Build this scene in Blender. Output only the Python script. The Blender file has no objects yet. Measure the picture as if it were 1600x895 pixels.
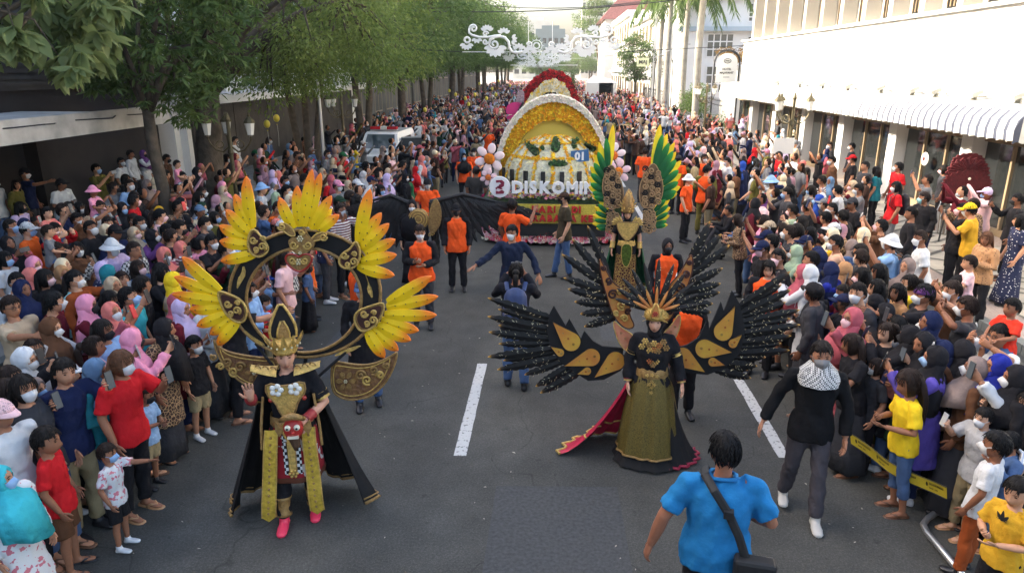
import bpy, bmesh, math, random
import numpy as np
from mathutils import Vector, Matrix, noise
random.seed(7); np.random.seed(7)
S = bpy.context.scene
COL = S.collection
R = math.radians
PI = math.pi
# ------------------------------------------------------------------ camera
F = 1100.0; CH = 4.0; VX = 866.0; VY = 108.0
PITCH = math.atan((447.5 - VY) / F); YAW = math.atan((VX - 800) / F * math.cos(PITCH))
FW = Vector((-math.sin(YAW) * math.cos(PITCH), math.cos(YAW) * math.cos(PITCH), -math.sin(PITCH)))
RT = Vector((math.cos(YAW), math.sin(YAW), 0)); UP = RT.cross(FW)
CP = Vector((0, 0, CH))
cd = bpy.data.cameras.new('camera'); cam = bpy.data.objects.new('camera', cd); COL.objects.link(cam)
cd.sensor_width = 36; cd.lens = 36 * F / 1600; cd.clip_end = 2000; cd.clip_start = 0.05
m3 = Matrix((RT, UP, -FW)).transposed()
cam.matrix_world = Matrix.Translation(CP) @ m3.to_4x4()
S.camera = cam
# ------------------------------------------------------------------ sky, sun, exposure
SUN_EL = 27.0; SUN_AZ = -82.0      # azimuth from +Y (along the street), negative = from the west side
w = bpy.data.worlds.new('World'); S.world = w; w.use_nodes = True
nt = w.node_tree; bg = nt.nodes['Background']
sky = nt.nodes.new('ShaderNodeTexSky'); sky.sky_type = 'NISHITA'; sky.sun_disc = False
sky.sun_elevation = R(SUN_EL); sky.sun_rotation = R(SUN_AZ); sky.air_density = 1.0; sky.dust_density = 6.0; sky.ozone_density = 0.6
nt.links.new(sky.outputs[0], bg.inputs[0]); bg.inputs[1].default_value = 0.15
sl = bpy.data.lights.new('sun', 'SUN'); so = bpy.data.objects.new('sun', sl); COL.objects.link(so)
sl.energy = 2.2; sl.angle = R(0.6); sl.color = (1.0, 0.93, 0.80)
sd = Vector((math.sin(R(SUN_AZ)) * math.cos(R(SUN_EL)), math.cos(R(SUN_AZ)) * math.cos(R(SUN_EL)), math.sin(R(SUN_EL))))
so.rotation_euler = sd.to_track_quat('Z', 'Y').to_euler()
S.view_settings.view_transform = 'Standard'; S.view_settings.look = 'None'
S.view_settings.exposure = 2.35; S.view_settings.gamma = 1.0; S.view_settings.use_curve_mapping = False
S.render.engine = 'CYCLES'
S.cycles.max_bounces = 6; S.cycles.diffuse_bounces = 3; S.cycles.glossy_bounces = 2; S.cycles.transmission_bounces = 3
S.cycles.transparent_max_bounces = 6; S.cycles.use_denoising = True
S.cycles.caustics_reflective = False; S.cycles.caustics_refractive = False
# ------------------------------------------------------------------ placing helpers
def ray(x, y): return FW + RT * ((x - 800) / F) + UP * ((447.5 - y) / F)
def atz(x, y, z=0.0):
    r = ray(x, y); return CP + r * ((z - CH) / r.z)
def aty(x, y, Y):
    r = ray(x, y); return CP + r * (Y / r.y)
def atx(x, y, X):
    r = ray(x, y); return CP + r * (X / r.x)
def srgb(r, g, b):
    return tuple((c / 255 / 12.92 if c / 255 <= 0.04045 else ((c / 255 + 0.055) / 1.055) ** 2.4) for c in (r, g, b))
# ------------------------------------------------------------------ objects
def tag(o, label=None, cat=None, group=None, kind=None):
    if label: o['label'] = label
    if cat: o['category'] = cat
    if group: o['group'] = group
    if kind: o['kind'] = kind
    return o
def link(name, data, parent=None, loc=None, rz=None, color=None, mat=None):
    o = bpy.data.objects.new(name, data); COL.objects.link(o)
    if parent: o.parent = parent
    if loc is not None: o.location = loc
    if rz is not None: o.rotation_euler = (0, 0, rz)
    if color is not None: o.color = (color[0], color[1], color[2], 1)
    if mat is not None:
        if data.materials:
            o.material_slots[0].link = 'OBJECT'; o.material_slots[0].material = mat
        else:
            data.materials.append(mat)
    return o
def empty(name, loc=(0, 0, 0), rz=0, label=None, cat=None, group=None, kind=None):
    o = bpy.data.objects.new(name, None); COL.objects.link(o); o.location = loc; o.rotation_euler = (0, 0, rz)
    o.empty_display_size = 0.1
    return tag(o, label, cat, group, kind)
class MB:
    """collects verts and faces (with material index) for one mesh"""
    def __init__(s): s.v = []; s.f = []; s.m = []; s.mi = 0; s.c = []; s.col = None
    def add(s, vs, fs):
        b = len(s.v); s.v += [tuple(x) for x in vs]
        s.f += [tuple(i + b for i in q) for q in fs]; s.m += [s.mi] * len(fs)
        if s.col is not None: s.c += [s.col] * len(vs)
        return s
    def box(s, c, d, rz=0, M=None):
        x, y, z = d[0] / 2, d[1] / 2, d[2] / 2
        vs = [Vector((a * x, b * y, e * z)) for e in (-1, 1) for b in (-1, 1) for a in (-1, 1)]
        m = Matrix.Rotation(rz, 3, 'Z') if M is None else M
        vs = [m @ v + Vector(c) for v in vs]
        return s.add(vs, [(0, 2, 3, 1), (4, 5, 7, 6), (0, 1, 5, 4), (2, 6, 7, 3), (0, 4, 6, 2), (1, 3, 7, 5)])
    def tube(s, pts, rad, seg=8, side=None, cap=True, closed=False):
        """loft along pts; rad: r or (a, b); side: reference vector for axis a"""
        pts = [Vector(p) for p in pts]; n = len(pts)
        rad = list(rad) if isinstance(rad, (list, tuple)) and len(rad) == n else [rad] * n
        rings = []
        ref = Vector(side) if side is not None else None
        for i, p in enumerate(pts):
            if closed: t = (pts[(i + 1) % n] - pts[i - 1])
            else: t = (pts[min(i + 1, n - 1)] - pts[max(i - 1, 0)])
            t = t.normalized() if t.length > 1e-9 else Vector((0, 0, 1))
            r0 = ref if ref is not None else (Vector((1, 0, 0)) if abs(t.x) < 0.8 else Vector((0, 1, 0)))
            a = r0 - t * r0.dot(t); a = a.normalized() if a.length > 1e-6 else t.orthogonal().normalized()
            b = t.cross(a)
            if side is None: ref = a
            ra, rb = rad[i] if isinstance(rad[i], (list, tuple)) else (rad[i], rad[i])
            rings.append([p + a * (ra * math.cos(2 * PI * k / seg)) + b * (rb * math.sin(2 * PI * k / seg)) for k in range(seg)])
        vs = [v for r in rings for v in r]; fs = []
        m = n if closed else n - 1
        for i in range(m):
            j = (i + 1) % n
            for k in range(seg):
                l = (k + 1) % seg
                fs.append((i * seg + k, i * seg + l, j * seg + l, j * seg + k))
        if cap and not closed:
            fs.append(tuple(range(seg - 1, -1, -1))); fs.append(tuple((n - 1) * seg + k for k in range(seg)))
        return s.add(vs, fs)
    def lathe(s, prof, c=(0, 0, 0), seg=12, M=None):
        """prof [(r, z)] turned about Z"""
        c = Vector(c); vs = []; fs = []; n = len(prof)
        for r, z in prof:
            for k in range(seg):
                v = Vector((r * math.cos(2 * PI * k / seg), r * math.sin(2 * PI * k / seg), z))
                vs.append((M @ v if M else v) + c)
        for i in range(n - 1):
            for k in range(seg):
                l = (k + 1) % seg; fs.append((i * seg + k, i * seg + l, (i + 1) * seg + l, (i + 1) * seg + k))
        fs.append(tuple(range(seg - 1, -1, -1))); fs.append(tuple((n - 1) * seg + k for k in range(seg)))
        return s.add(vs, fs)
    def ball(s, c, r, su=10, sv=7, M=None):
        r = r if isinstance(r, (list, tuple)) else (r, r, r)
        c = Vector(c); vs = []; fs = []
        for j in range(1, sv):
            th = PI * j / sv
            for i in range(su):
                ph = 2 * PI * i / su
                v = Vector((r[0] * math.sin(th) * math.cos(ph), r[1] * math.sin(th) * math.sin(ph), r[2] * math.cos(th)))
                vs.append((M @ v if M else v) + c)
        t = Vector((0, 0, r[2])); t = M @ t if M else t
        vs += [c + t, c - t]; a = len(vs) - 2; b = a + 1
        for i in range(su):
            k = (i + 1) % su
            fs.append((a, i, k))
            for j in range(sv - 2): fs.append((j * su + i, (j + 1) * su + i, (j + 1) * su + k, j * su + k))
            fs.append((b, (sv - 2) * su + k, (sv - 2) * su + i))
        return s.add(vs, fs)
    def prism(s, poly, thick, off, fn):
        """flat outline poly (2d) from depth off to off+thick; fn(u, v, d) -> world"""
        n = len(poly)
        vs = [fn(u, v, off) for u, v in poly] + [fn(u, v, off + thick) for u, v in poly]
        fs = [tuple(range(n)), tuple(range(2 * n - 1, n - 1, -1))]
        fs += [(i, i + n, (i + 1) % n + n, (i + 1) % n) for i in range(n)]
        return s.add(vs, fs)
    def quad(s, a, b, c, d): return s.add([a, b, c, d], [(0, 1, 2, 3)])
    def mesh(s, name, smooth=False):
        me = bpy.data.meshes.new(name); me.from_pydata([tuple(v) for v in s.v], [], s.f)
        if any(s.m): me.polygons.foreach_set('material_index', s.m)
        if smooth: me.polygons.foreach_set('use_smooth', [True] * len(s.f))
        if s.c:
            a = me.color_attributes.new('tint', 'FLOAT_COLOR', 'POINT')
            a.data.foreach_set('color', np.array([(c[0], c[1], c[2], 1.0) for c in s.c], dtype=np.float32).ravel())
        me.update(); return me
    def build(s, name, mats, parent=None, smooth=False, loc=None, color=None, fix=True):
        me = s.mesh(name, smooth)
        if fix:
            bm = bmesh.new(); bm.from_mesh(me); bmesh.ops.recalc_face_normals(bm, faces=bm.faces); bm.to_mesh(me); bm.free()
        for m in (mats if isinstance(mats, (list, tuple)) else [mats]): me.materials.append(m)
        return link(name, me, parent, loc, None, color)
def recalc(me):
    bm = bmesh.new(); bm.from_mesh(me); bmesh.ops.recalc_face_normals(bm, faces=bm.faces); bm.to_mesh(me); bm.free(); return me
# a side scene in which modifiers and lettering are evaluated, removed at the end
TS = bpy.data.scenes.new('workbench')
def baked(o):
    TS.collection.objects.link(o); vl = TS.view_layers[0]; vl.update(); dg = vl.depsgraph; dg.update()
    me = bpy.data.meshes.new_from_object(o.evaluated_get(dg)); bpy.data.objects.remove(o); return me
# ------------------------------------------------------------------ materials
MATS = {}
def mat(name, col=(0.5, 0.5, 0.5), rough=0.7, metal=0.0, objcol=False, tint=False, noise_amt=0.0, nscale=8.0, bump=0.0, bscale=60.0,
        spec=0.4, sheen=0.0, vcol=None, emit=None, col2=None, sss=0.0, coat=0.0):
    if name in MATS: return MATS[name]
    m = bpy.data.materials.new(name); m.use_nodes = True; t = m.node_tree; N = t.nodes; L = t.links
    b = N['Principled BSDF']; b.inputs['Roughness'].default_value = rough; b.inputs['Metallic'].default_value = metal
    b.inputs['Specular IOR Level'].default_value = spec
    if sheen: b.inputs['Sheen Weight'].default_value = sheen
    if coat: b.inputs['Coat Weight'].default_value = coat
    if objcol: out = N.new('ShaderNodeObjectInfo').outputs['Color']
    elif vcol:
        a = N.new('ShaderNodeVertexColor'); a.layer_name = vcol; out = a.outputs[0]
    else:
        c = N.new('ShaderNodeRGB'); c.outputs[0].default_value = (*col[:3], 1); out = c.outputs[0]
    def mul(a, bsock, kind='MULTIPLY', fac=1.0):
        x = N.new('ShaderNodeMix'); x.data_type = 'RGBA'; x.blend_type = kind; x.inputs[0].default_value = fac
        L.new(a, x.inputs[6]); L.new(bsock, x.inputs[7]); return x.outputs[2]
    if tint:
        a = N.new('ShaderNodeVertexColor'); a.layer_name = 'tint'; out = mul(out, a.outputs[0])
    tc = N.new('ShaderNodeTexCoord')
    if noise_amt:
        n = N.new('ShaderNodeTexNoise'); n.inputs['Scale'].default_value = nscale; n.inputs['Detail'].default_value = 5
        L.new(tc.outputs['Object'], n.inputs['Vector'])
        r = N.new('ShaderNodeMapRange'); r.inputs[1].default_value = 0.3; r.inputs[2].default_value = 0.7
        r.inputs[3].default_value = 1 - noise_amt; r.inputs[4].default_value = 1 + noise_amt * 0.6
        L.new(n.outputs[0], r.inputs[0])
        if col2:
            x = N.new('ShaderNodeMix'); x.data_type = 'RGBA'; L.new(out, x.inputs[6]); x.inputs[7].default_value = (*col2, 1)
            r.inputs[3].default_value = 0; r.inputs[4].default_value = 1; L.new(r.outputs[0], x.inputs[0]); out = x.outputs[2]
        else:
            cb = N.new('ShaderNodeCombineColor'); [L.new(r.outputs[0], cb.inputs[i]) for i in range(3)]
            out = mul(out, cb.outputs[0])
    L.new(out, b.inputs['Base Color'])
    if bump:
        n = N.new('ShaderNodeTexNoise'); n.inputs['Scale'].default_value = bscale; n.inputs['Detail'].default_value = 4
        L.new(tc.outputs['Object'], n.inputs['Vector'])
        bp = N.new('ShaderNodeBump'); bp.inputs['Strength'].default_value = bump; bp.inputs['Distance'].default_value = 0.02
        L.new(n.outputs[0], bp.inputs['Height']); L.new(bp.outputs[0], b.inputs['Normal'])
    if emit: b.inputs['Emission Color'].default_value = (*emit[:3], 1); b.inputs['Emission Strength'].default_value = emit[3]
    if sss: b.inputs['Subsurface Weight'].default_value = sss; b.inputs['Subsurface Radius'].default_value = (0.02, 0.008, 0.004)
    MATS[name] = m; return m
def pattern(name, kind, scale, c2, objcol=True, rough=0.85, thr=0.5):
    """cloth whose object colour is overprinted with a pattern"""
    m = mat(name, objcol=objcol, rough=rough); t = m.node_tree; N = t.nodes; L = t.links; b = N['Principled BSDF']
    base = b.inputs['Base Color'].links[0].from_socket
    tc = N.new('ShaderNodeTexCoord'); mp = N.new('ShaderNodeMapping'); L.new(tc.outputs['Object'], mp.inputs[0])
    x = N.new('ShaderNodeMix'); x.data_type = 'RGBA'; L.new(base, x.inputs[6]); x.inputs[7].default_value = (*c2, 1)
    g = N.new('ShaderNodeMath'); g.operation = 'GREATER_THAN'; g.inputs[1].default_value = thr
    if kind == 'dots':
        v = N.new('ShaderNodeTexVoronoi'); v.inputs['Scale'].default_value = scale; v.inputs['Randomness'].default_value = 0.6; g.operation = 'LESS_THAN'; o = v.outputs[0]
    elif kind == 'blotch':
        v = N.new('ShaderNodeTexNoise'); v.inputs['Scale'].default_value = scale; v.inputs['Detail'].default_value = 2; o = v.outputs[0]
    elif kind == 'stripe':
        v = N.new('ShaderNodeTexWave'); v.bands_direction = 'Z'; v.inputs['Scale'].default_value = scale; v.inputs['Distortion'].default_value = 0.4; o = v.outputs[1]
    elif kind == 'check':
        v = N.new('ShaderNodeTexChecker'); v.inputs['Scale'].default_value = scale; v.inputs[1].default_value = (1, 1, 1, 1); v.inputs[2].default_value = (0, 0, 0, 1); o = v.outputs[1]
    elif kind == 'crackle':
        v = N.new('ShaderNodeTexVoronoi'); v.feature = 'DISTANCE_TO_EDGE'; v.inputs['Scale'].default_value = scale; g.operation = 'LESS_THAN'; o = v.outputs[0]
    L.new(mp.outputs[0], v.inputs['Vector']); L.new(o, g.inputs[0]); L.new(g.outputs[0], x.inputs[0])
    L.new(x.outputs[2], b.inputs['Base Color']); return m
# ================================================================== ground
def asphalt():
    m = mat('asphalt', (0.076, 0.0745, 0.066), rough=0.86, spec=0.25); t = m.node_tree; N = t.nodes; L = t.links; b = N['Principled BSDF']
    base = b.inputs['Base Color'].links[0].from_socket
    tc = N.new('ShaderNodeTexCoord')
    def nz(s, d): 
        n = N.new('ShaderNodeTexNoise'); n.inputs['Scale'].default_value = s; n.inputs['Detail'].default_value = d; L.new(tc.outputs['Object'], n.inputs['Vector']); return n.outputs[0]
    def ramp(o, a, bb, lo, hi):
        r = N.new('ShaderNodeMapRange'); r.inputs[1].default_value = a; r.inputs[2].default_value = bb; r.inputs[3].default_value = lo; r.inputs[4].default_value = hi; L.new(o, r.inputs[0]); return r.outputs[0]
    def mm(a, c):
        x = N.new('ShaderNodeMath'); x.operation = 'MULTIPLY'; L.new(a, x.inputs[0]); L.new(c, x.inputs[1]); return x.outputs[0]
    v = N.new('ShaderNodeTexVoronoi'); v.inputs['Scale'].default_value = 70; L.new(tc.outputs['Object'], v.inputs['Vector'])
    k = mm(ramp(nz(0.5, 6), .3, .7, .78, 1.2), ramp(nz(45, 4), .3, .7, .80, 1.2)); k = mm(k, ramp(nz(3, 5), .35, .65, .9, 1.1)); k = mm(k, ramp(v.outputs[0], .0, .5, 1.35, .85))
    mp = N.new('ShaderNodeMapping'); mp.inputs['Scale'].default_value = (1.2, 0.03, 1); L.new(tc.outputs['Object'], mp.inputs[0])
    n2 = N.new('ShaderNodeTexNoise'); n2.inputs['Scale'].default_value = 1.0; L.new(mp.outputs[0], n2.inputs['Vector'])
    k = mm(k, ramp(n2.outputs[0], .35, .65, .86, 1.12))
    ds = N.new('ShaderNodeVectorMath'); ds.operation = 'ADD'; nv = N.new('ShaderNodeTexNoise'); nv.inputs['Scale'].default_value = 1.4; L.new(tc.outputs['Object'], nv.inputs['Vector']); L.new(tc.outputs['Object'], ds.inputs[0]); L.new(nv.outputs[1], ds.inputs[1])
    ve = N.new('ShaderNodeTexVoronoi'); ve.feature = 'DISTANCE_TO_EDGE'; ve.inputs['Scale'].default_value = .33; L.new(ds.outputs[0], ve.inputs['Vector']); k = mm(k, ramp(ve.outputs[0], 0.0, .004, .68, 1.0))
    k = mm(k, ramp(nz(7, 2), .68, .74, 1.0, .72)); k = mm(k, ramp(nz(160, 1), .72, .8, 1.0, 1.5))
    cb = N.new('ShaderNodeCombineColor'); [L.new(k, cb.inputs[i]) for i in range(3)]
    x = N.new('ShaderNodeMix'); x.data_type = 'RGBA'; x.blend_type = 'MULTIPLY'; x.inputs[0].default_value = 1; L.new(base, x.inputs[6]); L.new(cb.outputs[0], x.inputs[7])
    L.new(x.outputs[2], b.inputs['Base Color'])
    bp = N.new('ShaderNodeBump'); bp.inputs['Strength'].default_value = 0.5; bp.inputs['Distance'].default_value = 0.008; L.new(nz(120, 3), bp.inputs['Height']); L.new(bp.outputs[0], b.inputs['Normal'])
    return m
M_asph = asphalt()
M_conc = mat('concrete', (0.33, 0.32, 0.30), noise_amt=0.25, nscale=3, bump=0.2, bscale=30)
M_pave = mat('terrazzo', (0.36, 0.29, 0.25), noise_amt=0.3, nscale=25, bump=0.1, bscale=80, rough=0.8)
M_tile = mat('pale_tile', (0.40, 0.37, 0.31), noise_amt=0.15, nscale=4, rough=0.7)
M_inlay = mat('dark_inlay', (0.12, 0.115, 0.10), noise_amt=0.2, nscale=10, rough=0.7)
M_kerb = mat('kerb_grey', (0.15, 0.16, 0.155), noise_amt=0.25, nscale=6, rough=0.8)
M_soil = mat('earth', (0.16, 0.14, 0.11), noise_amt=0.3, nscale=1.0)
M_white = mat('white_plaster', (0.80, 0.79, 0.76), noise_amt=0.06, nscale=1.2, rough=0.8)
M_cream = mat('cream_plaster', (0.72, 0.68, 0.60), noise_amt=0.08, nscale=1.2, rough=0.8)
M_paint = mat('road_paint', (0.50, 0.50, 0.48), noise_amt=0.22, nscale=22, rough=0.7, col2=(.14, .14, .135))
for n_ in M_paint.node_tree.nodes:
    if n_.type == 'MAP_RANGE': n_.inputs[1].default_value = .57; n_.inputs[2].default_value = .66
M_glass = mat('window_glass', (0.018, 0.020, 0.020), rough=0.06, spec=0.9)
M_glassy = mat('warm_glass', (0.10, 0.10, 0.08), rough=0.08, spec=0.8)
M_tan = mat('bronze_frame', (0.30, 0.22, 0.13), rough=0.5)
M_iron = mat('black_iron', (0.03, 0.03, 0.03), rough=0.5, metal=0.3)
M_bluetrim = mat('blue_grey_trim', (0.42, 0.50, 0.55), rough=0.7)
M_steel = mat('galvanised_steel', (0.55, 0.55, 0.55), rough=0.35, metal=0.8)
def sheet(name, x0, x1, y0, y1, z, m, label=None, kind='structure', parent=None, thick=None):
    b = MB()
    if thick: b.box(((x0 + x1) / 2, (y0 + y1) / 2, z - thick / 2), (x1 - x0, y1 - y0, thick))
    else: b.quad((x0, y0, z), (x1, y0, z), (x1, y1, z), (x0, y1, z))
    o = b.build(name, m, parent)
    if not parent: tag(o, label, None, None, kind)
    return o
sheet('ground', -500, 500, -60, 900, -0.06, M_soil)
sheet('road', -7.5, 6.9, -30, 420, 0.0, M_asph)
pl = sheet('pavement_left', -40, -7.68, -30, 420, 0.12, M_conc, thick=0.18)
pr = sheet('pavement_right', 7.08, 40, -30, 420, 0.12, M_pave, thick=0.18)
for sx, par in ((-7.59, 'kerb_left'), (6.99, 'kerb_right')):
    ks = empty(par, kind='structure')
    me = MB().box((0, 0, 0.04), (0.176, 0.985, 0.22)).mesh('kerb_stone'); recalc(me); me.materials.append(M_kerb)
    for i in range(34): link('kerb_stone', me, ks, (sx, 2.5 + i, 0))
    MB().box((sx, 128.2, 0.04), (0.176, 183, 0.22)).build('kerb_run', M_kerb, ks)
# patterned inlays and pale tile field in the right pavement
sheet('tile_field', 7.75, 10.2, 4, 42, 0.124, M_tile, parent=pr)
def strip(pts, wdt, z, m, name, parent):
    b = MB(); n = len(pts)
    for i in range(n - 1):
        a = Vector((*pts[i], z + 0.0005 * i)); c = Vector((*pts[i + 1], z + 0.0005 * i)); d = (c - a).normalized(); q = Vector((-d.y, d.x, 0)) * wdt / 2
        b.quad(a - q, c - q, c + q, a + q)
    return b.build(name, m, parent)
for k in range(9):
    y = 8.9 + k * 2.1
    strip([(8.0, y), (8.9, y - 0.75), (9.8, y), (8.9, y + 0.75), (8.0, y)], 0.11, 0.128, M_inlay, 'diamond_inlay', pr)
    strip([(8.5, y), (8.9, y - 0.33), (9.3, y), (8.9, y + 0.33), (8.5, y)], 0.09, 0.128, M_inlay, 'diamond_inlay', pr)
strip([(7.72, 4), (7.72, 42)], 0.07, 0.1285, M_inlay, 'border_inlay', pr)
for k in range(9): strip([(7.75, 9.95 + k * 2.1), (10.2, 9.95 + k * 2.1)], 0.06, 0.1270, M_inlay, 'cross_inlay', pr)
# lane markings
for x, ys in ((-0.95, (0.6, 6.70, 12.8, 18.9, 25.0, 31.1)), (2.55, (0.75, 6.86, 12.9, 19.0, 25.1, 31.2))):
    for y in ys:
        b = MB(); n = 14; L_ = 2.5
        le = [(x - 0.068 + random.uniform(-.004, .004), y + L_ * i / n, 0.004) for i in range(n + 1)]
        ri = [(x + 0.068 + random.uniform(-.004, .004), y + L_ * i / n, 0.004) for i in range(n + 1)]
        b.add(le + ri, [(i, i + n + 1, i + n + 2, i + 1) for i in range(n)])
        tag(b.build('lane_marking', M_paint), kind='structure')
M_patch = mat('asphalt_patch', (.066, .067, .066), rough=.9, noise_amt=.3, nscale=30, bump=.3, bscale=90)
for x0, x1, y0, y1 in ((-.55, .75, 3.3, 6.2), (.8, 2.35, 10.2, 14.5), (-3.4, -2.2, 8.6, 11.5)):
    b = MB(); b.add([(x0, y0, .003), (x1, y0 + .06, .003), (x1 - .05, y1, .003), (x0 + .04, y1 - .05, .003)], [(0, 1, 2, 3)]); tag(b.build('road_patch', M_patch), kind='structure')
lt = MB()
for k in range(150):
    x, y = random.uniform(-3.8, 3.1), random.uniform(4.2, 16); a = random.uniform(0, 6.28); s = random.uniform(.008, .026); c_, s_ = math.cos(a), math.sin(a); lt.add([(x + c_ * s, y + s_ * s, .006), (x - s_ * s * .4, y + c_ * s * .4, .010), (x - c_ * s, y - s_ * s, .006), (x + s_ * s * .4, y - c_ * s * .4, .008)], [(0, 1, 2, 3)])
tag(lt.build('litter', mat('paper_scraps', (.42, .38, .30), noise_amt=.5, nscale=.7)), 'tiny paper scraps and dry leaves scattered over the road', 'litter', None, 'stuff')
# ================================================================== right: white building with striped awning
FX = 10.5
def windows_grid(parent, plane, u0, u1, z0, z1, nu, nz, frame, pane, fw=0.05, depth=0.06, name='window'):
    """plane(u, z, d) -> world; one window part with frame bars and pane sub-parts"""
    b = MB()
    for i in range(nu + 1):
        u = u0 + (u1 - u0) * i / nu; b.prism([(u - fw / 2, z0 - fw / 2), (u + fw / 2, z0 - fw / 2), (u + fw / 2, z1 + fw / 2), (u - fw / 2, z1 + fw / 2)], depth, 0, plane)
    for j in range(nz + 1):
        z = z0 + (z1 - z0) * j / nz
        for i in range(nu):
            a = u0 + (u1 - u0) * i / nu + fw / 2; c = u0 + (u1 - u0) * (i + 1) / nu - fw / 2
            b.prism([(a, z - fw / 2), (c, z - fw / 2), (c, z + fw / 2), (a, z + fw / 2)], depth * 0.9, 0.002, plane)
    wo = b.build(name, frame, parent)
    for i in range(nu):
        for j in range(nz):
            a = u0 + (u1 - u0) * i / nu; c = u0 + (u1 - u0) * (i + 1) / nu; e = z0 + (z1 - z0) * j / nz; g = z0 + (z1 - z0) * (j + 1) / nz
            MB().prism([(a + .01, e + .01), (c - .01, e + .01), (c - .01, g - .01), (a + .01, g - .01)], 0.012, 0.02, plane).build('pane', pane, wo)
    return wo
def facX(X, sgn):   # plane facing -X (sgn=+1: depth grows to +X)
    return lambda u, z, d: Vector((X + sgn * d, u, z))
def facY(Y): return lambda u, z, d: Vector((u, Y + d, z))
hb = empty('white_building', (0, 0, 0), label='long white street building with striped awning and finned upper gallery', cat='building')
YB0, YB1 = 6.0, 42.0
MB().box((FX + 4.19, (YB0 + YB1) / 2, 6.5), (7.0, YB1 - YB0, 13.0)).build('core_wall', M_white, hb)
# upper wall panels with recessed joints
for y0, y1 in ((YB0, 13.4), (13.43, 22.5), (22.54, 32.3), (32.33, YB1)):
    for z0, z1 in ((2.62, 3.98), (4.0, 5.42)):
        MB().box((FX + 0.35, (y0 + y1) / 2, (z0 + z1) / 2), (0.7, y1 - y0 - 0.004, z1 - z0 - 0.004)).build('wall_panel', M_white, hb)
MB().box((FX + 0.30, (YB0 + YB1) / 2, 5.47), (0.9, YB1 - YB0, 0.09)).build('sill', M_white, hb)
# gallery fins and dark grilles behind
fin = recalc(MB().box((0, 0, 0), (0.50, 0.30, 3.2)).mesh('fin')); fin.materials.append(mat('fin_cream', (0.52, 0.48, 0.40), noise_amt=.08, nscale=1.2, rough=.8))
for k in range(17): link('fin', fin, hb, (FX + 0.20, 8.2 + 2.0 * k, 5.515 + 1.6))
MB().box((FX + 0.5, (YB0 + YB1) / 2, 9.5), (1.6, YB1 - YB0 + 0.3, 0.77)).build('roof_slab', M_white, hb)
for k in range(16):
    y = 9.2 + 2.0 * k
    g = MB().box((FX + 0.47, y, 7.1), (0.03, 1.3, 3.0)).build('gallery_window', M_glass, hb)
    b = MB()
    for q in range(7): b.box((FX + 0.43, y - 0.58 + q * 1.16 / 6, 7.1), (0.03, 0.03, 2.9))
    b.build('grille', M_tan, g)
# ground floor: pillars, transom, mullions and glass
for k in range(8):
    y = 10.6 + 4.1 * k
    MB().box((FX + 0.32, y, 1.37), (0.62, 0.52, 2.5)).build('pillar', M_white, hb)
    if y + 4.1 < YB1 + 2:
        ya, yb = y + 0.26, y + 4.1 - 0.26
        wo = MB().box((FX + 0.32, (ya + yb) / 2, 2.33), (0.09, yb - ya, 0.10)).build('shop_window', M_tan, hb); MB().box((FX + 0.32, (ya + yb) / 2, 0.2), (0.12, yb - ya, 0.16)).build('window_sill', M_tan, wo)
        for q in range(1, 3): MB().box((FX + 0.32, ya + (yb - ya) * q / 3, 1.28), (0.08, 0.07, 2.0)).build('mullion', M_tan, wo)
        for q in range(3):
            a = ya + (yb - ya) * q / 3; c = ya + (yb - ya) * (q + 1) / 3
            MB().box((FX + 0.36, (a + c) / 2, 1.28), (0.02, c - a - 0.04, 2.02)).build('pane', M_glass, wo)
            MB().box((FX + 0.36, (a + c) / 2, 2.47), (0.02, c - a - 0.04, 0.2)).build('pane', M_glass, wo)
# striped awning (kept on the building) : curved profile, scalloped edge, end panel
def awning_mat():
    m = mat('striped_canvas', (0.74, 0.73, 0.68), rough=0.85); t = m.node_tree; N = t.nodes; L = t.links; b = N['Principled BSDF']
    tc = N.new('ShaderNodeTexCoord'); sp = N.new('ShaderNodeSeparateXYZ'); L.new(tc.outputs['UV'], sp.inputs[0])
    f = N.new('ShaderNodeMath'); f.operation = 'FRACT'; L.new(sp.outputs[0], f.inputs[0])
    g = N.new('ShaderNodeMath'); g.operation = 'LESS_THAN'; L.new(sp.outputs[1], g.inputs[1]); L.new(f.outputs[0], g.inputs[0])
    nz = N.new('ShaderNodeTexNoise'); nz.inputs['Scale'].default_value = 1.6; nz.inputs['Detail'].default_value = 5; L.new(tc.outputs['Object'], nz.inputs['Vector'])
    x = N.new('ShaderNodeMix'); x.data_type = 'RGBA'; x.inputs[6].default_value = (0.74, 0.73, 0.66, 1); x.inputs[7].default_value = (0.085, 0.095, 0.135, 1); L.new(g.outputs[0], x.inputs[0])
    y = N.new('ShaderNodeMix'); y.data_type = 'RGBA'; y.blend_type = 'MULTIPLY'; y.inputs[0].default_value = 0.5; L.new(x.outputs[2], y.inputs[6]); L.new(nz.outputs[0], y.inputs[7])
    L.new(y.outputs[2], b.inputs['Base Color']); return m
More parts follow.
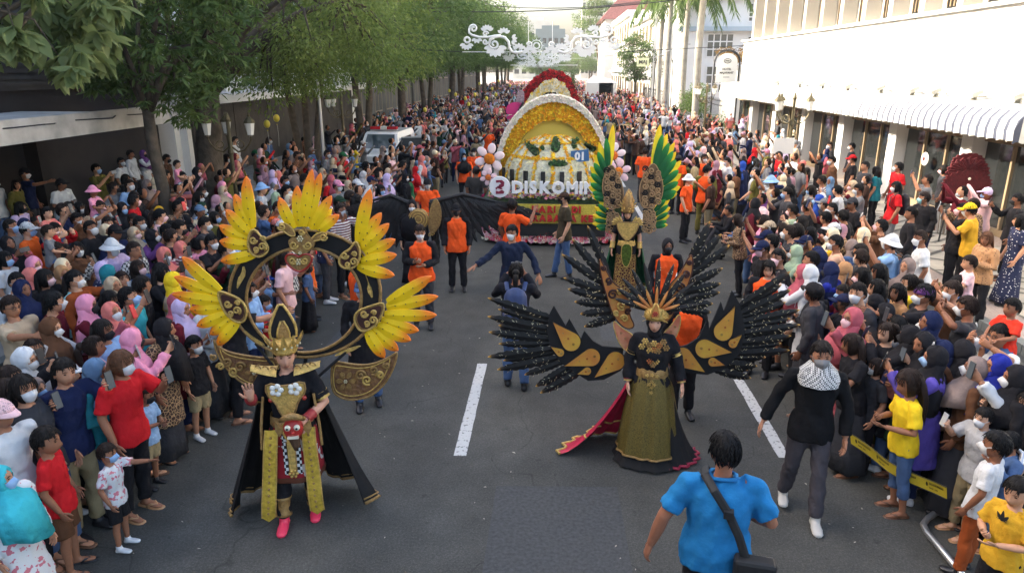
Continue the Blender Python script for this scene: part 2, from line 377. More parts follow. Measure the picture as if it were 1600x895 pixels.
def awning(parent):
    prof = [(0.98, 3.30), (0.80, 3.30), (0.5, 3.26), (0.22, 3.16), (0.06, 2.98), (0.0, 2.76), (0.01, 2.52)]
    y0, y1, st = 15.4, 42.5, 0.075
    n = int((y1 - y0) / st); vs = []; fs = []; uv = []
    for i in range(n + 1):
        y = y0 + st * i; ph = 2 * PI * y / 0.34
        for j, (x, z) in enumerate(prof):
            sag = 0.03 * math.sin(ph) * (1 if j > 1 else 0) + 0.02 * noise.noise(Vector((y * 0.7, j * 0.4, 0)))
            zz = z + (0.05 * abs(math.sin(ph / 2)) if j == len(prof) - 1 else 0) + 0.015 * noise.noise(Vector((y * 0.5, 3, j)))
            vs.append((FX - 1.0 + x + sag, y, zz)); uv.append((y / 0.34, .42))
    P = len(prof)
    for i in range(n):
        for j in range(P - 1): fs.append((i * P + j, (i + 1) * P + j, (i + 1) * P + j + 1, i * P + j + 1))
    nb = len(vs)
    # end panel facing the camera
    q = 14
    for i in range(q + 1):
        x = 0.98 * i / q; top = np.interp(x, [0.0, 0.06, 0.22, 0.5, 0.8, 0.98], [2.80, 2.98, 3.16, 3.26, 3.30, 3.30])
        for j in range(4):
            z = top + (2.50 - top) * j / 3 + (0.05 * abs(math.sin(PI * x / 0.2)) if j == 3 else 0)
            vs.append((FX - 1.0 + x, y0 - 0.006 + 0.02 * math.sin(x * 15) * j / 3, z)); uv.append((x / 0.40 + 0.15, .5))
    for i in range(q):
        for j in range(3): fs.append((nb + i * 4 + j, nb + (i + 1) * 4 + j, nb + (i + 1) * 4 + j + 1, nb + i * 4 + j + 1))
    me = bpy.data.meshes.new('awning'); me.from_pydata(vs, [], fs); u = me.uv_layers.new(name='uv')
    for l in me.loops: u.data[l.index].uv = uv[l.vertex_index]
    me.polygons.foreach_set('use_smooth', [True] * len(fs)); me.materials.append(awning_mat())
    return link('awning', me, parent)
awning(hb)
M_fl = mat('lamp_housing', (0.35, 0.34, 0.30), rough=0.5)
for k, y in enumerate((16.6, 18.3, 20.1, 21.4, 23.4, 26, 28.4, 31, 34)):
    b = MB(); b.box((FX - 0.38, y, 3.44), (0.26, 0.34 + 0.2 * (k % 2), 0.10), M=Matrix.Rotation(R(-25), 3, 'Y')); b.box((FX - 0.18, y, 3.36), (0.3, 0.04, 0.04)).box((FX - 0.3, y, 3.34), (0.04, 0.2, 0.12))
    tag(b.build('floodlight', M_fl), ['nearest', 'second', 'third', 'fourth', 'fifth', 'sixth', 'seventh', 'eighth', 'ninth'][k] + ' small floodlight lying on top of the striped awning', 'floodlight', 'floodlights on the awning')
# ================================================================== right, further along: hotel wing, street houses, red roof
hw = empty('hotel_wing', (0, 0, 0), label='white hotel wing with blue grey cornices behind the palm trunks', cat='building')
MB().box((17, 66, 6.0), (14.2, 14, 12)).build('wall', M_white, hw)
MB().box((10.6, 61.5, 5.2), (1.4, 6, 10.4)).build('corner_wall', M_white, hw)
for z in (6.95, 9.3, 11.6): MB().box((16.9, 58.8, z), (14.6, 0.9, 0.32)).build('cornice', M_bluetrim, hw)
P60 = facY(58.93)
for u0, u1, z0, z1, nu, nz, p in ((11.9, 13.9, 4.9, 6.6, 4, 3, M_glassy), (14.9, 16.8, 7.5, 8.8, 6, 4, M_glassy), (10.3, 11.3, 4.9, 6.5, 2, 3, M_glassy), (15.0, 16.8, 4.6, 6.4, 4, 3, M_glassy), (12.0, 14.0, 2.2, 4.2, 4, 3, M_glassy), (17.5, 19.5, 7.5, 8.8, 6, 4, M_glassy)):
    windows_grid(hw, P60, u0, u1, z0, z1, nu, nz, M_white, p, 0.09)
MB().box((15.4, 47, 2.05), (8.8, 4.0, 3.9)).build('porch_wall', M_white, hw); MB().box((15.4, 47, 4.08), (9.2, 4.4, 0.16)).build('porch_coping', M_cream, hw)
for k in range(2): MB().lathe([(0.22, 4.17), (0.22, 4.3), (0.14, 4.4), (0.14, 5.6), (0.2, 5.7), (0.2, 5.85), (0.08, 6.0)], (12.3 + k * 4, 45.6, 0)).build('porch_column', M_iron, hw)
def street_house(name, x, y0, y1, h, label, storeys, nwin, wallm, parapet=True):
    e = empty(name, (0, 0, 0), label=label, cat='building')
    MB().box((x + 4, (y0 + y1) / 2, h / 2), (8, y1 - y0, h)).build('wall', wallm, e)
    if parapet: MB().box((x + 3.9, (y0 + y1) / 2, h + 0.2), (8.5, y1 - y0 + 0.3, 0.4)).build('parapet', M_white, e)
    for s in range(storeys):
        z = 0.9 + (h - 0.6) / storeys * s
        MB().box((x - 0.25, (y0 + y1) / 2, z + (h - .6) / storeys - 0.55), (0.5, y1 - y0, 0.14)).build('ledge', M_white, e)
        for i in range(nwin):
            ya = y0 + (y1 - y0) * (i + 0.18) / nwin; yb = y0 + (y1 - y0) * (i + 0.82) / nwin
            windows_grid(e, facX(x - 0.05, 1), ya, yb, z, z + (h - .6) / storeys - 1.2, 3, 1, M_cream if s % 2 else M_tan, M_glassy, 0.12, 0.04)
    return e
street_house('street_house', 9.6, 74, 92, 9.2, 'white art deco street house with rows of tall cream window bars', 3, 6, M_white)
street_house('street_house', 9.2, 93, 118, 10.5, 'farther white street house with grey upper storey beside the red roofed one', 3, 7, M_white)
rr = empty('red_roof_house', (0, 0, 0), label='house with dark red tiled hip roof far up the street', cat='building')
MB().box((13, 128, 5.8), (10, 16, 11.6)).build('wall', M_white, rr)
M_rtile = mat('red_roof_tile', (0.20, 0.075, 0.065), noise_amt=0.3, nscale=5)
rf = MB(); rf.add([(7.2, 119, 11.5), (18.8, 119, 11.5), (18.8, 137, 11.5), (7.2, 137, 11.5), (11, 123, 15.8), (15, 123, 15.8), (15, 133, 15.8), (11, 133, 15.8)], [(0, 1, 5, 4), (1, 2, 6, 5), (2, 3, 7, 6), (3, 0, 4, 7), (4, 5, 6, 7), (3, 2, 1, 0)]).build('roof', M_rtile, rr)
for k in range(3): windows_grid(rr, facX(7.95, 1), 121 + k * 5, 124 + k * 5, 7.6, 10.4, 2, 2, M_white, M_glass, 0.15, 0.04)
windows_grid(rr, facY(119.95), 8.6, 10.0, 8.2, 10.6, 1, 2, M_tan, M_glassy, 0.15, 0.04)
M_far = mat('far_plaster', (0.55, 0.53, 0.46), noise_amt=0.1, nscale=0.3)
M_far2 = mat('far_dark_glass', (0.16, 0.20, 0.20), noise_amt=0.1, nscale=0.3)
def tower(x, y, w_, d_, h, m, label):
    e = empty('tower_block', (0, 0, 0), label=label, cat='building'); MB().box((x, y, h / 2), (w_, d_, h)).box((x, y, h + 0.6), (w_ * 0.6, d_ * 0.6, 1.2)).build('wall', m, e)
    for i in range(5):
        for j in range(int(h / 3.4) - 1):
            MB().box((x - w_ / 2 + w_ * (i + .5) / 5, y - d_ / 2 - 0.02, 3 + j * 3.4), (w_ / 5 * .6, 0.1, 1.7)).build('window', M_glass, e)
tower(-9, 300, 15, 12, 22, M_far, 'pale beige tower block beyond the end of the tree row')
tower(-1.5, 260, 10, 10, 17, M_far2, 'dark green glazed office block at the end of the street')
tower(16, 330, 9, 10, 36, M_far, 'slim far tower above the tree beside the red roof')
# ================================================================== left: shuttered building, white building, rear blocks
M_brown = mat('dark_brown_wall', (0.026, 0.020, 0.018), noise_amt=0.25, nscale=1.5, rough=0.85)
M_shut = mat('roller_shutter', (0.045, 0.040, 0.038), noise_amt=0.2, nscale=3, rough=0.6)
M_dimw = mat('shade_dark_wall', (0.13, 0.125, 0.11), noise_amt=.35, nscale=.8, rough=.9)  # wall colour darkened to carry the shade behind the tree row
M_fasc = mat('stained_fascia', (0.50, 0.49, 0.46), noise_amt=0.3, nscale=2.5, rough=0.85)
lb = empty('shuttered_building', (0, 0, 0), label='dark brown building with roller shutters above a stained concrete canopy', cat='building')
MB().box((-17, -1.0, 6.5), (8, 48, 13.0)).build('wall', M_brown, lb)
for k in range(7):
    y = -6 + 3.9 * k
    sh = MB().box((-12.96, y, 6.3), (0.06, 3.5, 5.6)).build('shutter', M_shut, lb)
    sl_ = recalc(MB().box((0, 0, 0), (0.05, 3.44, 0.075)).mesh('slat')); sl_.materials.append(M_shut)
    if y > 7:
        for q in range(36): link('slat', sl_, sh, (-12.92, y, 3.65 + q * 0.15))
    for s in (-1, 1): MB().box((-12.93, y + s * 1.85, 6.3), (0.14, 0.2, 5.8)).build('shutter_frame', mat('rust_frame', (0.11, 0.05, 0.04), noise_amt=0.3), lb)
MB().box((-11.22, 0.5, 2.93), (3.56, 33, 0.16)).build('canopy', M_fasc, lb)
MB().box((-9.36, 0.5, 2.96), (0.12, 33.06, 0.42)).build('fascia', M_fasc, lb)
for k in range(8): MB().box((-12.6, -5 + k * 3.1, 1.48), (0.35, 0.35, 2.72)).build('pillar', M_brown, lb)
def wavy(p0, p1, n, amp, ph):
    return [Vector(p0).lerp(Vector(p1), i / n) + Vector((amp * math.sin(i * 1.7 + ph), 0, 0.02 + 0.015 * math.sin(i * 2.3 + ph))) for i in range(n + 1)]
for k in range(3): tag(MB().tube(wavy((-10.2 + k * .4, -4, 3.02), (-9.8 + k * 0.3, 16.5, 3.02), 40, 0.16, k * 2), 0.012, 5).build('canopy_cable', M_iron), ['outer', 'middle', 'inner'][k] + ' loose black cable lying along the canopy top', 'cable', 'cables on the canopy')
wb = empty('colonial_building', (0, 0, 0), label='white colonial building seen between the street trees', cat='building')
MB().box((-18, 35.5, 6.0), (10, 23, 12)).build('wall', M_white, wb)
for k in range(7):
    y = 24.6 + 3.4 * k
    MB().box((-12.9, y, 6.0), (0.35, 0.55, 12)).build('pilaster', M_white, wb)
    if k < 6:
        windows_grid(wb, facX(-12.95, -1), y + 1.0, y + 2.5, 4.7, 7.0, 2, 3, M_tan, M_glass, 0.07, 0.06)
MB().box((-12.3, 35.5, 3.0), (1.6, 23, 0.3)).build('canopy', M_white, wb); [MB().box((-12.69, 24.6 + 3.4 * k + 1.7, 1.48), (.1, 3.36, 2.7)).build('ground_floor_panel', mat('stone_panel', (.06, .05, .042), noise_amt=.4, nscale=2, bump=.6, bscale=9), wb) for k in range(6)]; MB().box((-12.6, 35.5, 8.2), (0.9, 23.2, 0.3)).build('cornice', M_cream, wb)
for k, (y0, y1, h, m, lab) in enumerate(((48, 66, 11, M_dimw, 'block with shade-darkened walls behind the trunks of the tree row'), (67, 90, 13, M_dimw, 'tall block with shade-darkened walls half hidden by the far tree row'), (91, 125, 12, M_dimw, 'farthest block with shade-darkened walls behind the tree row'))):
    e = empty('street_block', (0, 0, 0), label=lab, cat='building'); MB().box((-18, (y0 + y1) / 2, h / 2), (10, y1 - y0, h)).build('wall', m, e)
    for i in range(5):
        for j in range(3): windows_grid(e, facX(-12.99, -1), y0 + (y1 - y0) * (i + .2) / 5, y0 + (y1 - y0) * (i + .8) / 5, 1.0 + j * 3.4, 3.0 + j * 3.4, 2, 1, M_tan, M_glass, 0.1, 0.06)
# ================================================================== trees
def leaf_mat(name, c1, c2, tr=0.25):
    m = mat(name, c1, rough=0.55, spec=0.35); t = m.node_tree; N = t.nodes; L = t.links; b = N['Principled BSDF']
    a = N.new('ShaderNodeVertexColor'); a.layer_name = 'tint'
    x = N.new('ShaderNodeMix'); x.data_type = 'RGBA'; x.inputs[6].default_value = (*c1, 1); x.inputs[7].default_value = (*c2, 1)
    L.new(a.outputs[0], x.inputs[0]); L.new(x.outputs[2], b.inputs['Base Color'])
    tr_ = N.new('ShaderNodeBsdfTranslucent'); L.new(x.outputs[2], tr_.inputs[0]); ms = N.new('ShaderNodeMixShader'); ms.inputs[0].default_value = tr
    L.new(b.outputs[0], ms.inputs[1]); L.new(tr_.outputs[0], ms.inputs[2]); L.new(ms.outputs[0], N['Material Output'].inputs[0]); return m
M_leafA = leaf_mat('leaf_mid', (0.070, 0.125, 0.036), (0.15, 0.22, 0.060), .45)
M_leafB = leaf_mat('leaf_dark', (0.05, 0.092, 0.03), (0.10, 0.155, 0.045), .42)
M_leafC = leaf_mat('leaf_light', (0.12, 0.185, 0.042), (0.23, 0.29, 0.07), 0.5)
M_leafD = leaf_mat('leaf_broad', (0.15, 0.21, 0.08), (0.27, 0.32, 0.12), 0.5)
M_bark = mat('bark', (0.095, 0.075, 0.055), noise_amt=0.4, nscale=6, bump=0.8, bscale=14, rough=0.95)
M_barkp = mat('palm_bark', (0.30, 0.28, 0.24), noise_amt=0.25, nscale=3, bump=0.4, bscale=10, rough=0.9)
def leaves_mesh(name, P, D, size, aspect, tint, fold=0.25, rng=np.random, fine=False):
    """P (n,3) leaf base points, D (n,3) pointing directions -> mesh of folded 2-quad leaves"""
    n = len(P); D = D / (np.linalg.norm(D, axis=1, keepdims=True) + 1e-9)
    up = rng.normal(size=(n, 3)) * 0.6 + np.array([0, 0, 1.0]); W = np.cross(D, up); W /= np.linalg.norm(W, axis=1, keepdims=True) + 1e-9
    U = np.cross(W, D); s = size * rng.uniform(0.65, 1.3, n)[:, None]; w_ = s * aspect
    a = P; t = P + D * s - U * s * 0.12; mid = P + D * s * 0.45 - U * w_ * fold
    l = mid + W * w_ * 0.5 + U * w_ * fold; r = mid - W * w_ * 0.5 + U * w_ * fold
    V = np.stack([a, l, mid, r, t], 1).reshape(-1, 3); k = (np.arange(n) * 5)[:, None]; nv_ = 5
    if fine:
        rows = []
        for q, wq in ((0, .06), (.16, .55), (.36, .95), (.56, 1.0), (.76, .7), (.9, .36), (1, .02)):
            c = P + D * s * q - U * s * (.05 + .32 * q * q) - U * w_ * fold * wq * .6; rows += [c + W * w_ * .5 * wq + U * w_ * fold * wq, c, c - W * w_ * .5 * wq + U * w_ * fold * wq]
        nv_ = 21; V = np.stack(rows, 1).reshape(-1, 3); k = (np.arange(n) * 21)[:, None]
    Fc = np.concatenate([k + np.array([[0, 1, 2]]), k + np.array([[1, 4, 2]]), k + np.array([[0, 2, 3]]), k + np.array([[2, 4, 3]])], 1).reshape(-1, 3)
    if fine: Fc = np.concatenate([k + np.array([[3 * i + j, 3 * i + 3 + j, 3 * i + 4 + j]]) for i in range(6) for j in (0, 1)] + [k + np.array([[3 * i + j, 3 * i + 4 + j, 3 * i + 1 + j]]) for i in range(6) for j in (0, 1)], 1).reshape(-1, 3)
    me = bpy.data.meshes.new(name); me.vertices.add(len(V)); me.vertices.foreach_set('co', V.astype(np.float32).ravel())
    me.loops.add(len(Fc) * 3); me.loops.foreach_set('vertex_index', Fc.astype(np.int32).ravel())
    me.polygons.add(len(Fc)); me.polygons.foreach_set('loop_start', np.arange(0, len(Fc) * 3, 3, dtype=np.int32)); me.polygons.foreach_set('loop_total', np.full(len(Fc), 3, dtype=np.int32))
    me.update(calc_edges=True)
    ca = me.color_attributes.new('tint', 'FLOAT_COLOR', 'POINT'); tv = np.repeat(tint, nv_); ca.data.foreach_set('color', np.stack([tv, tv, tv, np.ones_like(tv)], 1).astype(np.float32).ravel())
    return me
def tree(name, base, h, crown, leafm, label, nclus=70, per=120, size=0.16, aspect=0.4, lean=(0, 0), trunk_r=0.18, forks=5, fork_z=0.4, clus_r=0.55, droop=0.3, seed=1, group='street trees', stems=1, whorl=False):
    """crown: (cx, cy, cz, rx, ry, rz) relative to base; a trunk with limbs reaching into leaf clumps"""
    rng = np.random.RandomState(seed); rnd = random.Random(seed)
    e = empty(name, base, label=label, cat='tree', group=group); tb = MB(); cx, cy, cz, rx, ry, rz = crown
    tips = []
    for s in range(stems):
        top = Vector((lean[0] + (s - (stems - 1) / 2) * 0.7 * (stems > 1), lean[1] + rnd.uniform(-.3, .3), h * fork_z))
        pts = [Vector((0.15 * (s - (stems - 1) / 2), 0, -0.05)).lerp(top, t) + Vector((rnd.uniform(-.04, .04), rnd.uniform(-.04, .04), 0)) * (0 < t < 1) for t in (0, .12, .3, .5, .75, 1)]
        rr_ = trunk_r / (stems ** 0.5)
        tb.tube(pts, [rr_ * 1.35, rr_ * 1.08, rr_, rr_ * .95, rr_ * .88, rr_ * .8], 10)
        for k in range(forks):
            a = 2 * PI * (k + rnd.uniform(-.3, .3)) / forks
            q = Vector((cx + rx * .62 * math.cos(a), cy + ry * .62 * math.sin(a), cz + rz * rnd.uniform(-.35, .5)))
            m_ = top.lerp(q, .5) + Vector((0, 0, rnd.uniform(0.1, .5)))
            tb.tube([top - Vector((0, 0, .1)), top.lerp(m_, .5), m_, m_.lerp(q, .5) + Vector((rnd.uniform(-.2, .2), rnd.uniform(-.2, .2), 0)), q], [rr_ * .62, rr_ * .5, rr_ * .38, rr_ * .25, rr_ * .1], 7)
            tips += [m_, q]
    C = []
    while len(C) < nclus:
        d = rng.normal(size=3); d /= np.linalg.norm(d); r = rng.uniform(0.45, 1.0) ** 0.6
        p = np.array([cx, cy, cz]) + d * r * np.array([rx, ry, rz]) * (1 + 0.18 * noise.noise(Vector(d * 2.2) + Vector((seed, 0, 0))))
        C.append(p)
    C = np.array(C)
    for c in C[::2]:
        v = Vector(c); t0 = min(tips, key=lambda t: (t - v).length)
        if (t0 - v).length > 0.3: tb.tube([t0, t0.lerp(v, .5) + Vector((rnd.uniform(-.15, .15), rnd.uniform(-.15, .15), rnd.uniform(0, .2))), v], [rr_ * .14 + .006, rr_ * .09 + .004, .004], 5, cap=False)
    tb.build('trunk', M_bark, e, smooth=True)
    P = []; D = []; T = []
    for c in C:
        k = int(per * rng.uniform(0.6, 1.3)); cr = clus_r * rng.uniform(.6, 1.35)
        d = rng.normal(size=(k, 3)); d /= np.linalg.norm(d, axis=1, keepdims=True); r = rng.uniform(0, 1, k)[:, None] ** 0.45
        off = d * r * np.array([1.15, 1.15, 0.7]) * cr
        if whorl:   # rosettes of long drooping leaves
            ns = max(3, k // 9); st = off[:ns]; idx = rng.randint(0, ns, k); off = st[idx]; d = rng.normal(size=(k, 3)) * np.array([1, 1, .35]); 
        P.append(c + off); D.append(d * np.array([1, 1, .5]) + np.array([0, 0, -droop]) + rng.normal(size=(k, 3)) * .35)
        T.append(np.clip(rng.uniform(0, 1) * .6 + rng.uniform(0, .5, k), 0, 1))
    me = leaves_mesh('crown', np.concatenate(P), np.concatenate(D), size, aspect, np.concatenate(T), rng=rng, fine=size > .22 and per < 100); me.materials.append(leafm); link('crown', me, e)
    return e
def tree_copy(src, loc, rz, sc, label):
    o = src.copy(); COL.objects.link(o); o.location = loc; o.rotation_euler = (0, 0, rz); o.scale = sc; o['label'] = label
    for ch in src.children:
        c = ch.copy(); COL.objects.link(c); c.parent = o
    return o
Z0 = 0.12
tree('broadleaf_tree', (-8.0, 7.7, Z0), 6, (1.15, 1.3, 4.75, 1.25, 1.2, 1.0), M_leafD, 'nearest tree with big pale drooping leaves in front of the shutters', 34, 80, .25, .46, trunk_r=.14, clus_r=.36, droop=.75, seed=3, whorl=True, forks=6)
tree('slender_tree', (-8.1, 14.2, Z0), 6.2, (0.15, .2, 4.75, 1.85, 1.7, 1.8), M_leafA, 'slender tree with narrow glossy leaves beside the concrete canopy', 105, 150, .20, .26, trunk_r=.13, clus_r=.50, droop=.55, seed=4, whorl=True, fork_z=.5, forks=6)
tree('rain_tree', (-9.0, 17.8, Z0), 8, (1.2, 1.5, 5.35, 4.0, 3.6, 2.15), M_leafC, 'thick trunked tree with light drooping foliage behind the slender one', 170, 190, .13, .36, trunk_r=.36, clus_r=.7, droop=.5, seed=5, fork_z=.42, lean=(.2, .2))
tree('street_tree', (-8.4, 24.0, Z0), 8.2, (0.6, .8, 5.2, 4.0, 3.6, 2.4), M_leafC, 'leaning many stemmed tree beside the left lamp post farther up', 110, 175, .16, .36, trunk_r=.22, stems=3, clus_r=.75, droop=.4, seed=6, fork_z=.5, forks=4)
tr2 = tree('street_tree', (-8.6, 32.5, Z0), 9, (.7, 0, 6.3, 4.2, 4.2, 2.9), M_leafA, 'tall tree with pale forked trunk behind the white service car', 130, 165, .18, .38, trunk_r=.24, clus_r=.9, droop=.35, seed=7, fork_z=.42, stems=2)
tr3 = tree('street_tree', (-8.6, 41, Z0), 9, (.5, 0, 6.4, 4.4, 4.4, 3.0), M_leafA, 'dense street tree with the darkest crown, fifth along the left pavement', 130, 165, .20, .40, trunk_r=.25, clus_r=1.0, droop=.35, seed=8, fork_z=.40, forks=6)
for k, (y, s, src) in enumerate(((49, 1.0, tr2), (57.5, 1.05, tr3), (67, 1.1, tr2), (78, 1.1, tr3), (91, 1.15, tr2), (106, 1.1, tr3), (124, 1.15, tr2))):
    tree_copy(src, (-8.6 + (k % 2) * .5, y, Z0), 1.1 * k, (s, s, s * (1 + .05 * (k % 3))), ['sixth', 'seventh', 'eighth', 'ninth', 'tenth', 'eleventh', 'twelfth'][k] + ' street tree along the left pavement, counting from the shutters')
tree_copy(tr3, (-2.5, 170, 0), 2, (1.2, 1.2, .85), 'far tree closing the end of the street, west one'); tree_copy(tr2, (4.5, 185, 0), 1, (1.2, 1.2, .85), 'far tree closing the end of the street, east one')
tree_copy(tr3, (-9.5, 150, 0), .5, (1.3, 1.3, 1.2), 'far dark tree at the end of the left row'); tree_copy(tr2, (10.5, 215, 0), .5, (1.6, 1.6, 1.0), 'far tree in the gap below the slim tower')
tree('street_tree', (8.2, 136, 0), 13, (0, 0, 12.5, 4.6, 4, 3.6), M_leafA, 'green tree rising in front of the red roofed house', 70, 150, .30, .45, trunk_r=.35, clus_r=1.2, seed=11)
tree('street_tree', (7.9, 72, Z0), 6.5, (0, 0, 5.0, 1.7, 1.7, 2.3), M_leafB, 'narrow dark tree in front of the art deco house', 60, 130, .20, .40, trunk_r=.16, clus_r=.6, seed=12)
tree('garden_bush', (12.6, 47, 4.16), 1.6, (0, 0, .75, 2.4, .8, .6), leaf_mat('leaf_rust', (.20, .13, .03), (.34, .19, .04)), 'orange leaved bush on top of the white hotel porch', 36, 90, .16, .45, trunk_r=.06, clus_r=.4, seed=13, group='hotel garden plants')
tree('garden_bush', (9.2, 40.5, Z0), 1.5, (0, 0, .85, .7, .7, .7), M_leafA, 'round clipped bush beneath the far end of the awning', 26, 110, .10, .45, trunk_r=.05, clus_r=.28, seed=14, group='hotel garden plants')
tree('garden_bush', (8.9, 47, Z0), 3.0, (0, 0, 1.9, .8, 1.4, 1.2), M_leafA, 'green shrub between palm trunks and hotel sign', 30, 110, .14, .45, trunk_r=.06, clus_r=.4, seed=15, group='hotel garden plants')
tree('conifer', (1.1, 62, 0.0), 4.6, (0, 0, 2.4, .75, .75, 2.1), M_leafB, 'dark conical tree standing right behind the rear flower float', 40, 110, .14, .3, trunk_r=.09, clus_r=.4, seed=16, group='hotel garden plants')
# palms
def palm(loc, h, r, label, seed):
    rnd = random.Random(seed); e = empty('royal_palm', loc, label=label, cat='palm', group='royal palms by the hotel')
    b = MB(); zs = [0, .4, 1, 2, 3.5, 5, 6.5, h - 1.2, h]; 
    b.tube([(0.03 * math.sin(z), 0.02 * math.cos(z), z) for z in zs], [r * 1.35, r * 1.15, r, r * .98, r * 1.05, r * 1.02, r * .95, r * .85, r * .55], 12); b.build('trunk', M_barkp, e, smooth=True)
    MB().lathe([(r * .5, h - .1), (r * .62, h + .3), (r * .4, h + 1.0), (.05, h + 1.3)]).build('crownshaft', M_leafC, e)
    for k in range(12):
        a = 2 * PI * k / 12 + rnd.uniform(-.2, .2); el = rnd.uniform(-.3, .9); L_ = rnd.uniform(2.6, 3.4); pts = []
        for i in range(9):
            t = i / 8; rr_ = L_ * (t - .12 * t * t); pts.append(Vector((math.cos(a) * rr_ * math.cos(el * .6), math.sin(a) * rr_ * math.cos(el * .6), h + .9 + el * rr_ * .7 - 2.4 * t * t)))
        fb = MB(); fb.col = (.3, .3, .3); fb.tube(pts, [.035 - .003 * i for i in range(9)], 5); P = []; D = []
        for i in range(60):
            t = .1 + .9 * i / 60; j = min(int(t * 8), 7); p = pts[j].lerp(pts[j + 1], t * 8 - j); tg = (pts[j + 1] - pts[j]).normalized(); sd_ = tg.cross(Vector((0, 0, 1))).normalized()
            for s in (-1, 1): P.append(p); D.append(sd_ * s * .8 + tg * .5 - Vector((0, 0, .75 + rnd.uniform(-.2, .3))))
        lm = leaves_mesh('frond', np.array(P), np.array(D), .75, .09, np.random.uniform(0, 1, len(P))); lm.materials.append(M_leafA); fr = link('frond', lm, e)
        fb.build('rachis', M_leafC, fr)
for x, y, h, r, lab, sd_ in ((8.5, 44.3, 9.0, .21, 'nearest grey palm trunk by the hotel sign', 1), (8.5, 49.0, 8.6, .19, 'second palm, with the darkest trunk, next to the nearest one', 2), (8.55, 56.5, 8.8, .24, 'third and thickest pale palm trunk', 3), (8.4, 59.5, 8.9, .2, 'fourth palm, half hidden behind the thickest trunk', 4)):
    palm((x, y, Z0), h, r, lab, sd_)
# ================================================================== lamps, poles, wires, signs, fence
M_lampg = mat('lantern_glass', (0.75, 0.74, 0.68), rough=0.3, spec=.6)
M_bronze = mat('bronze_post', (0.12, 0.10, 0.055), rough=0.45, metal=0.5, noise_amt=.3, nscale=9)
def lantern_post(loc, h, label, rz=0, heads=3):
    e = empty('lamp_post', loc, rz, label=label, cat='lamp post', group='ornate lantern posts')
    MB().lathe([(.17, 0), (.17, .25), (.12, .35), (.1, .7), (.06, .8), (.05, h - .9), (.075, h - .85), (.05, h - .75), (.045, h - .1), (.07, h - .05), (.02, h + .12)], seg=10).build('post', M_bronze, e)
    for k in range(3):
        a = [PI, .25 * PI + 1.2, 0][k]; d = Vector((math.cos(a), math.sin(a), 0)); r = .52
        arm = MB(); arm.tube([Vector((0, 0, h - .55)) + d * x + Vector((0, 0, z)) for x, z in ((.03, -.15), (.18, -.28), (.34, -.24), (.46, -.1), (r, .02), (r, .1))], .022, 6)
        arm.tube([Vector((0, 0, h - .55)) + d * (.25 + .09 * math.cos(t * .7)) + Vector((0, 0, -.1 + .09 * math.sin(t * .7))) for t in range(10)], .014, 5)
        ao = arm.build('arm', M_bronze, e)
        c = d * r + Vector((0, 0, h - .45))
        ln = MB().lathe([(.04, 0), (.075, .03), (.12, .30), (.125, .32)], c, 6).build('lantern', M_lampg, e)
        MB().lathe([(.15, .315), (.14, .36), (.07, .44), (.03, .47), (.035, .5), (.01, .58)], c, 8).build('lantern_cap', M_bronze, ln)
        MB().tube([c + Vector((.072 * math.cos(q * PI / 3), .072 * math.sin(q * PI / 3), .02)) for q in range(6)], .01, 4, closed=True).build('lantern_ring', M_bronze, ln)
    return e
lantern_post((7.55, 23.3, Z0), 3.05, 'ornate three armed lantern post in front of the striped awning', .15)
lantern_post((7.6, 36.8, Z0), 3.1, 'ornate lantern post near the far end of the striped awning', .6)
lantern_post((-7.95, 17.2, Z0), 2.75, 'ornate lantern post in front of the thick trunked tree', .1)
lantern_post((-8.2, 27.7, Z0), 2.9, 'ornate lantern post beside the many stemmed tree', .5)
def pole(loc, h, arms, label, m=M_steel):
    e = empty('street_pole', loc, label=label, cat='lamp post', group='plain street poles'); MB().lathe([(.07, 0), (.06, h * .5), (.035, h)], seg=8).build('mast', m, e)
    for dx, dz in arms:
        MB().tube([(0, 0, h - .3), (dx * .5, 0, h - .3 + dz * .6), (dx, 0, h - .3 + dz)], .025, 6).build('arm', m, e)
        MB().box((dx, 0, h - .3 + dz), (.5, .2, .1)).build('lamp_head', m, e)
pole((7.4, 47.5, Z0), 9.5, ((-2.2, .8),), 'tall thin steel street pole in front of the palms')
pole((7.3, 78, Z0), 6.3, ((-2.2, 1.0), (2.0, .8)), 'steel pole with two lamp arms by the white tent')
pole((6.9, 52, Z0), 4.9, ((2.2, .9),), 'short steel pole carrying a loudspeaker box by the palms')
pole((-7.3, 22.3, Z0), 4.1, (), 'thin white pole standing in the left crowd')
for k, (y, z, s) in enumerate(((34, 6.6, .5), (50, 8.4, .7), (62, 9.4, .8))):
    pts = [Vector((-9 + 19 * t / 16, y + .2 * t / 16, z - s * math.sin(PI * t / 16) + (.9 if k == 0 else .3) * t / 16)) for t in range(17)]
    tag(MB().tube(pts, .022, 5).build('overhead_cable', M_iron), ['lowest nearest', 'second', 'farthest'][k] + ' black cable sagging across the street', 'cable', 'cables across the street')
def text_mesh(s, size, depth=.01, bold=0.0):
    c = bpy.data.curves.new('lettering', 'FONT'); c.body = s; c.size = size; c.extrude = depth; c.offset = bold; c.align_x = 'CENTER'; c.align_y = 'CENTER'; c.resolution_u = 2
    me = baked(bpy.data.objects.new('tmp', c)); bpy.data.curves.remove(c); return me
def letters(s, size, parent, m, loc, rx=PI / 2, rz=0, depth=.01, bold=0.0, name='lettering', spacing=None):
    me = text_mesh(s, size, depth, bold); me.materials.append(m); o = link(name, me, parent, loc); o.rotation_euler = (rx, 0, rz); return o
M_signw = mat('sign_white', (.78, .77, .72), rough=.5); M_dark = mat('sign_dark', (.06, .06, .055), rough=.5); M_signg = mat('sign_green', (.50, .55, .36), rough=.5)
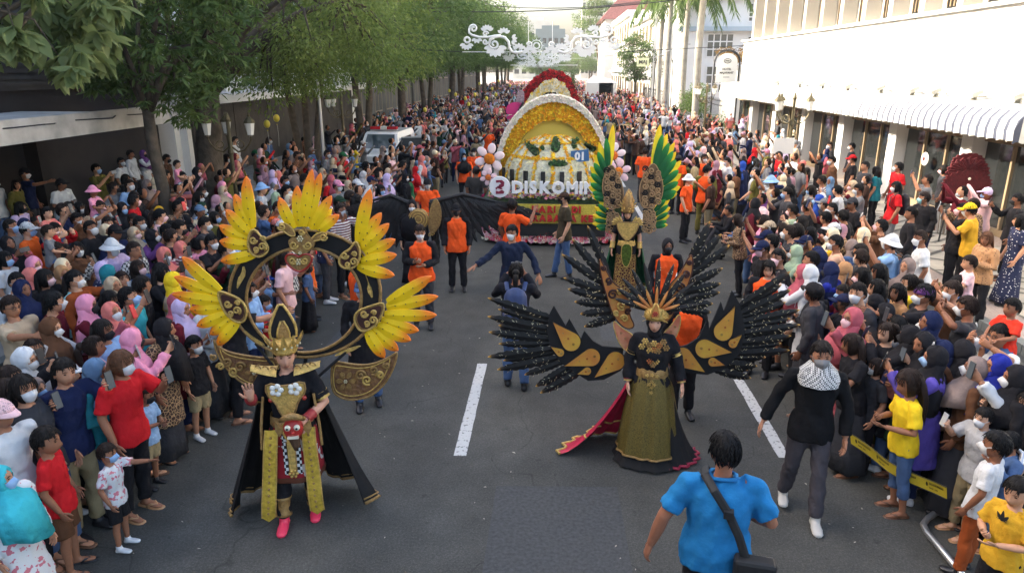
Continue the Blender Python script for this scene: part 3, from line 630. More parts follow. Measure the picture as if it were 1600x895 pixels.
def arch_sign(loc, label, sc=1.0):
    e = empty('arch_sign', loc, label=label, cat='sign', group='arched hotel signs'); e.scale = (sc, sc, sc)
    arc = [(-.58, 3.1), (.58, 3.1), (.58, 4.25)] + [(.58 * math.cos(PI * t / 12), 4.25 + .5 * math.sin(PI * t / 12)) for t in range(1, 12)] + [(-.58, 4.25)]
    MB().prism(arc, .12, 0, lambda u, v, d: Vector((u, d, v))).build('board', M_signw, e)
    MB().tube([(.72 * math.cos(PI * t / 16), .06, 4.28 + .62 * math.sin(PI * t / 16)) for t in range(17)], .06, 6).build('arch', M_iron, e)
    for s in (-1, 1): MB().tube([(.72 * s, .06, 0), (.72 * s, .06, 4.28)], .045, 6).build('post', M_iron, e)
    MB().tube([(.2 * math.cos(t), -.012, 4.32 + .12 * math.sin(t)) for t in np.arange(0, 6.28, .4)], .02, 5, closed=True).box((0, -.012, 4.32), (.24, .02, .06)).build('emblem', M_dark, e)
    letters('HOTEL', .16, e, M_dark, (0, -.012, 3.86), depth=.006, bold=.006); letters('MAJAPAHIT', .155, e, M_dark, (0, -.012, 3.66), depth=.006, bold=.006); MB().box((0, -.008, 3.42), (.36, .01, .03)).build('rule', M_dark, e)
arch_sign((10.0, 43.4, Z0), 'white arched sign board above the far end of the awning'); arch_sign((8.9, 60.5, Z0), 'white arched sign board between the palm trunks')
e = empty('hanging_sign', (7.6, 64, 0), label='pale green sign board reading three dark letters far right', cat='sign'); MB().box((0, 0, 4.55), (1.0, .12, .72)).build('board', M_signg, e); letters('MAJ', .42, e, M_dark, (0, -.07, 4.55), bold=.012); MB().tube([(.5, 0, 0), (.5, 0, 4.2)], .05, 6).build('post', M_steel, e)
def fence(x0, y0, x1, y1, label):
    a = Vector((x0, y0, Z0)); b_ = Vector((x1, y1, Z0)); d = b_ - a; e = empty('iron_fence', a, label=label, cat='fence'); n = int(d.length / .28); bar = recalc(MB().lathe([(.016, .3), (.016, 2.0), (.03, 2.05), (.004, 2.25)], seg=5).mesh('bar')); bar.materials.append(M_iron)
    for i in range(n + 1): link('bar', bar, e, d * (i / n))
    MB().tube([Vector((0, 0, 1.8)), d + Vector((0, 0, 1.8))], .025, 5).tube([Vector((0, 0, .5)), d + Vector((0, 0, .5))], .025, 5).build('rail', M_iron, e)
fence(9.9, 43.2, 9.9, 58, 'black iron fence along the hotel garden')
fence(9.2, 60.5, 8.9, 73.5, 'black iron fence beyond the palms')
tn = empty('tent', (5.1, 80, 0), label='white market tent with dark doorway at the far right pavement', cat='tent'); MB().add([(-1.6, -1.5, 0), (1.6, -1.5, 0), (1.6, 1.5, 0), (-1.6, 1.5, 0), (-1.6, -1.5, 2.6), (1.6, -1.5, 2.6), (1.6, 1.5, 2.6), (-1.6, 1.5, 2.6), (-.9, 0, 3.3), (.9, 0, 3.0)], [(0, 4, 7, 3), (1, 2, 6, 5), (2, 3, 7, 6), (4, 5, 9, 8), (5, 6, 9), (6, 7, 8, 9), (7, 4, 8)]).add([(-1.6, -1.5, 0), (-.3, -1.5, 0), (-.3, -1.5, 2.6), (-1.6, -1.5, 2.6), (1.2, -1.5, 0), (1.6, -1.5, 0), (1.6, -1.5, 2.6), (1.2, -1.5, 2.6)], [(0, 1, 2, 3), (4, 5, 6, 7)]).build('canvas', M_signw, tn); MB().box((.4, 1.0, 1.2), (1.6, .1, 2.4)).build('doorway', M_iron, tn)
# ================================================================== overhead lotus ornament
M_orn = mat('ornament_white', (.80, .82, .80), rough=.6)
def spiral(cx, cy, r, turns, a0, sgn=1, n=22): return [(cx + r * (1 - .8 * t / n) * math.cos(a0 + sgn * turns * 2 * PI * t / n), cy - r * (1 - .8 * t / n) * math.sin(a0 + sgn * turns * 2 * PI * t / n)) for t in range(n + 1)]
def ornament(Y, label, k_=1.0, cxs=0.0, mid=True):
    e = empty('street_ornament', aty(844, 60, Y), label=label, cat='ornament', group='white lotus ornaments over the street'); o0 = Vector(e.location)
    def W(u, v): return aty(844 + (700 + u / 5.333 - 844) * k_ + cxs, 108 - (108 - v / 5.333) * k_, Y) - o0
    def mir(u, s): return u if s > 0 else 1540 - u
    for s in (1, -1):
        for pts, r in ((spiral(212, 240, 34, 1.4, PI, -1), 8), ([(178, 240), (175, 275), (200, 295), (260, 312), (330, 312), (400, 300), (440, 296)], 9), (spiral(385, 370, 48, 1.5, PI * .5, 1), 9), ([(345, 365), (352, 330), (385, 312), (430, 305), (475, 315), (505, 350), (512, 400), (530, 432), (570, 442), (620, 430)], 11), (spiral(312, 285, 24, 1.2, 0, 1), 7), (spiral(310, 350, 24, 1.2, 0, -1), 7), (spiral(680, 375, 24, 1.3, PI, -1), 7)):
            MB().tube([W(mir(u, s), v) for u, v in pts], [r / 5.333 / F * Y * k_] * len(pts), 6).build('scroll', M_orn, e, smooth=True)
        MB().tube([W(mir(160 + 22 * math.cos(t), s), 336 + 22 * math.sin(t)) for t in np.arange(0, 6.28, .45)], 8 / 5.333 / F * Y * k_, 6, closed=True).build('ring', M_orn, e, smooth=True)
        for cu, cv, rad, a0, a1, n in ((155, 360, 62, 190, 350, 6), (325, 268, 62, 20, 160, 6), (240, 312, 55, 200, 340, 4), (395, 385, 98, 180, 360, 7), (465, 290, 62, 20, 160, 5), (520, 330, 60, -70, 60, 4), (590, 420, 62, 20, 160, 5), (680, 445, 70, 0, 180, 6)):
            lo = MB()
            for i in range(n):
                a = R(a0 + (a1 - a0) * (i + .5) / n); L_ = rad; hw_ = rad * .20; ca, sa = math.cos(a), -math.sin(a)
                pet = [(cu + ca * t * L_ - sa * q * hw_, cv + sa * t * L_ + ca * q * hw_) for t, q in ((.25, 0), (.45, .8), (.7, 1), (.88, .6), (1, 0), (.88, -.6), (.7, -1), (.45, -.8))]
                lo.prism([(mir(u, s), v) for u, v in pet], .03, -.015 + .004 * (i % 2), lambda u, v, d: W(u, v) + Vector((0, d, 0)))
            lo.build('lotus', M_orn, e)
    for v, u0, u1 in ((435, 120, 1420), (545, 520, 1080)): MB().tube([W(u0, v), W(u1, v)], .012, 5).build('rail', M_orn, e)
    for t_, rr_ in (((40, 9), (75, 5)) if mid else ()): MB().tube([W(770 + t_ * math.cos(a), 265 + t_ * math.sin(a)) for a in np.arange(0, 6.28, .3)], rr_ / 5.333 / F * Y * k_, 6, closed=True).build('sun_ring', M_orn, e)
    for q in range(12 if mid else 0):
        a = q * PI / 6; MB().tube([W(770 + 80 * math.cos(a), 265 + 80 * math.sin(a)), W(770 + 105 * math.cos(a), 265 + 105 * math.sin(a))], .02, 4).build('sun_ray', M_orn, e)
    for cu in ((580, 700, 840, 960) if mid else ()):
        lo = MB()
        for i in range(6):
            a = R(200 + 140 * (i + .5) / 6); lo.prism([(cu + math.cos(a) * t * 75 - -math.sin(a) * q * 12, 470 - math.sin(a) * t * 75 + math.cos(a) * q * 12) for t, q in ((.2, 0), (.6, 1), (1, 0), (.6, -1))], .03, -.015, lambda u, v, d: W(u, v) + Vector((0, d, 0)))
        lo.build('lotus', M_orn, e)
    for u in (670, 870): MB().tube([W(u, 180), W(u, 545)], .012, 5).build('upright', M_orn, e)
    for s in (0, 1):
        u = 120 if s == 0 else 1420; MB().tube([W(u, 435), Vector((-7.6 if s == 0 else 7.2, Y, W(u, 380).z + o0.z)) - o0], .012, 5).build('stay_wire', M_iron, e)
ornament(27.5, 'white scrolled lotus ornament spanning the street, nearest and largest', mid=False)
ornament(78, 'second white lotus ornament, smaller and paler behind the nearest', .62, -6)
ornament(115, 'third and smallest white lotus ornament far down the street', .42, -4)
# ================================================================== people: bodies, clothes, heads, hands
M_skin = mat('skin', objcol=True, tint=True, rough=0.55, noise_amt=0.08, nscale=25, spec=0.35, sss=0.0)
M_cloth = mat('cloth', objcol=True, rough=0.9, noise_amt=0.16, nscale=7, bump=0.75, bscale=13, sheen=0.0, spec=0.15)
M_silk = mat('satin', objcol=True, rough=0.5, noise_amt=0.1, nscale=5, bump=0.3, bscale=14, spec=0.4)
M_hair = mat('hair', objcol=True, rough=0.6, noise_amt=0.4, nscale=60, bump=0.2, bscale=160, spec=0.2)
M_mask = mat('mask_fabric', objcol=True, rough=0.8, noise_amt=0.05)
M_plast = mat('moulded_plastic', objcol=True, rough=0.4, spec=0.5)
M_dots = pattern('cloth_dots', 'dots', 22, (.75, .74, .70), thr=.22)
M_floral = pattern('cloth_floral', 'blotch', 16, (.55, .16, .20), thr=.58)
M_batik = pattern('cloth_batik', 'crackle', 26, (.42, .27, .14), thr=.07)
M_check = pattern('cloth_check', 'check', 24, (.60, .60, .58))
M_stripe = pattern('cloth_stripe', 'stripe', 7, (.62, .60, .58))
M_camo = pattern('cloth_camo', 'blotch', 11, (.16, .15, .09), thr=.52)
M_leop = pattern('cloth_leopard', 'dots', 30, (.06, .04, .025), thr=.25)
def remesh(mb, vox, smooth=3, ratio=None, wr=0.0, wscale=7.0, seed=0, name='m', keep=None):
    me = mb.mesh('tmp'); recalc(me); o = bpy.data.objects.new('tmp', me)
    m = o.modifiers.new('r', 'REMESH'); m.mode = 'VOXEL'; m.voxel_size = vox; m.use_smooth_shade = True
    if smooth: s = o.modifiers.new('s', 'SMOOTH'); s.iterations = smooth; s.factor = 0.5
    if ratio: d = o.modifiers.new('d', 'DECIMATE'); d.ratio = ratio
    r = baked(o); bpy.data.meshes.remove(me)
    r.name = name
    if wr:
        n = len(r.vertices); co = np.empty(n * 3, np.float32); no = np.empty(n * 3, np.float32); r.vertices.foreach_get('co', co); r.vertices.foreach_get('normal', no)
        co = co.reshape(-1, 3); no = no.reshape(-1, 3); x, y, z = co.T
        f = wr * (np.sin(wscale * (1.6 * z + 2.2 * x + 1.2 * np.sin(5 * y + seed)) * 2 + seed) * .5 + np.sin(wscale * (3.1 * z - 1.7 * y + .8 * np.sin(7 * x)) * 2.2 + 2 * seed) * .35 + np.sin(wscale * 5 * (x + y + .5 * z) + seed) * .2)
        co = co + no * f[:, None]; r.vertices.foreach_set('co', co.ravel().astype(np.float32))
    r.polygons.foreach_set('use_smooth', [True] * len(r.polygons)); r.update(); return r
# ---- head surface: direction (az from front -Y, el) -> point, head centre at origin, height about .23
def head_pt(az, el, off=0.0):
    """az: 0 = front (-Y), + toward person's left (+X)"""
    ce, se = math.cos(el), math.sin(el); sa, ca = math.sin(az), math.cos(az)
    rx, ry, rz = .076, .095, .118
    p = Vector((rx * ce * sa, -ry * ce * ca, rz * se))
    if se < 0:
        k = -se; p.x *= 1 - .30 * k * k; 
        if ca > 0: p.y *= 1 - .10 * k
        else: p.y *= 1 - .38 * k; 
        p.y -= .012 * k * max(ca, 0)
    front = max(ca, 0) ** 2
    if front > 0.2:
        p.y += .012 * front * math.exp(-((abs(az) - .42) / .22) ** 2 - ((el - .06) / .17) ** 2)       # eye sockets
        p.y -= .024 * math.exp(-(az / .17) ** 2) * max(0, math.exp(-((el + .30) / .22) ** 2))           # nose
        p.y -= .006 * math.exp(-(az / .3) ** 2 - ((el + .72) / .13) ** 2)                               # lips
        p.y -= .006 * math.exp(-(az / .5) ** 2 - ((el - .30) / .16) ** 2)                               # brow
    if off: p += Vector((sa * ce, -ca * ce, se)) * off
    return p
def azgrid(n):
    return [2 * PI * (t + .09 * math.sin(4 * PI * t) * 0 - .075 * math.sin(2 * PI * t) * 1.0) for t in [k / n for k in range(n)]]
def head_shell(mb, M, offfn, nu=24, nv=16, e0=-PI / 2, e1=PI / 2):
    az = azgrid(nu); vs = []; fs = []
    for j in range(nv + 1):
        el = e0 + (e1 - e0) * j / nv
        for a in az: aa = (a + PI) % (2 * PI) - PI; vs.append(M @ head_pt(aa, el, offfn(aa, el)))
    for j in range(nv):
        for i in range(nu):
            k = (i + 1) % nu; fs.append((j * nu + i, j * nu + k, (j + 1) * nu + k, (j + 1) * nu + i))
    fs.append(tuple(range(nu - 1, -1, -1))); fs.append(tuple(nv * nu + i for i in range(nu)))
    mb.add(vs, fs)
def add_head(mb, M, nu=24, nv=18):
    mb.col = (1, 1, 1); n0 = len(mb.v); head_shell(mb, M, lambda a, e: 0, nu, nv)
    # lips tint
    Mi = M.inverted()
    for i in range(n0, len(mb.v)):
        p = Mi @ Vector(mb.v[i])
        if p.y < -.07 and -.088 < p.z < -.072 and abs(p.x) < .024: mb.c[i] = (.75, .45, .45)
    for s in (-1, 1):
        mb.col = (.92, .85, .82); mb.ball(M @ Vector((s * .078, .006, -.006)), (.010, .020, .030), 6, 5, M.to_3x3())
        mb.col = (.10, .08, .07); mb.ball(M @ Vector((s * .031, -.0805, .006)), (.0135, .006, .0062), 7, 4, M.to_3x3())
        mb.col = (.22, .17, .15); mb.tube([M @ Vector((s * x, y, z)) for x, y, z in ((.014, -.0935, .024), (.032, -.0905, .029), (.05, -.079, .022))], [.0035, .0045, .003], 5)
    mb.col = (1, 1, 1)
# ---- hands
def add_hand(mb, wrist, d, n, thumb_side, mode='relaxed', sc=1.0):
    """d: along fingers, n: palm normal (palm faces n), thumb_side: +-1 along cross(d, n)"""
    d = Vector(d).normalized(); n = Vector(n); n = (n - d * n.dot(d)).normalized(); t = d.cross(n).normalized() * thumb_side; w0 = Vector(wrist)
    mb.tube([w0 - d * .02 * sc, w0 + d * .015 * sc, w0 + d * .05 * sc, w0 + d * .085 * sc, w0 + d * .097 * sc], [(.024 * sc, .019 * sc), (.031 * sc, .017 * sc), (.040 * sc, .016 * sc), (.040 * sc, .013 * sc), (.036 * sc, .008 * sc)], 8, side=t)
    curl = {'relaxed': .38, 'open': .08, 'grip': 1.15, 'fist': 1.5}[mode]
    for k, (o, L_) in enumerate(((.029, .070), (.0095, .079), (-.0105, .073), (-.029, .058))):
        p = w0 + d * (.088 - .004 * abs(k - 1)) * sc + t * o * sc; a = .12 * k * (curl > .2); pts = [p]; dirv = d + t * (.10 * (1.3 - k) if mode == 'open' else .02 * (1.5 - k))
        ang = 0
        for q, fr in enumerate((.45, .32, .23)):
            ang += (curl + a * .3) * (.6 if q == 0 else .8); dv = (dirv * math.cos(ang) + n * math.sin(ang)).normalized(); pts.append(pts[-1] + dv * L_ * fr * sc)
        mb.tube(pts, [.0095 * sc, .009 * sc, .0082 * sc, .006 * sc], 5)
    p = w0 + d * .022 * sc + t * .026 * sc; dv = (d * .75 + t * (.75 if mode != 'fist' else .2) + n * .35).normalized(); p1 = p + dv * .038 * sc; dv2 = (d * .95 + t * (.2 if mode in ('grip', 'fist') else .45) + n * (.6 if mode in ('grip', 'fist') else .15)).normalized(); p2 = p1 + dv2 * .03 * sc
    mb.tube([p, p1, p2, p2 + dv2 * .022 * sc], [.014 * sc, .0115 * sc, .0098 * sc, .006 * sc], 6)
# ---- poses.   person faces -Y, own right hand at -X
V3 = lambda *a: Vector(a)
def base_pose():
    return dict(sh=.185, R=(V3(-.245, .03, 1.13), V3(-.235, -.07, .89)), L=(V3(.245, .03, 1.13), V3(.235, -.07, .89)), hR=('relaxed', V3(.9, -.2, 0)), hL=('relaxed', V3(-.9, -.2, 0)),
                kR=V3(-.105, -.01, .49), kL=V3(.105, -.01, .49), aR=V3(-.115, .02, .085), aL=V3(.115, .02, .085), hip=V3(0, 0, .90), chest=V3(0, 0, 1.25), head=V3(0, -.012, 1.575), hy=0.0, hp=0.0, hs=1.0, bulk=1.0, belly=0.0, female=0.0)
def mk(**k):
    p = base_pose(); p.update(k); return p
POSES = dict(
    stand=mk(hy=.1),
    stand2=mk(kR=V3(-.10, -.06, .49), aR=V3(-.13, -.10, .085), hy=-.35, L=(V3(.26, .05, 1.14), V3(.10, -.17, 1.02)), hL=('relaxed', V3(0, .5, -.5))),
    phone_both=mk(R=(V3(-.25, -.15, 1.20), V3(-.085, -.34, 1.43)), L=(V3(.25, -.15, 1.20), V3(.085, -.34, 1.43)), hR=('grip', V3(.8, .5, 0)), hL=('grip', V3(-.8, .5, 0)), hp=.05),
    phone_one=mk(R=(V3(-.26, -.17, 1.22), V3(-.13, -.36, 1.42)), hR=('grip', V3(.8, .5, 0)), hy=-.1, hp=.05),
    phone_up=mk(R=(V3(-.29, -.17, 1.30), V3(-.20, -.34, 1.55)), hR=('grip', V3(.8, .5, 0)), hp=.18, hy=-.15),
    arms_up=mk(R=(V3(-.28, -.17, 1.38), V3(-.10, -.30, 1.63)), L=(V3(.28, -.17, 1.38), V3(.08, -.30, 1.63)), hR=('grip', V3(.8, .5, 0)), hL=('grip', V3(-.8, .5, 0)), hp=.22),
    chest=mk(R=(V3(-.25, -.03, 1.12), V3(-.07, -.25, 1.17)), L=(V3(.25, -.02, 1.12), V3(.06, -.24, 1.11)), hR=('grip', V3(.3, .5, .6)), hL=('relaxed', V3(0, .6, .6)), hp=-.12, hy=.15),
    wave=mk(R=(V3(-.32, -.12, 1.25), V3(-.30, -.30, 1.46)), hR=('open', V3(.2, -1, 0)), hy=.25, hp=.1),
    reach=mk(R=(V3(-.22, -.26, 1.34), V3(-.19, -.50, 1.38)), hR=('open', V3(.7, 0, -.7)), hy=-.1, chest=V3(0, -.03, 1.25)),
    carry=mk(R=(V3(-.24, -.10, 1.42), V3(-.13, -.22, 1.52)), L=(V3(.24, -.10, 1.42), V3(.13, -.22, 1.52)), hR=('grip', V3(.6, .6, 0)), hL=('grip', V3(-.6, .6, 0))),
    walk=mk(kR=V3(-.09, -.20, .52), aR=V3(-.10, -.33, .10), kL=V3(.095, .05, .49), aL=V3(.10, .30, .14), R=(V3(-.27, .12, 1.14), V3(-.26, .10, .89)), L=(V3(.26, -.05, 1.14), V3(.24, -.24, .95))),
    sit=mk(hip=V3(0, .1, .22), chest=V3(0, .08, .58), head=V3(0, .05, .90), kR=V3(-.20, -.28, .50), kL=V3(.20, -.28, .50), aR=V3(-.14, -.42, .085), aL=V3(.14, -.42, .085), R=(V3(-.27, -.05, .50), V3(-.16, -.30, .55)), L=(V3(.27, -.05, .50), V3(.16, -.30, .55)), hR=('relaxed', V3(0, 0, -1)), hL=('relaxed', V3(0, 0, -1)), shz=.74),
    ride=mk(hip=V3(0, .02, .10), chest=V3(0, 0, .45), head=V3(0, -.012, .775), kR=V3(-.15, -.24, .06), kL=V3(.15, -.24, .06), aR=V3(-.14, -.26, -.32), aL=V3(.14, -.26, -.32), R=(V3(-.23, -.10, .38), V3(-.12, -.27, .32)), L=(V3(.23, -.10, .38), V3(.12, -.27, .32)), hR=('relaxed', V3(0, 0, -1)), hL=('relaxed', V3(0, 0, -1)), shz=.60),
)
for k_, dy_, dp_ in (('stand', -.65, .12), ('phone_one', .35, -.08), ('phone_up', .45, .05), ('chest', -.55, .15), ('stand2', .5, .1), ('phone_both', .1, .2)):
    POSES[k_ + '_v'] = dict(POSES[k_], hy=POSES[k_]['hy'] + dy_, hp=POSES[k_]['hp'] + dp_, chest=POSES[k_]['chest'] + V3(.015, -.02, 0), head=POSES[k_]['head'] + V3(.01, -.035, -.01), hip=V3(.02, .01, .9))
def shoulders(p):
    z = p.get('shz', 1.40) - .022; c = p['chest']
    return V3(-p['sh'], c.y + .01, z), V3(p['sh'], c.y + .01, z)
def head_M(p):
    return Matrix.Translation(p['head']) @ Matrix.Rotation(p['hy'], 4, 'Z') @ Matrix.Rotation(-p['hp'], 4, 'X') @ Matrix.Scale(p['hs'], 4)
def torso(mb, p, g, top=True, seg=14, z_low=0.0, flare=0.0):
    """g: extra thickness"""
    h, c = p['hip'], p['chest']; s = shoulders(p); nk = (s[0] + s[1]) / 2; k = p['bulk']; bl = p['belly']; fem = p['female']; sd_ = (1, 0, 0)
    low = h + V3(0, 0, -.06 - z_low); g0 = g; g2 = g + (.012 if g > .01 else 0)
    wst = h.lerp(c, .45)
    mb.tube([low, h + V3(0, 0, .02), wst + V3(0, -bl * .5, 0), c + V3(0, -fem * .015, 0), c.lerp(nk, .72), nk + V3(0, 0, .015), nk + V3(0, -.005, .05)],
            [((.163 + flare) * k + g2, (.113 + flare * .8) * k + g2), (.170 * k + g2, (.117 + bl * .3) * k + g2), ((.138 + .012 * (k > 1)) * k + g, (.100 + bl) * k + g), (.162 * k + g, (.112 + fem * .02 + bl * .3) * k + g), (.175 * k + g, .098 * k + g), (.105 * k + g, .072 + g), (.062 + g * .6, .058 + g * .6)], seg, side=sd_)
def arm(mb, p, side, g, upto=1.0, seg=9, loose=0.0):
    s = shoulders(p)[0 if side == 'R' else 1]; e, w_ = p[side]; k = (p['bulk'] + 1) / 2; q = V3(-.045 if side == 'L' else .045, 0, .0)
    if upto <= .5:
        f = upto / .5; end = s.lerp(e, f); mb.tube([s + q * 1.6 + V3(0, 0, .012), s, s.lerp(end, .4), s.lerp(end, .75), end], [.044 * k + g * .8, .056 * k + g * .8, .053 * k + g, .052 * k + g + loose * .5, .050 * k + g + loose], seg)
    else:
        f = (upto - .5) / .5; end = e.lerp(w_, f); mb.tube([s + q * 1.6 + V3(0, 0, .012), s, s.lerp(e, .2), s.lerp(e, .55), e, e.lerp(end, .4), end], [.042 * k + g * .8, .054 * k + g * .8, .053 * k + g * .9, .047 * k + g, .041 * k + g, .041 * k + g + loose * .3, .029 + .012 * (1 - f) + g + loose], seg)
def leg(mb, p, side, g, upto=1.0, seg=10, loose=0.0):
    sx = -1 if side == 'R' else 1; h = p['hip'] + V3(sx * .085, 0, -.02); kn = p['k' + side]; an = p['a' + side]; k = p['bulk']
    if upto <= .5:
        end = h.lerp(kn, upto / .5); mb.tube([h + V3(0, 0, .05), h, h.lerp(end, .5), end], [.088 * k + g, .092 * k + g, .078 * k + g + loose * .5, .064 * k + g + loose], seg)
    else:
        f = (upto - .5) / .5; end = kn.lerp(an, f); calf = kn.lerp(an, .35) + V3(0, .012, 0)
        mb.tube([h + V3(0, 0, .05), h, h.lerp(kn, .5), kn, calf, kn.lerp(end, .75), end], [.086 * k + g, .09 * k + g, .074 * k + g, .054 * k + g, .053 * k + g + loose * .4, .042 + g + loose * .8, .036 + g + loose], seg)
def foot_dir(p, side):
    kn, an = p['k' + side], p['a' + side]; return V3(-.06 if side == 'R' else .06, -1, 0).normalized()
def foot(mb, p, side, g=0.0, seg=8):
    an = p['a' + side]; f = foot_dir(p, side); z = V3(0, 0, 1)
    mb.tube([an + V3(0, 0, .03), an, an - z * .035 + f * .01], [.036 + g, .037 + g, .038 + g], seg)
    hz = an - z * (.085 - .03)
    mb.tube([hz - f * .055, hz - f * .04, hz + f * .03 + z * .008, hz + f * .10, hz + f * .16 - z * .008, hz + f * .185 - z * .012], [(.022 + g, .018 + g), (.032 + g, .030 + g), (.036 + g, .035 + g), (.043 + g, .024 + g), (.038 + g, .016 + g), (.02 + g, .010 + g)], seg, side=(f.y, -f.x, 0))
_cache = {}
def body_mesh(key, p, vox=.014, nu=24):
    if ('b', key) in _cache: return _cache['b', key]
    mb = MB(); torso(mb, p, 0); s = shoulders(p); nk = (s[0] + s[1]) / 2
    for sd_ in 'RL': arm(mb, p, sd_, 0); leg(mb, p, sd_, 0); foot(mb, p, sd_)
    hm = head_M(p); mb.tube([nk - V3(0, 0, .03), nk + V3(0, 0, .05), hm @ V3(0, .02, -.06)], [.062, .054, .052 * p['hs']], 10)
    r = remesh(mb, vox, 3, .55); co = np.empty(len(r.vertices) * 3, np.float32); r.vertices.foreach_get('co', co)
    fb = MB(); fb.col = (1, 1, 1); fb.add([tuple(x) for x in co.reshape(-1, 3)], [tuple(q.vertices) for q in r.polygons]); bpy.data.meshes.remove(r)
    add_head(fb, hm, nu, int(nu * .75))
    for sd_, ts in (('R', 1), ('L', -1)):
        e, w_ = p[sd_]; mode, n = p['h' + sd_]; d = p.get('d' + sd_, (w_ - e)); dd = Vector(d).normalized(); nn = Vector(n)
        t_ = 1 if dd.cross(nn).dot(V3(0, -1, .6)) > 0 else -1; add_hand(fb, w_, d, n, t_, mode)
    me = fb.mesh('body_' + key, True); recalc(me); me.materials.append(M_skin); _cache['b', key] = me; return me
def top_mesh(key, p, kind, vox=.016):
    """kind: tee, long, tunic, vest"""
    if ('t', key, kind) in _cache: return _cache['t', key, kind]
    mb = MB(); g = .016 if kind != 'vest' else .028
    torso(mb, p, g, z_low=.05 if kind != 'tunic' else .0, flare=.012)
    if kind == 'tunic' and 'shz' not in p:
        h = p['hip']; mb.tube([h + V3(0, 0, .12), h, h + V3(0, 0, -.25), h + V3(0, 0, -.42)], [(.17 + g, .12 + g), (.185 + g, .135 + g), (.215 + g, .165 + g), (.235 + g, .185 + g)], 16, side=(1, 0, 0))
    if kind != 'vest':
        for sd_ in 'RL': arm(mb, p, sd_, .014, {'tee': .40, 'long': .96, 'tunic': .95}[kind], loose=.012 if kind != 'tunic' else .016)
    me = remesh(mb, vox, 2, .6, .009, seed=len(key) % 7, name=kind + '_' + key); me.materials.append(M_cloth); _cache['t', key, kind] = me; return me
def bottom_mesh(key, p, kind, vox=.018):
    if ('l', key, kind) in _cache: return _cache['l', key, kind]
    mb = MB(); h = p['hip']
    if kind == 'skirt' and 'shz' not in p:
        pts = [h + V3(0, 0, .10), h, h + V3(0, 0, -.3), h + V3(0, 0, -.6), h + V3(0, 0, -.82)]; seg = 26; vs = []; fs = []
        for i, (q, a, b_) in enumerate(zip(pts, (.15, .185, .205, .235, .27), (.11, .13, .155, .185, .21))):
            for s in range(seg):
                t = 2 * PI * s / seg; f = 1 + (.09 * math.sin(7 * t + i * .4) * i / 4); vs.append(q + V3(a * f * math.cos(t), b_ * f * math.sin(t), 0))
        for i in range(4):
            for s in range(seg): fs.append((i * seg + s, i * seg + (s + 1) % seg, (i + 1) * seg + (s + 1) % seg, (i + 1) * seg + s))
        fs.append(tuple(range(seg))); fs.append(tuple(4 * seg + s for s in range(seg))); mb.add(vs, fs); me = mb.mesh('skirt_' + key, True); recalc(me)
    else:
        g = .012; gw = .004; mb.tube([h + V3(0, 0, .09), h + V3(0, 0, .0), h + V3(0, 0, -.08)], [(.152 * p['bulk'] + gw, .106 * p['bulk'] + gw), (.166 * p['bulk'] + gw, .114 * p['bulk'] + gw), (.15 * p['bulk'] + g, .105 * p['bulk'] + g)], 14, side=(1, 0, 0))
        for sd_ in 'RL': leg(mb, p, sd_, g, {'trousers': .98, 'shorts': .47, 'skirt': .9, 'capri': .80}[kind], loose=.016 if kind != 'shorts' else .02)
        me = remesh(mb, vox, 2, .6, .009, seed=3 + len(key) % 5, name=kind + '_' + key)
    me.materials.append(M_cloth); _cache['l', key, kind] = me; return me
def shoe_mesh(key, p, kind='shoe', sides='R'):
    if ('s', key, kind, sides) in _cache: return _cache['s', key, kind, sides]
    mb = MB()
    for sd_ in sides:
        if kind == 'shoe': foot(mb, p, sd_, .009)
        else:
            an = p['a' + sd_]; f = foot_dir(p, sd_); hz = an - V3(0, 0, .079); x = V3(-f.y, f.x, 0)
            mb.tube([hz - f * .075, hz - f * .05, hz + f * .03, hz + f * .11, hz + f * .18, hz + f * .205], [(.024, .012), (.044, .013), (.044, .013), (.054, .013), (.046, .013), (.024, .010)], 10, side=(f.y, -f.x, 0))
            for s in (-1, 1): mb.tube([hz + f * .13 + V3(0, 0, .03), hz + f * .08 + x * s * .03 + V3(0, 0, .038), hz + f * .04 + x * s * .042 + V3(0, 0, .012)], [.012, .014, .013], 5)
    if kind == 'shoe': me = remesh(mb, .011, 1, .5, name='shoes_' + key)
    else: me = mb.mesh('sandals_' + key, True); recalc(me)
    me.materials.append(M_plast); _cache['s', key, kind, sides] = me; return me
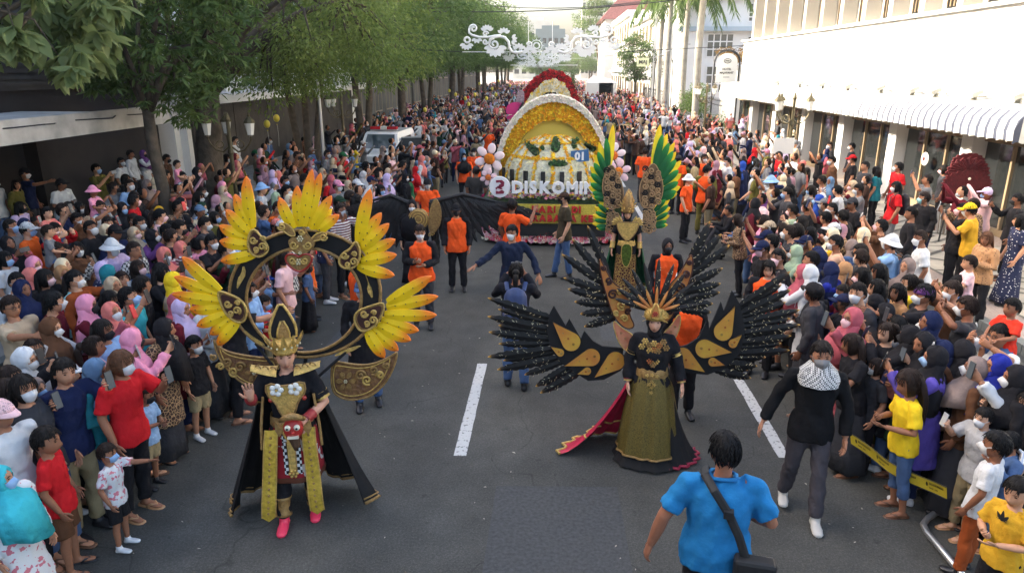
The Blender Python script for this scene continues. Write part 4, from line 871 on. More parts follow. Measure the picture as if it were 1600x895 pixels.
# ---- things worn on the head, in head space (head centre at origin)
def _sm(a, b, x): t = min(1, max(0, (x - a) / (b - a))); return t * t * (3 - 2 * t)
def face_gap(a, e, w_=.85, lo=-1.15, hi=.62):
    """1 inside the face opening"""
    ex = (a / w_) ** 2 + (((e - (lo + hi) / 2)) / ((hi - lo) / 2)) ** 2; return 1 - _sm(.82, 1.12, ex)
HEADGEAR = {}
def headgear():
    I = Matrix.Identity(4)
    def strands(mb, n, ok, ln, seed):
        rs = random.Random(seed); k = 0
        while k < n:
            a, e = rs.uniform(-PI, PI), math.asin(rs.uniform(-.5, 1))
            if not ok(a, e): continue
            k += 1; pts = [head_pt(a, e, .014)]; a2, e2 = a, e
            for q in range(3): e2 -= ln / .11 / 3 * rs.uniform(.6, 1.2); a2 += rs.uniform(-.10, .10); pts.append(head_pt(a2, e2, .019 + .004 * (q == 2) * rs.random()))
            mb.tube(pts, [.0055, .005, .0035, .0008], 3, cap=False)
    def fin(mb, name, m): me = mb.mesh(name, True); recalc(me); me.materials.append(m); HEADGEAR[name] = me
    mb = MB(); head_shell(mb, I, lambda a, e: -.02 if (e < -.15 - .35 * abs(math.cos(a / 2)) or (abs(a) < 1.25 and e < .52 - .10 * abs(a)) or (abs(a) < 1.9 and e < -.05)) else .012 + .008 * _sm(.2, 1.2, e) + .009 * noise.noise(V3(a * 7, e * 8, 0)), 34, 24, -1.1); strands(mb, 230, lambda a, e: e > .62 or (abs(a) > 1.4 and e > .15) or (abs(a) > 2.1 and e > -.25), .045, 1); fin(mb, 'short_hair', M_hair)
    mb = MB(); head_shell(mb, I, lambda a, e: -.02 if (abs(a) < .95 and e < .50) or e < -1.0 else .017 + .004 * noise.noise(V3(a * 4, e * 5, 2)), 30, 22)
    mb.tube([V3(0, .06, .06), V3(0, .088, -.04), V3(0, .092, -.16), V3(0, .085, -.28), V3(0, .075, -.36)], [(.07, .05), (.088, .045), (.105, .045), (.09, .035), (.05, .02)], 12, side=(1, 0, 0)); strands(mb, 150, lambda a, e: e > .6 or (abs(a) > 1.2 and e > 0), .08, 2)
    for q in range(46):
        t = -1.35 + 2.7 * q / 45; rs_ = random.Random(q); x, y = .10 * math.sin(t), .035 + .10 * math.cos(t) * .8; mb.tube([V3(x * .8, y, .0), V3(x, y + .012, -.12), V3(x * rs_.uniform(.8, 1.15), y + rs_.uniform(0, .02), -.25), V3(x * rs_.uniform(.6, 1), y, rs_.uniform(-.40, -.32))], [.012, .013, .010, .001], 4, cap=False)
    fin(mb, 'long_hair', M_hair)
    mb = MB(); head_shell(mb, I, lambda a, e: -.02 if (abs(a) < 1.1 and e < .52) or e < -.75 else .012 + .003 * noise.noise(V3(a * 4, e * 5, 4)), 30, 20)
    mb.ball(V3(0, .125, .03), (.045, .045, .045), 10, 7); mb.tube([V3(0, .13, .03), V3(0, .165, -.03), V3(0, .16, -.14), V3(0, .14, -.24)], [.03, .038, .03, .008], 9); strands(mb, 120, lambda a, e: e > .6 or (abs(a) > 1.3 and e > 0), .06, 3); fin(mb, 'tied_hair', M_hair)
    def scarf(name, drape, seed):
        mb = MB(); head_shell(mb, I, lambda a, e: (-.03 if face_gap(a, e) > .5 else .020 + .004 * math.sin(a * 5 + e * 3 + seed)), 30, 22)
        seg = 28; prof = [(-.03, .088, .095, .015), (-.11, .082, .088, .012), (-.17, .12, .115, .0), (-.215, .195, .135, -.01), (-.28, .225, .155, -.01), (-.28 - drape, .235, .175, -.015)]; vs = []; fs = []
        for i, (z, a_, b_, yo) in enumerate(prof):
            for s in range(seg):
                t = 2 * PI * s / seg; f = 1 + .07 * math.sin(6 * t + seed + i * .7) * (i / 5) + .03 * math.sin(11 * t + seed * 2); zz = z - (.05 * math.cos(t + PI / 2 + .3) if i == 5 else 0) - (0.07 * math.sin(t) ** 2 if i == 5 else 0) * (1 if math.sin(t) < 0 else .4)
                vs.append(V3(a_ * f * math.cos(t), yo + b_ * f * math.sin(t), zz))
        for i in range(5):
            for s in range(seg): fs.append((i * seg + s, i * seg + (s + 1) % seg, (i + 1) * seg + (s + 1) % seg, (i + 1) * seg + s))
        fs.append(tuple(range(seg))); fs.append(tuple(5 * seg + s for s in range(seg))); mb.add(vs, fs); fin(mb, name, M_cloth)
    mb = MB(); head_shell(mb, I, lambda a, e: (-.03 if face_gap(a, e, .86, -1.5) > .5 else .016), 30, 22); mb.tube([V3(0, .02, -.06), V3(0, .025, -.13), V3(0, .03, -.17)], [(.075, .08), (.07, .072), (.08, .075)], 14); fin(mb, 'hood', M_cloth)
    scarf('headscarf', .10, 0); scarf('headscarf_long', .24, 2)
    mb = MB(); head_shell(mb, I, lambda a, e: -.03 if e < .22 else .022, 26, 18)
    pts = []; n = 13
    for r_, k in ((.09, 0), (.175, 1)):
        for i in range(n):
            a = -1.05 + 2.1 * i / (n - 1); q = head_pt(a, .32, .02); d = V3(math.sin(a) * .8, -math.cos(a), 0); pts.append(V3(q.x, q.y, .045 + .0) if k == 0 else V3(q.x * 1.05, q.y - .085 * math.cos(a * 1.35), .030 - .012 * abs(a)))
    vs = pts + [v - V3(0, 0, .007) for v in pts]; N2 = 2 * n; fs = [(i, i + 1, n + i + 1, n + i) for i in range(n - 1)] + [(N2 + i + 1, N2 + i, N2 + n + i, N2 + n + i + 1) for i in range(n - 1)] + [(n + i, n + i + 1, N2 + n + i + 1, N2 + n + i) for i in range(n - 1)]
    mb.add(vs, fs); mb.ball(V3(0, .01, .142), (.010, .010, .006), 6, 4); fin(mb, 'cap', M_cloth)
    mb = MB(); head_shell(mb, I, lambda a, e: -.03 if e < .25 else .026 + .012 * _sm(.9, 1.3, e), 26, 18)
    mb.lathe([(.095, .06), (.15, .012), (.156, .008), (.15, .004), (.10, .045)], seg=26, M=Matrix.Diagonal((1, 1.12, 1)).to_3x3()); fin(mb, 'bucket_hat', M_cloth)
    mb = MB(); head_shell(mb, I, lambda a, e: -.03 if e < .10 else .016, 24, 16); fin(mb, 'beanie', M_cloth)
    # mask: open patch over the lower face
    vs = []; fs = []; nu, nv = 12, 8
    for j in range(nv + 1):
        for i in range(nu + 1):
            u = -1 + 2 * i / nu; v = j / nv; a = u * 1.0; e = -1.18 + (1.10 + .10 * (1 - abs(u)) - .18 * abs(u)) * v + .12 * abs(u); edge = min(1, 4 * v, 4 * (1 - v)) * min(1, 3.5 * (1 - abs(u))); vs.append(head_pt(a, e, .004 + .010 * edge) + V3(0, -.006 * edge * (1 - abs(u)), .001 * ((j % 2) * 2 - 1)))
    for j in range(nv):
        for i in range(nu): k = j * (nu + 1) + i; fs.append((k, k + 1, k + nu + 2, k + nu + 1))
    mb = MB(); mb.add(vs, fs)
    for s in (-1, 1): mb.tube([head_pt(s * .95, -.15, .006), head_pt(s * 1.25, .0, .008), V3(s * .085, .014, .02)], .0025, 4)
    me = mb.mesh('mask', True); me.materials.append(M_mask); HEADGEAR['mask'] = me
    mb = MB()
    for s in (-1, 1): mb.tube([V3(s * .033 + .022 * math.cos(t), -.103 + .006 * abs(math.cos(t)), .006 + .017 * math.sin(t)) for t in np.arange(0, 6.28, .52)], .0025, 4, closed=True); mb.tube([V3(s * .054, -.094, .01), V3(s * .082, .01, .012)], .0025, 4)
    mb.tube([V3(-.011, -.105, .01), V3(.011, -.105, .01)], .0025, 4); me = mb.mesh('glasses'); me.materials.append(M_plast); HEADGEAR['glasses'] = me
headgear()
def phone_mesh():
    b = MB(); b.box((0, 0, 0), (.074, .008, .155)); b.mi = 1; b.box((0, .0052, 0), (.068, .0016, .146)); b.mi = 0; b.box((-.02, -.0055, .055), (.024, .003, .030))
    me = b.mesh('phone'); recalc(me); me.materials.append(M_plast); me.materials.append(mat('phone_screen', (.03, .035, .04), rough=.12, emit=(.5, .55, .6, .03))); return me
PHONE = phone_mesh()
PHONE_AT = {'phone_both': (V3(0, -.43, 1.50), 'land'), 'phone_one': (V3(-.095, -.425, 1.50), 'port'), 'phone_up': (V3(-.165, -.405, 1.645), 'port'), 'arms_up': (V3(0, -.35, 1.73), 'land'), 'chest': (V3(-.02, -.33, 1.19), 'port')}
# ---- colours: name -> linear base colour
def C8(*rgb): return srgb(*rgb)
CN = {'black': C8(34, 33, 36), 'charcoal': C8(60, 60, 64), 'grey': C8(120, 120, 122), 'light grey': C8(172, 172, 174), 'white': C8(206, 207, 208), 'cream': C8(222, 206, 172), 'beige': C8(188, 166, 138), 'tan': C8(176, 132, 92), 'brown': C8(98, 66, 46), 'dark brown': C8(62, 44, 36), 'taupe': C8(132, 116, 110), 'maroon': C8(96, 26, 38), 'red': C8(196, 32, 38), 'scarlet': C8(226, 58, 40), 'orange': C8(232, 104, 40), 'salmon': C8(214, 122, 112), 'rose': C8(176, 88, 98), 'pink': C8(226, 146, 172), 'pale pink': C8(232, 190, 192), 'mauve': C8(168, 128, 140), 'lilac': C8(196, 176, 210), 'purple': C8(104, 62, 118), 'violet': C8(90, 76, 160), 'navy': C8(30, 38, 70), 'blue': C8(44, 76, 158), 'royal blue': C8(38, 48, 140), 'denim': C8(76, 100, 138), 'light blue': C8(142, 176, 216), 'sky blue': C8(40, 150, 220), 'teal': C8(38, 118, 128), 'turquoise': C8(64, 178, 190), 'aqua': C8(152, 208, 208), 'green': C8(40, 104, 66), 'dark green': C8(38, 62, 46), 'sage': C8(160, 178, 148), 'olive': C8(104, 98, 48), 'mustard': C8(206, 158, 44), 'yellow': C8(232, 196, 40), 'khaki': C8(158, 142, 108), 'rust': C8(150, 74, 36), 'steel blue': C8(100, 128, 158), 'peach': C8(226, 176, 146)}
SKINS = [C8(182, 130, 100), C8(166, 114, 84), C8(196, 146, 114), C8(150, 102, 76), C8(206, 158, 128), C8(134, 88, 64)]
HAIRC = [C8(22, 19, 18), C8(30, 24, 21), C8(19, 18, 19), C8(42, 30, 24)]
def child_pose(p, hs=1.28):
    q = dict(p); q['hs'] = hs; q['head'] = p['head'] + V3(0, 0, .03); q['sh'] = .165; return q
CPOSES = {k: child_pose(POSES[k]) for k in ('stand', 'reach', 'ride', 'chest', 'stand2')}
def person(loc, rz, pose='stand', top=('tee', 'white'), bottom=('trousers', 'black'), head=('short_hair', None), mask=None, skin=None, h=1.66, shoes=('shoe', 'black'), label=None, group=None, mirror=False, child=False, mats={}, rnd=random, P=None, key=None, glasses=False, vox=.014, extra=None, shirt_under=None):
    p = P or (CPOSES if child else POSES)[pose]; key = key or (pose + ('_c' if child else '')); sc = h / 1.70
    o = link('person', body_mesh(key, p, vox), None, loc, rz, skin or rnd.choice(SKINS)); o.scale = (-sc if mirror else sc, sc, sc)
    tag(o, label, 'person', group)
    def part(name, me, col, m=None):
        c = link(name, me, o, None, None, CN[col] if isinstance(col, str) else col)
        if m: c.material_slots[0].link = 'OBJECT'; c.material_slots[0].material = m
        return c
    if top:
        part({'tee': 'shirt', 'long': 'long_sleeved_top', 'tunic': 'tunic', 'vest': 'vest'}[top[0]], top_mesh(key, p, top[0]), top[1], mats.get('top'))
    if shirt_under: part('undershirt', top_mesh(key, p, shirt_under[0]), shirt_under[1])
    if bottom: part(bottom[0], bottom_mesh(key, p, bottom[0]), bottom[1], mats.get('bottom'))
    if shoes:
        for q in 'RL': part(shoes[0], shoe_mesh(key, p, shoes[0], q), shoes[1])
    hm = head_M(p)
    def wear(name, col, m=None):
        c = part(name.replace('_long', '') if name.startswith('headscarf') else name, HEADGEAR[name], col, m); c.matrix_local = hm; return c
    if head:
        kind, col = head
        if kind in ('cap', 'bucket_hat', 'beanie'): wear('short_hair' if not (head[2:] and head[2]) else head[2], rnd.choice(HAIRC)); wear(kind, col)
        elif kind in ('short_hair', 'long_hair', 'tied_hair'): wear(kind, CN[col] if col else rnd.choice(HAIRC))
        else: wear(kind, col, mats.get('head'))
    if mask: wear('mask', mask)
    if glasses: wear('glasses', 'black')
    return o
def hold_phone(o, pose, col, label):
    if pose not in PHONE_AT: return
    p, ori = PHONE_AT[pose]; ph = link('phone', PHONE, None, None, None, CN[col]); ph['label'] = label; ph['category'] = 'phone'; ph['group'] = 'phones held up by spectators'
    M = Matrix.LocRotScale(o.location, o.rotation_euler, o.scale) @ Matrix.Translation(p) @ Matrix.Rotation(R(-12), 4, 'X') @ (Matrix.Rotation(PI / 2, 4, 'Y') if ori == 'land' else Matrix.Identity(4))
    l_, q, s_ = M.decompose(); ph.location = l_; ph.rotation_mode = 'QUATERNION'; ph.rotation_quaternion = q; ph.scale = (abs(s_.x), abs(s_.y), abs(s_.z))
# ================================================================== the crowd along the street
# x y kind head-colour top-colour pose ; heads as seen, set on the ground below them.  kinds: h scarf, H long scarf, m short hair, f long hair, t tied hair, c cap, b bucket hat, n beanie, k child, g girl, K child on shoulders
LEFT = """
5 278 m - white stand|20 281 f - olive stand|40 271 c black navy reach|89 280 c black white chest|16 313 f - lilac stand|26 338 h navy navy stand|45 348 c white orange stand|63 348 m - red carry|82 347 K - grey|100 325 K - salmon|118 333 m - brown carry|110 313 f - black stand
148 288 K pink pink|173 285 m - grey stand|187 284 m - light_blue stand2|155 263 m - olive phone_both|190 249 m - white stand|206 235 m - white stand|222 235 h purple white phone_one|191 270 f - black stand|248 268 m - charcoal chest|279 248 K - pink|256 245 m - brown stand|224 285 h taupe taupe stand2
197 303 m - black stand|221 307 m - red stand|243 320 h mustard mustard phone_one|270 318 h black black stand|284 310 h black grey phone_one|189 318 h black black stand|151 328 m - dark_brown stand|167 318 k - peach stand|199 333 m - charcoal phone_one|163 361 c black navy stand|199 356 h beige denim phone_up|167 381 b white lilac phone_one
98 378 f - white stand|121 383 f - brown stand|251 363 m - black phone_up|270 358 m - brown chest|254 391 h salmon rose phone_one|8 381 f - white stand|30 386 g - lilac chest|67 419 h tan tan stand|38 429 f - black stand|96 426 f - aqua phone_one|121 426 m - rust reach|153 419 h teal charcoal stand|176 419 f - denim phone_both|229 419 f - black phone_one
244 414 f - maroon stand|260 436 h yellow beige phone_one|241 434 m - black stand|8 436 m - white stand|14 476 m - beige reach|38 446 h navy navy stand|73 467 m - maroon stand|113 474 H pink maroon phone_one|150 453 f - navy stand|79 509 k - red stand|49 528 t - black phone_up|178 481 h salmon rose phone_up|211 451 m - turquoise phone_up
265 462 h rose rose phone_one|275 483 H lilac maroon chest|169 507 f - light_blue reach|211 502 h pink pink phone_one|141 544 t - pale_pink phone_one|9 551 h white black stand|31 573 f - black phone_up|77 582 h steel_blue teal chest|101 591 c white black phone_one|14 598 f - charcoal stand
60 610 h taupe charcoal stand|300 265 h black black stand|330 253 h black charcoal chest|352 245 f - black stand|368 218 m - white stand|363 240 h grey grey phone_one|416 218 f - denim stand|401 235 c green khaki reach
412 253 h mauve mauve phone_one|428 257 f - maroon phone_up|430 268 h salmon red stand|440 242 h brown maroon phone_one|466 243 m - brown phone_both|491 213 h pale_pink black stand|481 250 h mauve grey stand|310 283 m - black stand|328 306 h mauve taupe chest|345 293 h beige grey phone_one|350 278 h pink rose stand|295 306 f - black stand|398 293 b light_blue white phone_up
426 303 h sage charcoal stand|408 326 m - denim phone_up|436 338 h beige beige stand|431 351 c white maroon phone_one|342 343 k - beige stand|333 371 m - black phone_one|338 389 m - dark_green phone_one|322 338 h light_grey light_blue arms_up|308 404 h brown maroon phone_up|451 278 m - black stand|471 275 m - charcoal phone_one|516 275 h rose red stand|539 285 h beige taupe phone_one|528 289 c pink grey reach
554 285 c white black phone_one|531 316 c dark_green red stand|541 303 m - brown stand|558 313 f - charcoal stand|441 293 m - navy phone_one|402 437 c blue light_blue reach|444 455 m - black reach|432 478 k - red chest|435 402 f - pale_pink phone_one|474 418 f - denim stand|395 395 f - brown phone_one|370 420 f - charcoal phone_one|605 280 H lilac lilac stand|629 278 H black black stand2|643 267 h red red stand
641 279 f - green stand|650 250 h salmon white phone_one|651 237 h rose beige stand|585 263 m - black phone_one|607 256 f - charcoal phone_one|622 252 m - black stand|572 252 m - brown phone_up|533 243 c green red phone_one|553 224 f - yellow phone_both|677 239 m - maroon phone_one|710 217 m - black stand|656 230 c rose grey stand|592 232 h taupe brown stand|510 240 m - grey stand|500 262 h beige brown phone_up|575 280 f - rose phone_one|590 296 f - lilac stand|560 270 h light_grey charcoal stand
"""
RIGHT = """
1223 240 m - red stand|1236 263 g - pink stand|1259 268 g - salmon stand|1337 245 c red black stand|1308 250 m - brown stand|1294 225 m - black stand|1350 258 m - charcoal stand|1338 278 h beige maroon phone_one|1309 275 h steel_blue navy stand|1321 290 m - white phone_up|1277 308 h blue charcoal stand|1295 310 c grey black stand|1213 283 b light_blue beige stand|1191 305 h purple red stand|1243 288 f - black stand|1233 300 m - charcoal phone_one
1242 321 m - sage stand|1266 316 m - black phone_one|1192 341 f - pink phone_up|1203 363 c navy charcoal stand|1250 353 f - black stand|1261 371 c navy black phone_one|1241 383 h sage sage phone_one|1266 383 h navy navy phone_one|1206 390 c navy black stand|1281 351 f - brown phone_up|1294 333 m - black stand|1311 328 m - maroon phone_up|1301 356 c white cream stand|1304 366 h cream mustard phone_one|1324 376 m - peach phone_up|1304 399 h navy navy stand|1316 419 h navy royal_blue phone_one
1334 409 h tan tan stand|1354 399 m - black stand|1125 255 h mauve maroon stand|1145 250 m - white phone_one|1161 255 h blue navy stand|1161 274 k - yellow stand|1178 245 f - charcoal stand|1176 230 h red black stand|1392 376 b white light_blue phone_up|1373 344 m - brown arms_up|1362 394 m - charcoal stand|1384 418 f - black phone_one|1362 424 f - white stand|1352 288 m - grey phone_one|1435 407 h taupe charcoal stand|1460 370 m - white stand
1326 434 h white white phone_one|1296 448 c black charcoal stand|1297 464 m - maroon phone_one|1314 471 h black black chest|1334 488 c navy black phone_one|1368 464 h black charcoal phone_one|1391 481 h black black phone_one|1411 441 f - tan stand|1430 461 n purple black reach|1435 431 t - yellow stand|1507 474 m - charcoal carry|1530 461 K - scarlet|1510 394 K - pale_pink|1490 450 m - brown carry|1468 491 h black grey phone_one|1386 508 h rose rose phone_up
1332 518 t - scarlet phone_one|1297 515 f - black phone_one|1455 515 h navy navy phone_up|1475 548 h light_grey light_blue arms_up|1490 568 H black violet phone_one|1405 555 f - black phone_up|1368 568 t - black phone_one|1555 555 h black black stand|1562 582 h royal_blue white phone_up|1540 602 h taupe brown phone_up|1593 568 h black black stand|1556 660 m - light_grey phone_one
1596 690 m - denim wave|1586 640 f - black phone_one|1420 330 m - black stand|1285 275 m - stripe stand|1272 288 f - grey stand|1330 330 m - black stand|1345 315 c charcoal black phone_up|1222 345 f - black phone_one|1225 375 m - brown stand|1285 395 m - charcoal phone_one|1345 360 h cream beige stand|1228 405 m - black stand|1345 450 m - charcoal stand|1380 445 f - black stand|1440 500 f - grey phone_up|1510 540 h navy black stand|1420 535 h black black phone_one|1355 540 m - black stand|1385 565 f - charcoal stand
"""
STAND = """
1399 289 f - red stand grey|1447 278 m - grey arms_up navy|1453 302 m - black stand navy|1510 322 m - black phone_up black|1525 313 m - batik phone_one black|1532 326 c yellow mustard phone_one black|1551 350 f brown leopard chest black|1591 307 m - black phone_one black|1594 336 f - dots stand dots|1392 259 m - red stand black|1372 262 f - teal stand black|1480 262 f - charcoal stand black|1330 225 m - charcoal stand black
"""
rnd = random.Random(21)
SPOT = []       # taken ground positions
def far_enough(x, y, d=.36): return all((x - a) ** 2 + (y - b) ** 2 > d * d for a, b in SPOT)
def settle(x, y, d=.36, grow=.03):
    """nudge a spot until it is clear of its neighbours"""
    for it in range(40):
        f = [0., 0.]; hit = False
        for a, b in SPOT:
            q = math.hypot(x - a, y - b)
            if q < d: hit = True; f[0] += (x - a + 1e-3) / (q + 1e-3) * (d - q) * .6; f[1] += (y - b + 1e-3) / (q + 1e-3) * (d - q) * .6
        if not hit: break
        x += f[0]; y += f[1]
    return x, y
PATT = {'batik': ('dark brown', M_batik, 'batik patterned'), 'floral': ('white', M_floral, 'floral'), 'leopard': ('tan', M_leop, 'leopard print'), 'dots': ('navy', M_dots, 'polka dot'), 'stripe': ('maroon', M_stripe, 'striped'), 'check': ('charcoal', M_check, 'checked')}
POSET = {'stand': ('looking on', 'standing upright', 'arms at the sides'), 'stand2': ('one hand at the waist',), 'phone_both': ('filming with both hands',), 'phone_one': ('filming with one hand',), 'phone_up': ('holding a phone up high',), 'arms_up': ('both arms raised with a phone',), 'chest': ('hands in front of the chest',), 'wave': ('waving an open hand',), 'reach': ('one arm stretched forward',), 'carry': ('carrying a child on the shoulders',), 'ride': ('sitting on shoulders',), 'walk': ('walking',), 'sit': ('sitting on the road',)}
USED = {}
def article(s): return s
def spectator_label(kind, hc, topw, pose, mask, y, side, child):
    hd = {'h': f'{hc} headscarf', 'H': f'long {hc} headscarf', 'c': f'{hc} cap', 'b': f'{hc} bucket hat', 'n': f'{hc} beanie'}.get(kind)
    who = 'child' if child else 'person'
    hair = {'m': 'short haired', 'f': 'long haired', 't': 'ponytailed', 'k': 'short haired', 'g': 'long haired', 'K': 'small'}.get(kind, '')
    a = f'{who} in {hd} and {topw}' if hd else f'{hair} {who} in {topw}'
    base = a + (f', {mask} mask' if mask else '') + ', ' + POSET[pose][0]
    for where in (('', 'near the shutters', 'by the thick trunked tree', 'across from the rear flower float') if side < 0 else ('', 'near the barrier tape', 'across from the flower float', 'close to the striped awning')):
        k = (base + (' ' + where if where else ''))
        if len(k.replace(',', '').split()) <= 16 and k not in USED:
            ok = {'': True, 'near the shutters': y < 9, 'by the thick trunked tree': 9 <= y < 18, 'across from the rear flower float': y >= 18, 'near the barrier tape': y < 8, 'across from the flower float': 8 <= y < 16, 'close to the striped awning': y >= 16}[where]
            if ok: USED[k] = 1; return k
    return None
N_PEOPLE = [0]; N_PHONE = [0]
def spectator(x, y, side, kind, hc, tc, pose, bot=None, face=None, z=0.0, hgt=None):
    child = kind in 'kgK'; 
    if kind == 'K': pose = 'ride'
    if child and pose not in CPOSES: pose = 'stand'
    mats = {}; topw = tc.replace('_', ' '); col = topw
    if topw in PATT: col, mats['top'], topw = PATT[topw]
    hc = hc.replace('_', ' ') if hc != '-' else None
    if kind == 'h' or kind == 'H': tk = rnd.choice(('tunic', 'tunic', 'long')) if kind == 'h' else 'tunic'
    elif child: tk = 'tee'
    else: tk = rnd.choice(('tee', 'tee', 'long'))
    word = {'tee': 'shirt', 'long': 'long sleeved top', 'tunic': 'tunic'}[tk]
    female = kind in 'hHftg'
    if bot is None: bk, bc = (rnd.choice((('skirt', 'black'), ('trousers', 'black'), ('trousers', 'navy'), ('skirt', 'charcoal'), ('trousers', 'denim'))) if female else rnd.choice((('trousers', 'black'), ('trousers', 'denim'), ('trousers', 'khaki'), ('shorts', 'charcoal'), ('trousers', 'charcoal'))))
    else: bk, bc = bot
    if child and bot is None: bk, bc = rnd.choice((('shorts', 'khaki'), ('shorts', 'charcoal'), ('capri', 'denim')))
    hd = {'h': ('headscarf', hc), 'H': ('headscarf_long', hc), 'm': ('short_hair', None), 'f': ('long_hair', None), 't': ('tied_hair', None), 'c': ('cap', hc), 'b': ('bucket_hat', hc), 'n': ('beanie', hc), 'k': ('short_hair', None), 'g': ('long_hair', None), 'K': ('short_hair', None)}[kind]
    if kind == 'K' and hc: hd = ('bucket_hat', hc)
    if kind == 'f' and hc: hd = ('long_hair', 'brown')
    mk_ = rnd.choice((None, None, None, None, 'white', 'white', 'white', 'white', 'light blue', 'black', 'pale pink')) if kind != 'K' else None
    lab = None; tries = 0
    while lab is None and tries < 14:
        lab = spectator_label(('b' if kind == 'K' and hc else kind), hc, f'{topw} {word}', pose, mk_, y, side, child); tries += 1
        if lab is None: mk_ = [None, 'white', 'light blue', 'black', 'pale pink', 'aqua', 'grey', 'teal'][tries % 8]
    if lab is None: return None
    if face is None:
        tx, ty = (0.0, y + rnd.uniform(-2.0, 2.5)) if side < 0 else (0.0, y + rnd.uniform(-1.0, 4.0))
        face = math.atan2(tx - x, -(ty - y)) + rnd.uniform(-.25, .25)
    h = hgt or (rnd.uniform(1.05, 1.25) if child else rnd.uniform(1.52, 1.64) if female else rnd.uniform(1.62, 1.74))
    if kind == 'K': h = 1.02
    pk = pose + '_v' if (not child and pose + '_v' in POSES and rnd.random() < .5) else pose
    o = person((x, y, z), face, pk, (tk, col), (bk, bc), hd, mk_, h=h, shoes=rnd.choice((('shoe', 'black'), ('sandal', 'brown'), ('sandal', 'tan'), ('shoe', 'white'), ('sandal', 'black'))), label=lab, group='spectators lining the street', mirror=rnd.random() < .5, child=child, mats=mats, rnd=rnd, glasses=(not child and rnd.random() < .08))
    N_PEOPLE[0] += 1
    if pose not in ('carry', 'ride'): o.rotation_euler = (rnd.uniform(-.06, .09), rnd.uniform(-.05, .05), face)
    if pose in PHONE_AT and not child:
        pc = rnd.choice(('black', 'black', 'charcoal', 'charcoal', 'black', 'red', 'light grey', 'navy')); short = lab.split(',')[0]
        pl_ = f'{pc} phone of {short}'
        if ' near ' in lab or ' by ' in lab or ' across ' in lab or ' close ' in lab: pl_ += ' ' + [lab[lab.index(k) + 1:] for k in (' near ', ' by ', ' across ', ' close ') if k in lab][0]
        kk = 0
        while pl_ in USED or len(pl_.split()) > 16:
            kk += 1; pc = ('black', 'charcoal', 'white', 'red', 'light grey', 'navy', 'pink', 'green', 'yellow')[kk % 9]; pl_ = f'{pc} phone of {short}'
            if kk > 9: pl_ = f'{pc} phone of {short}, {mk_ or "no"} mask'
            if kk > 20: break
        USED[pl_] = 1; hold_phone(o, pose, pc, pl_); N_PHONE[0] += 1
    return o
HZ = {'K': 1.95, 'k': 1.03, 'g': 1.03}
KERB_Z = lambda x: .12 if (x < -7.68 or x > 7.08) else 0.0
FEET = {'303 558': ('shorts', 'khaki'), '230 514': ('skirt', 'charcoal'), '183 558': ('trousers', 'black'), '36 640': ('trousers', 'black'), '87 690': ('shorts', 'brown'), '325 520': ('skirt', 'charcoal'), '1513 702': ('trousers', 'rust'), '1418 606': ('capri', 'denim'), '148 600': ('trousers', 'khaki')}
FRONT = [(-3.85, 5.52, 'f', 'brown', 'red', 'phone_one', ('trousers', 'black'), 1.35, 1.66), (-4.08, 6.5, 'H', 'black', 'batik', 'stand', ('skirt', 'charcoal'), 1.5, 1.60), (-3.92, 6.95, 'k', '-', 'black', 'stand', ('shorts', 'khaki'), 1.2, 1.18), (-4.02, 7.5, 'f', '-', 'white', 'stand2', ('skirt', 'charcoal'), 1.5, 1.58), (-4.12, 5.2, 'm', '-', 'navy', 'phone_one', ('trousers', 'khaki'), 1.3, 1.68), (-3.92, 4.72, 'k', '-', 'red', 'stand', ('shorts', 'brown'), 1.9, 1.30), (-3.68, 5.02, 'k', '-', 'floral', 'reach', ('shorts', 'black'), 1.6, .98), (-4.2, 4.62, 'c', 'pale_pink', 'white', 'stand', ('trousers', 'black'), 1.2, 1.60), (-3.78, 4.12, 'H', 'turquoise', 'floral', 'stand', ('trousers', 'black'), 1.3, 1.38), (-4.45, 5.0, 'f', '-', 'black', 'phone_one', None, 1.4, 1.58), (-3.95, 5.95, 'k', '-', 'light_blue', 'chest', None, 1.5, 1.05),
         (3.30, 5.95, 'g', '-', 'yellow', 'chest', ('capri', 'denim'), -1.6, 1.40), (3.44, 5.12, 'k', '-', 'white', 'stand', ('trousers', 'rust'), -2.35, 1.26), (3.52, 6.45, 'h', 'black', 'dark_green', 'chest', ('trousers', 'khaki'), -1.5, 1.60), (3.42, 6.95, 't', '-', 'black', 'chest', ('capri', 'olive'), -1.3, 1.56)]
for x, y, kind, hc, tc, pose, bot, fc, h_ in FRONT:
    SPOT.append((x, y)); spectator(x, y, -1 if x < 0 else 1, kind, hc, tc, pose, bot, fc, 0.0, h_)
riders = []
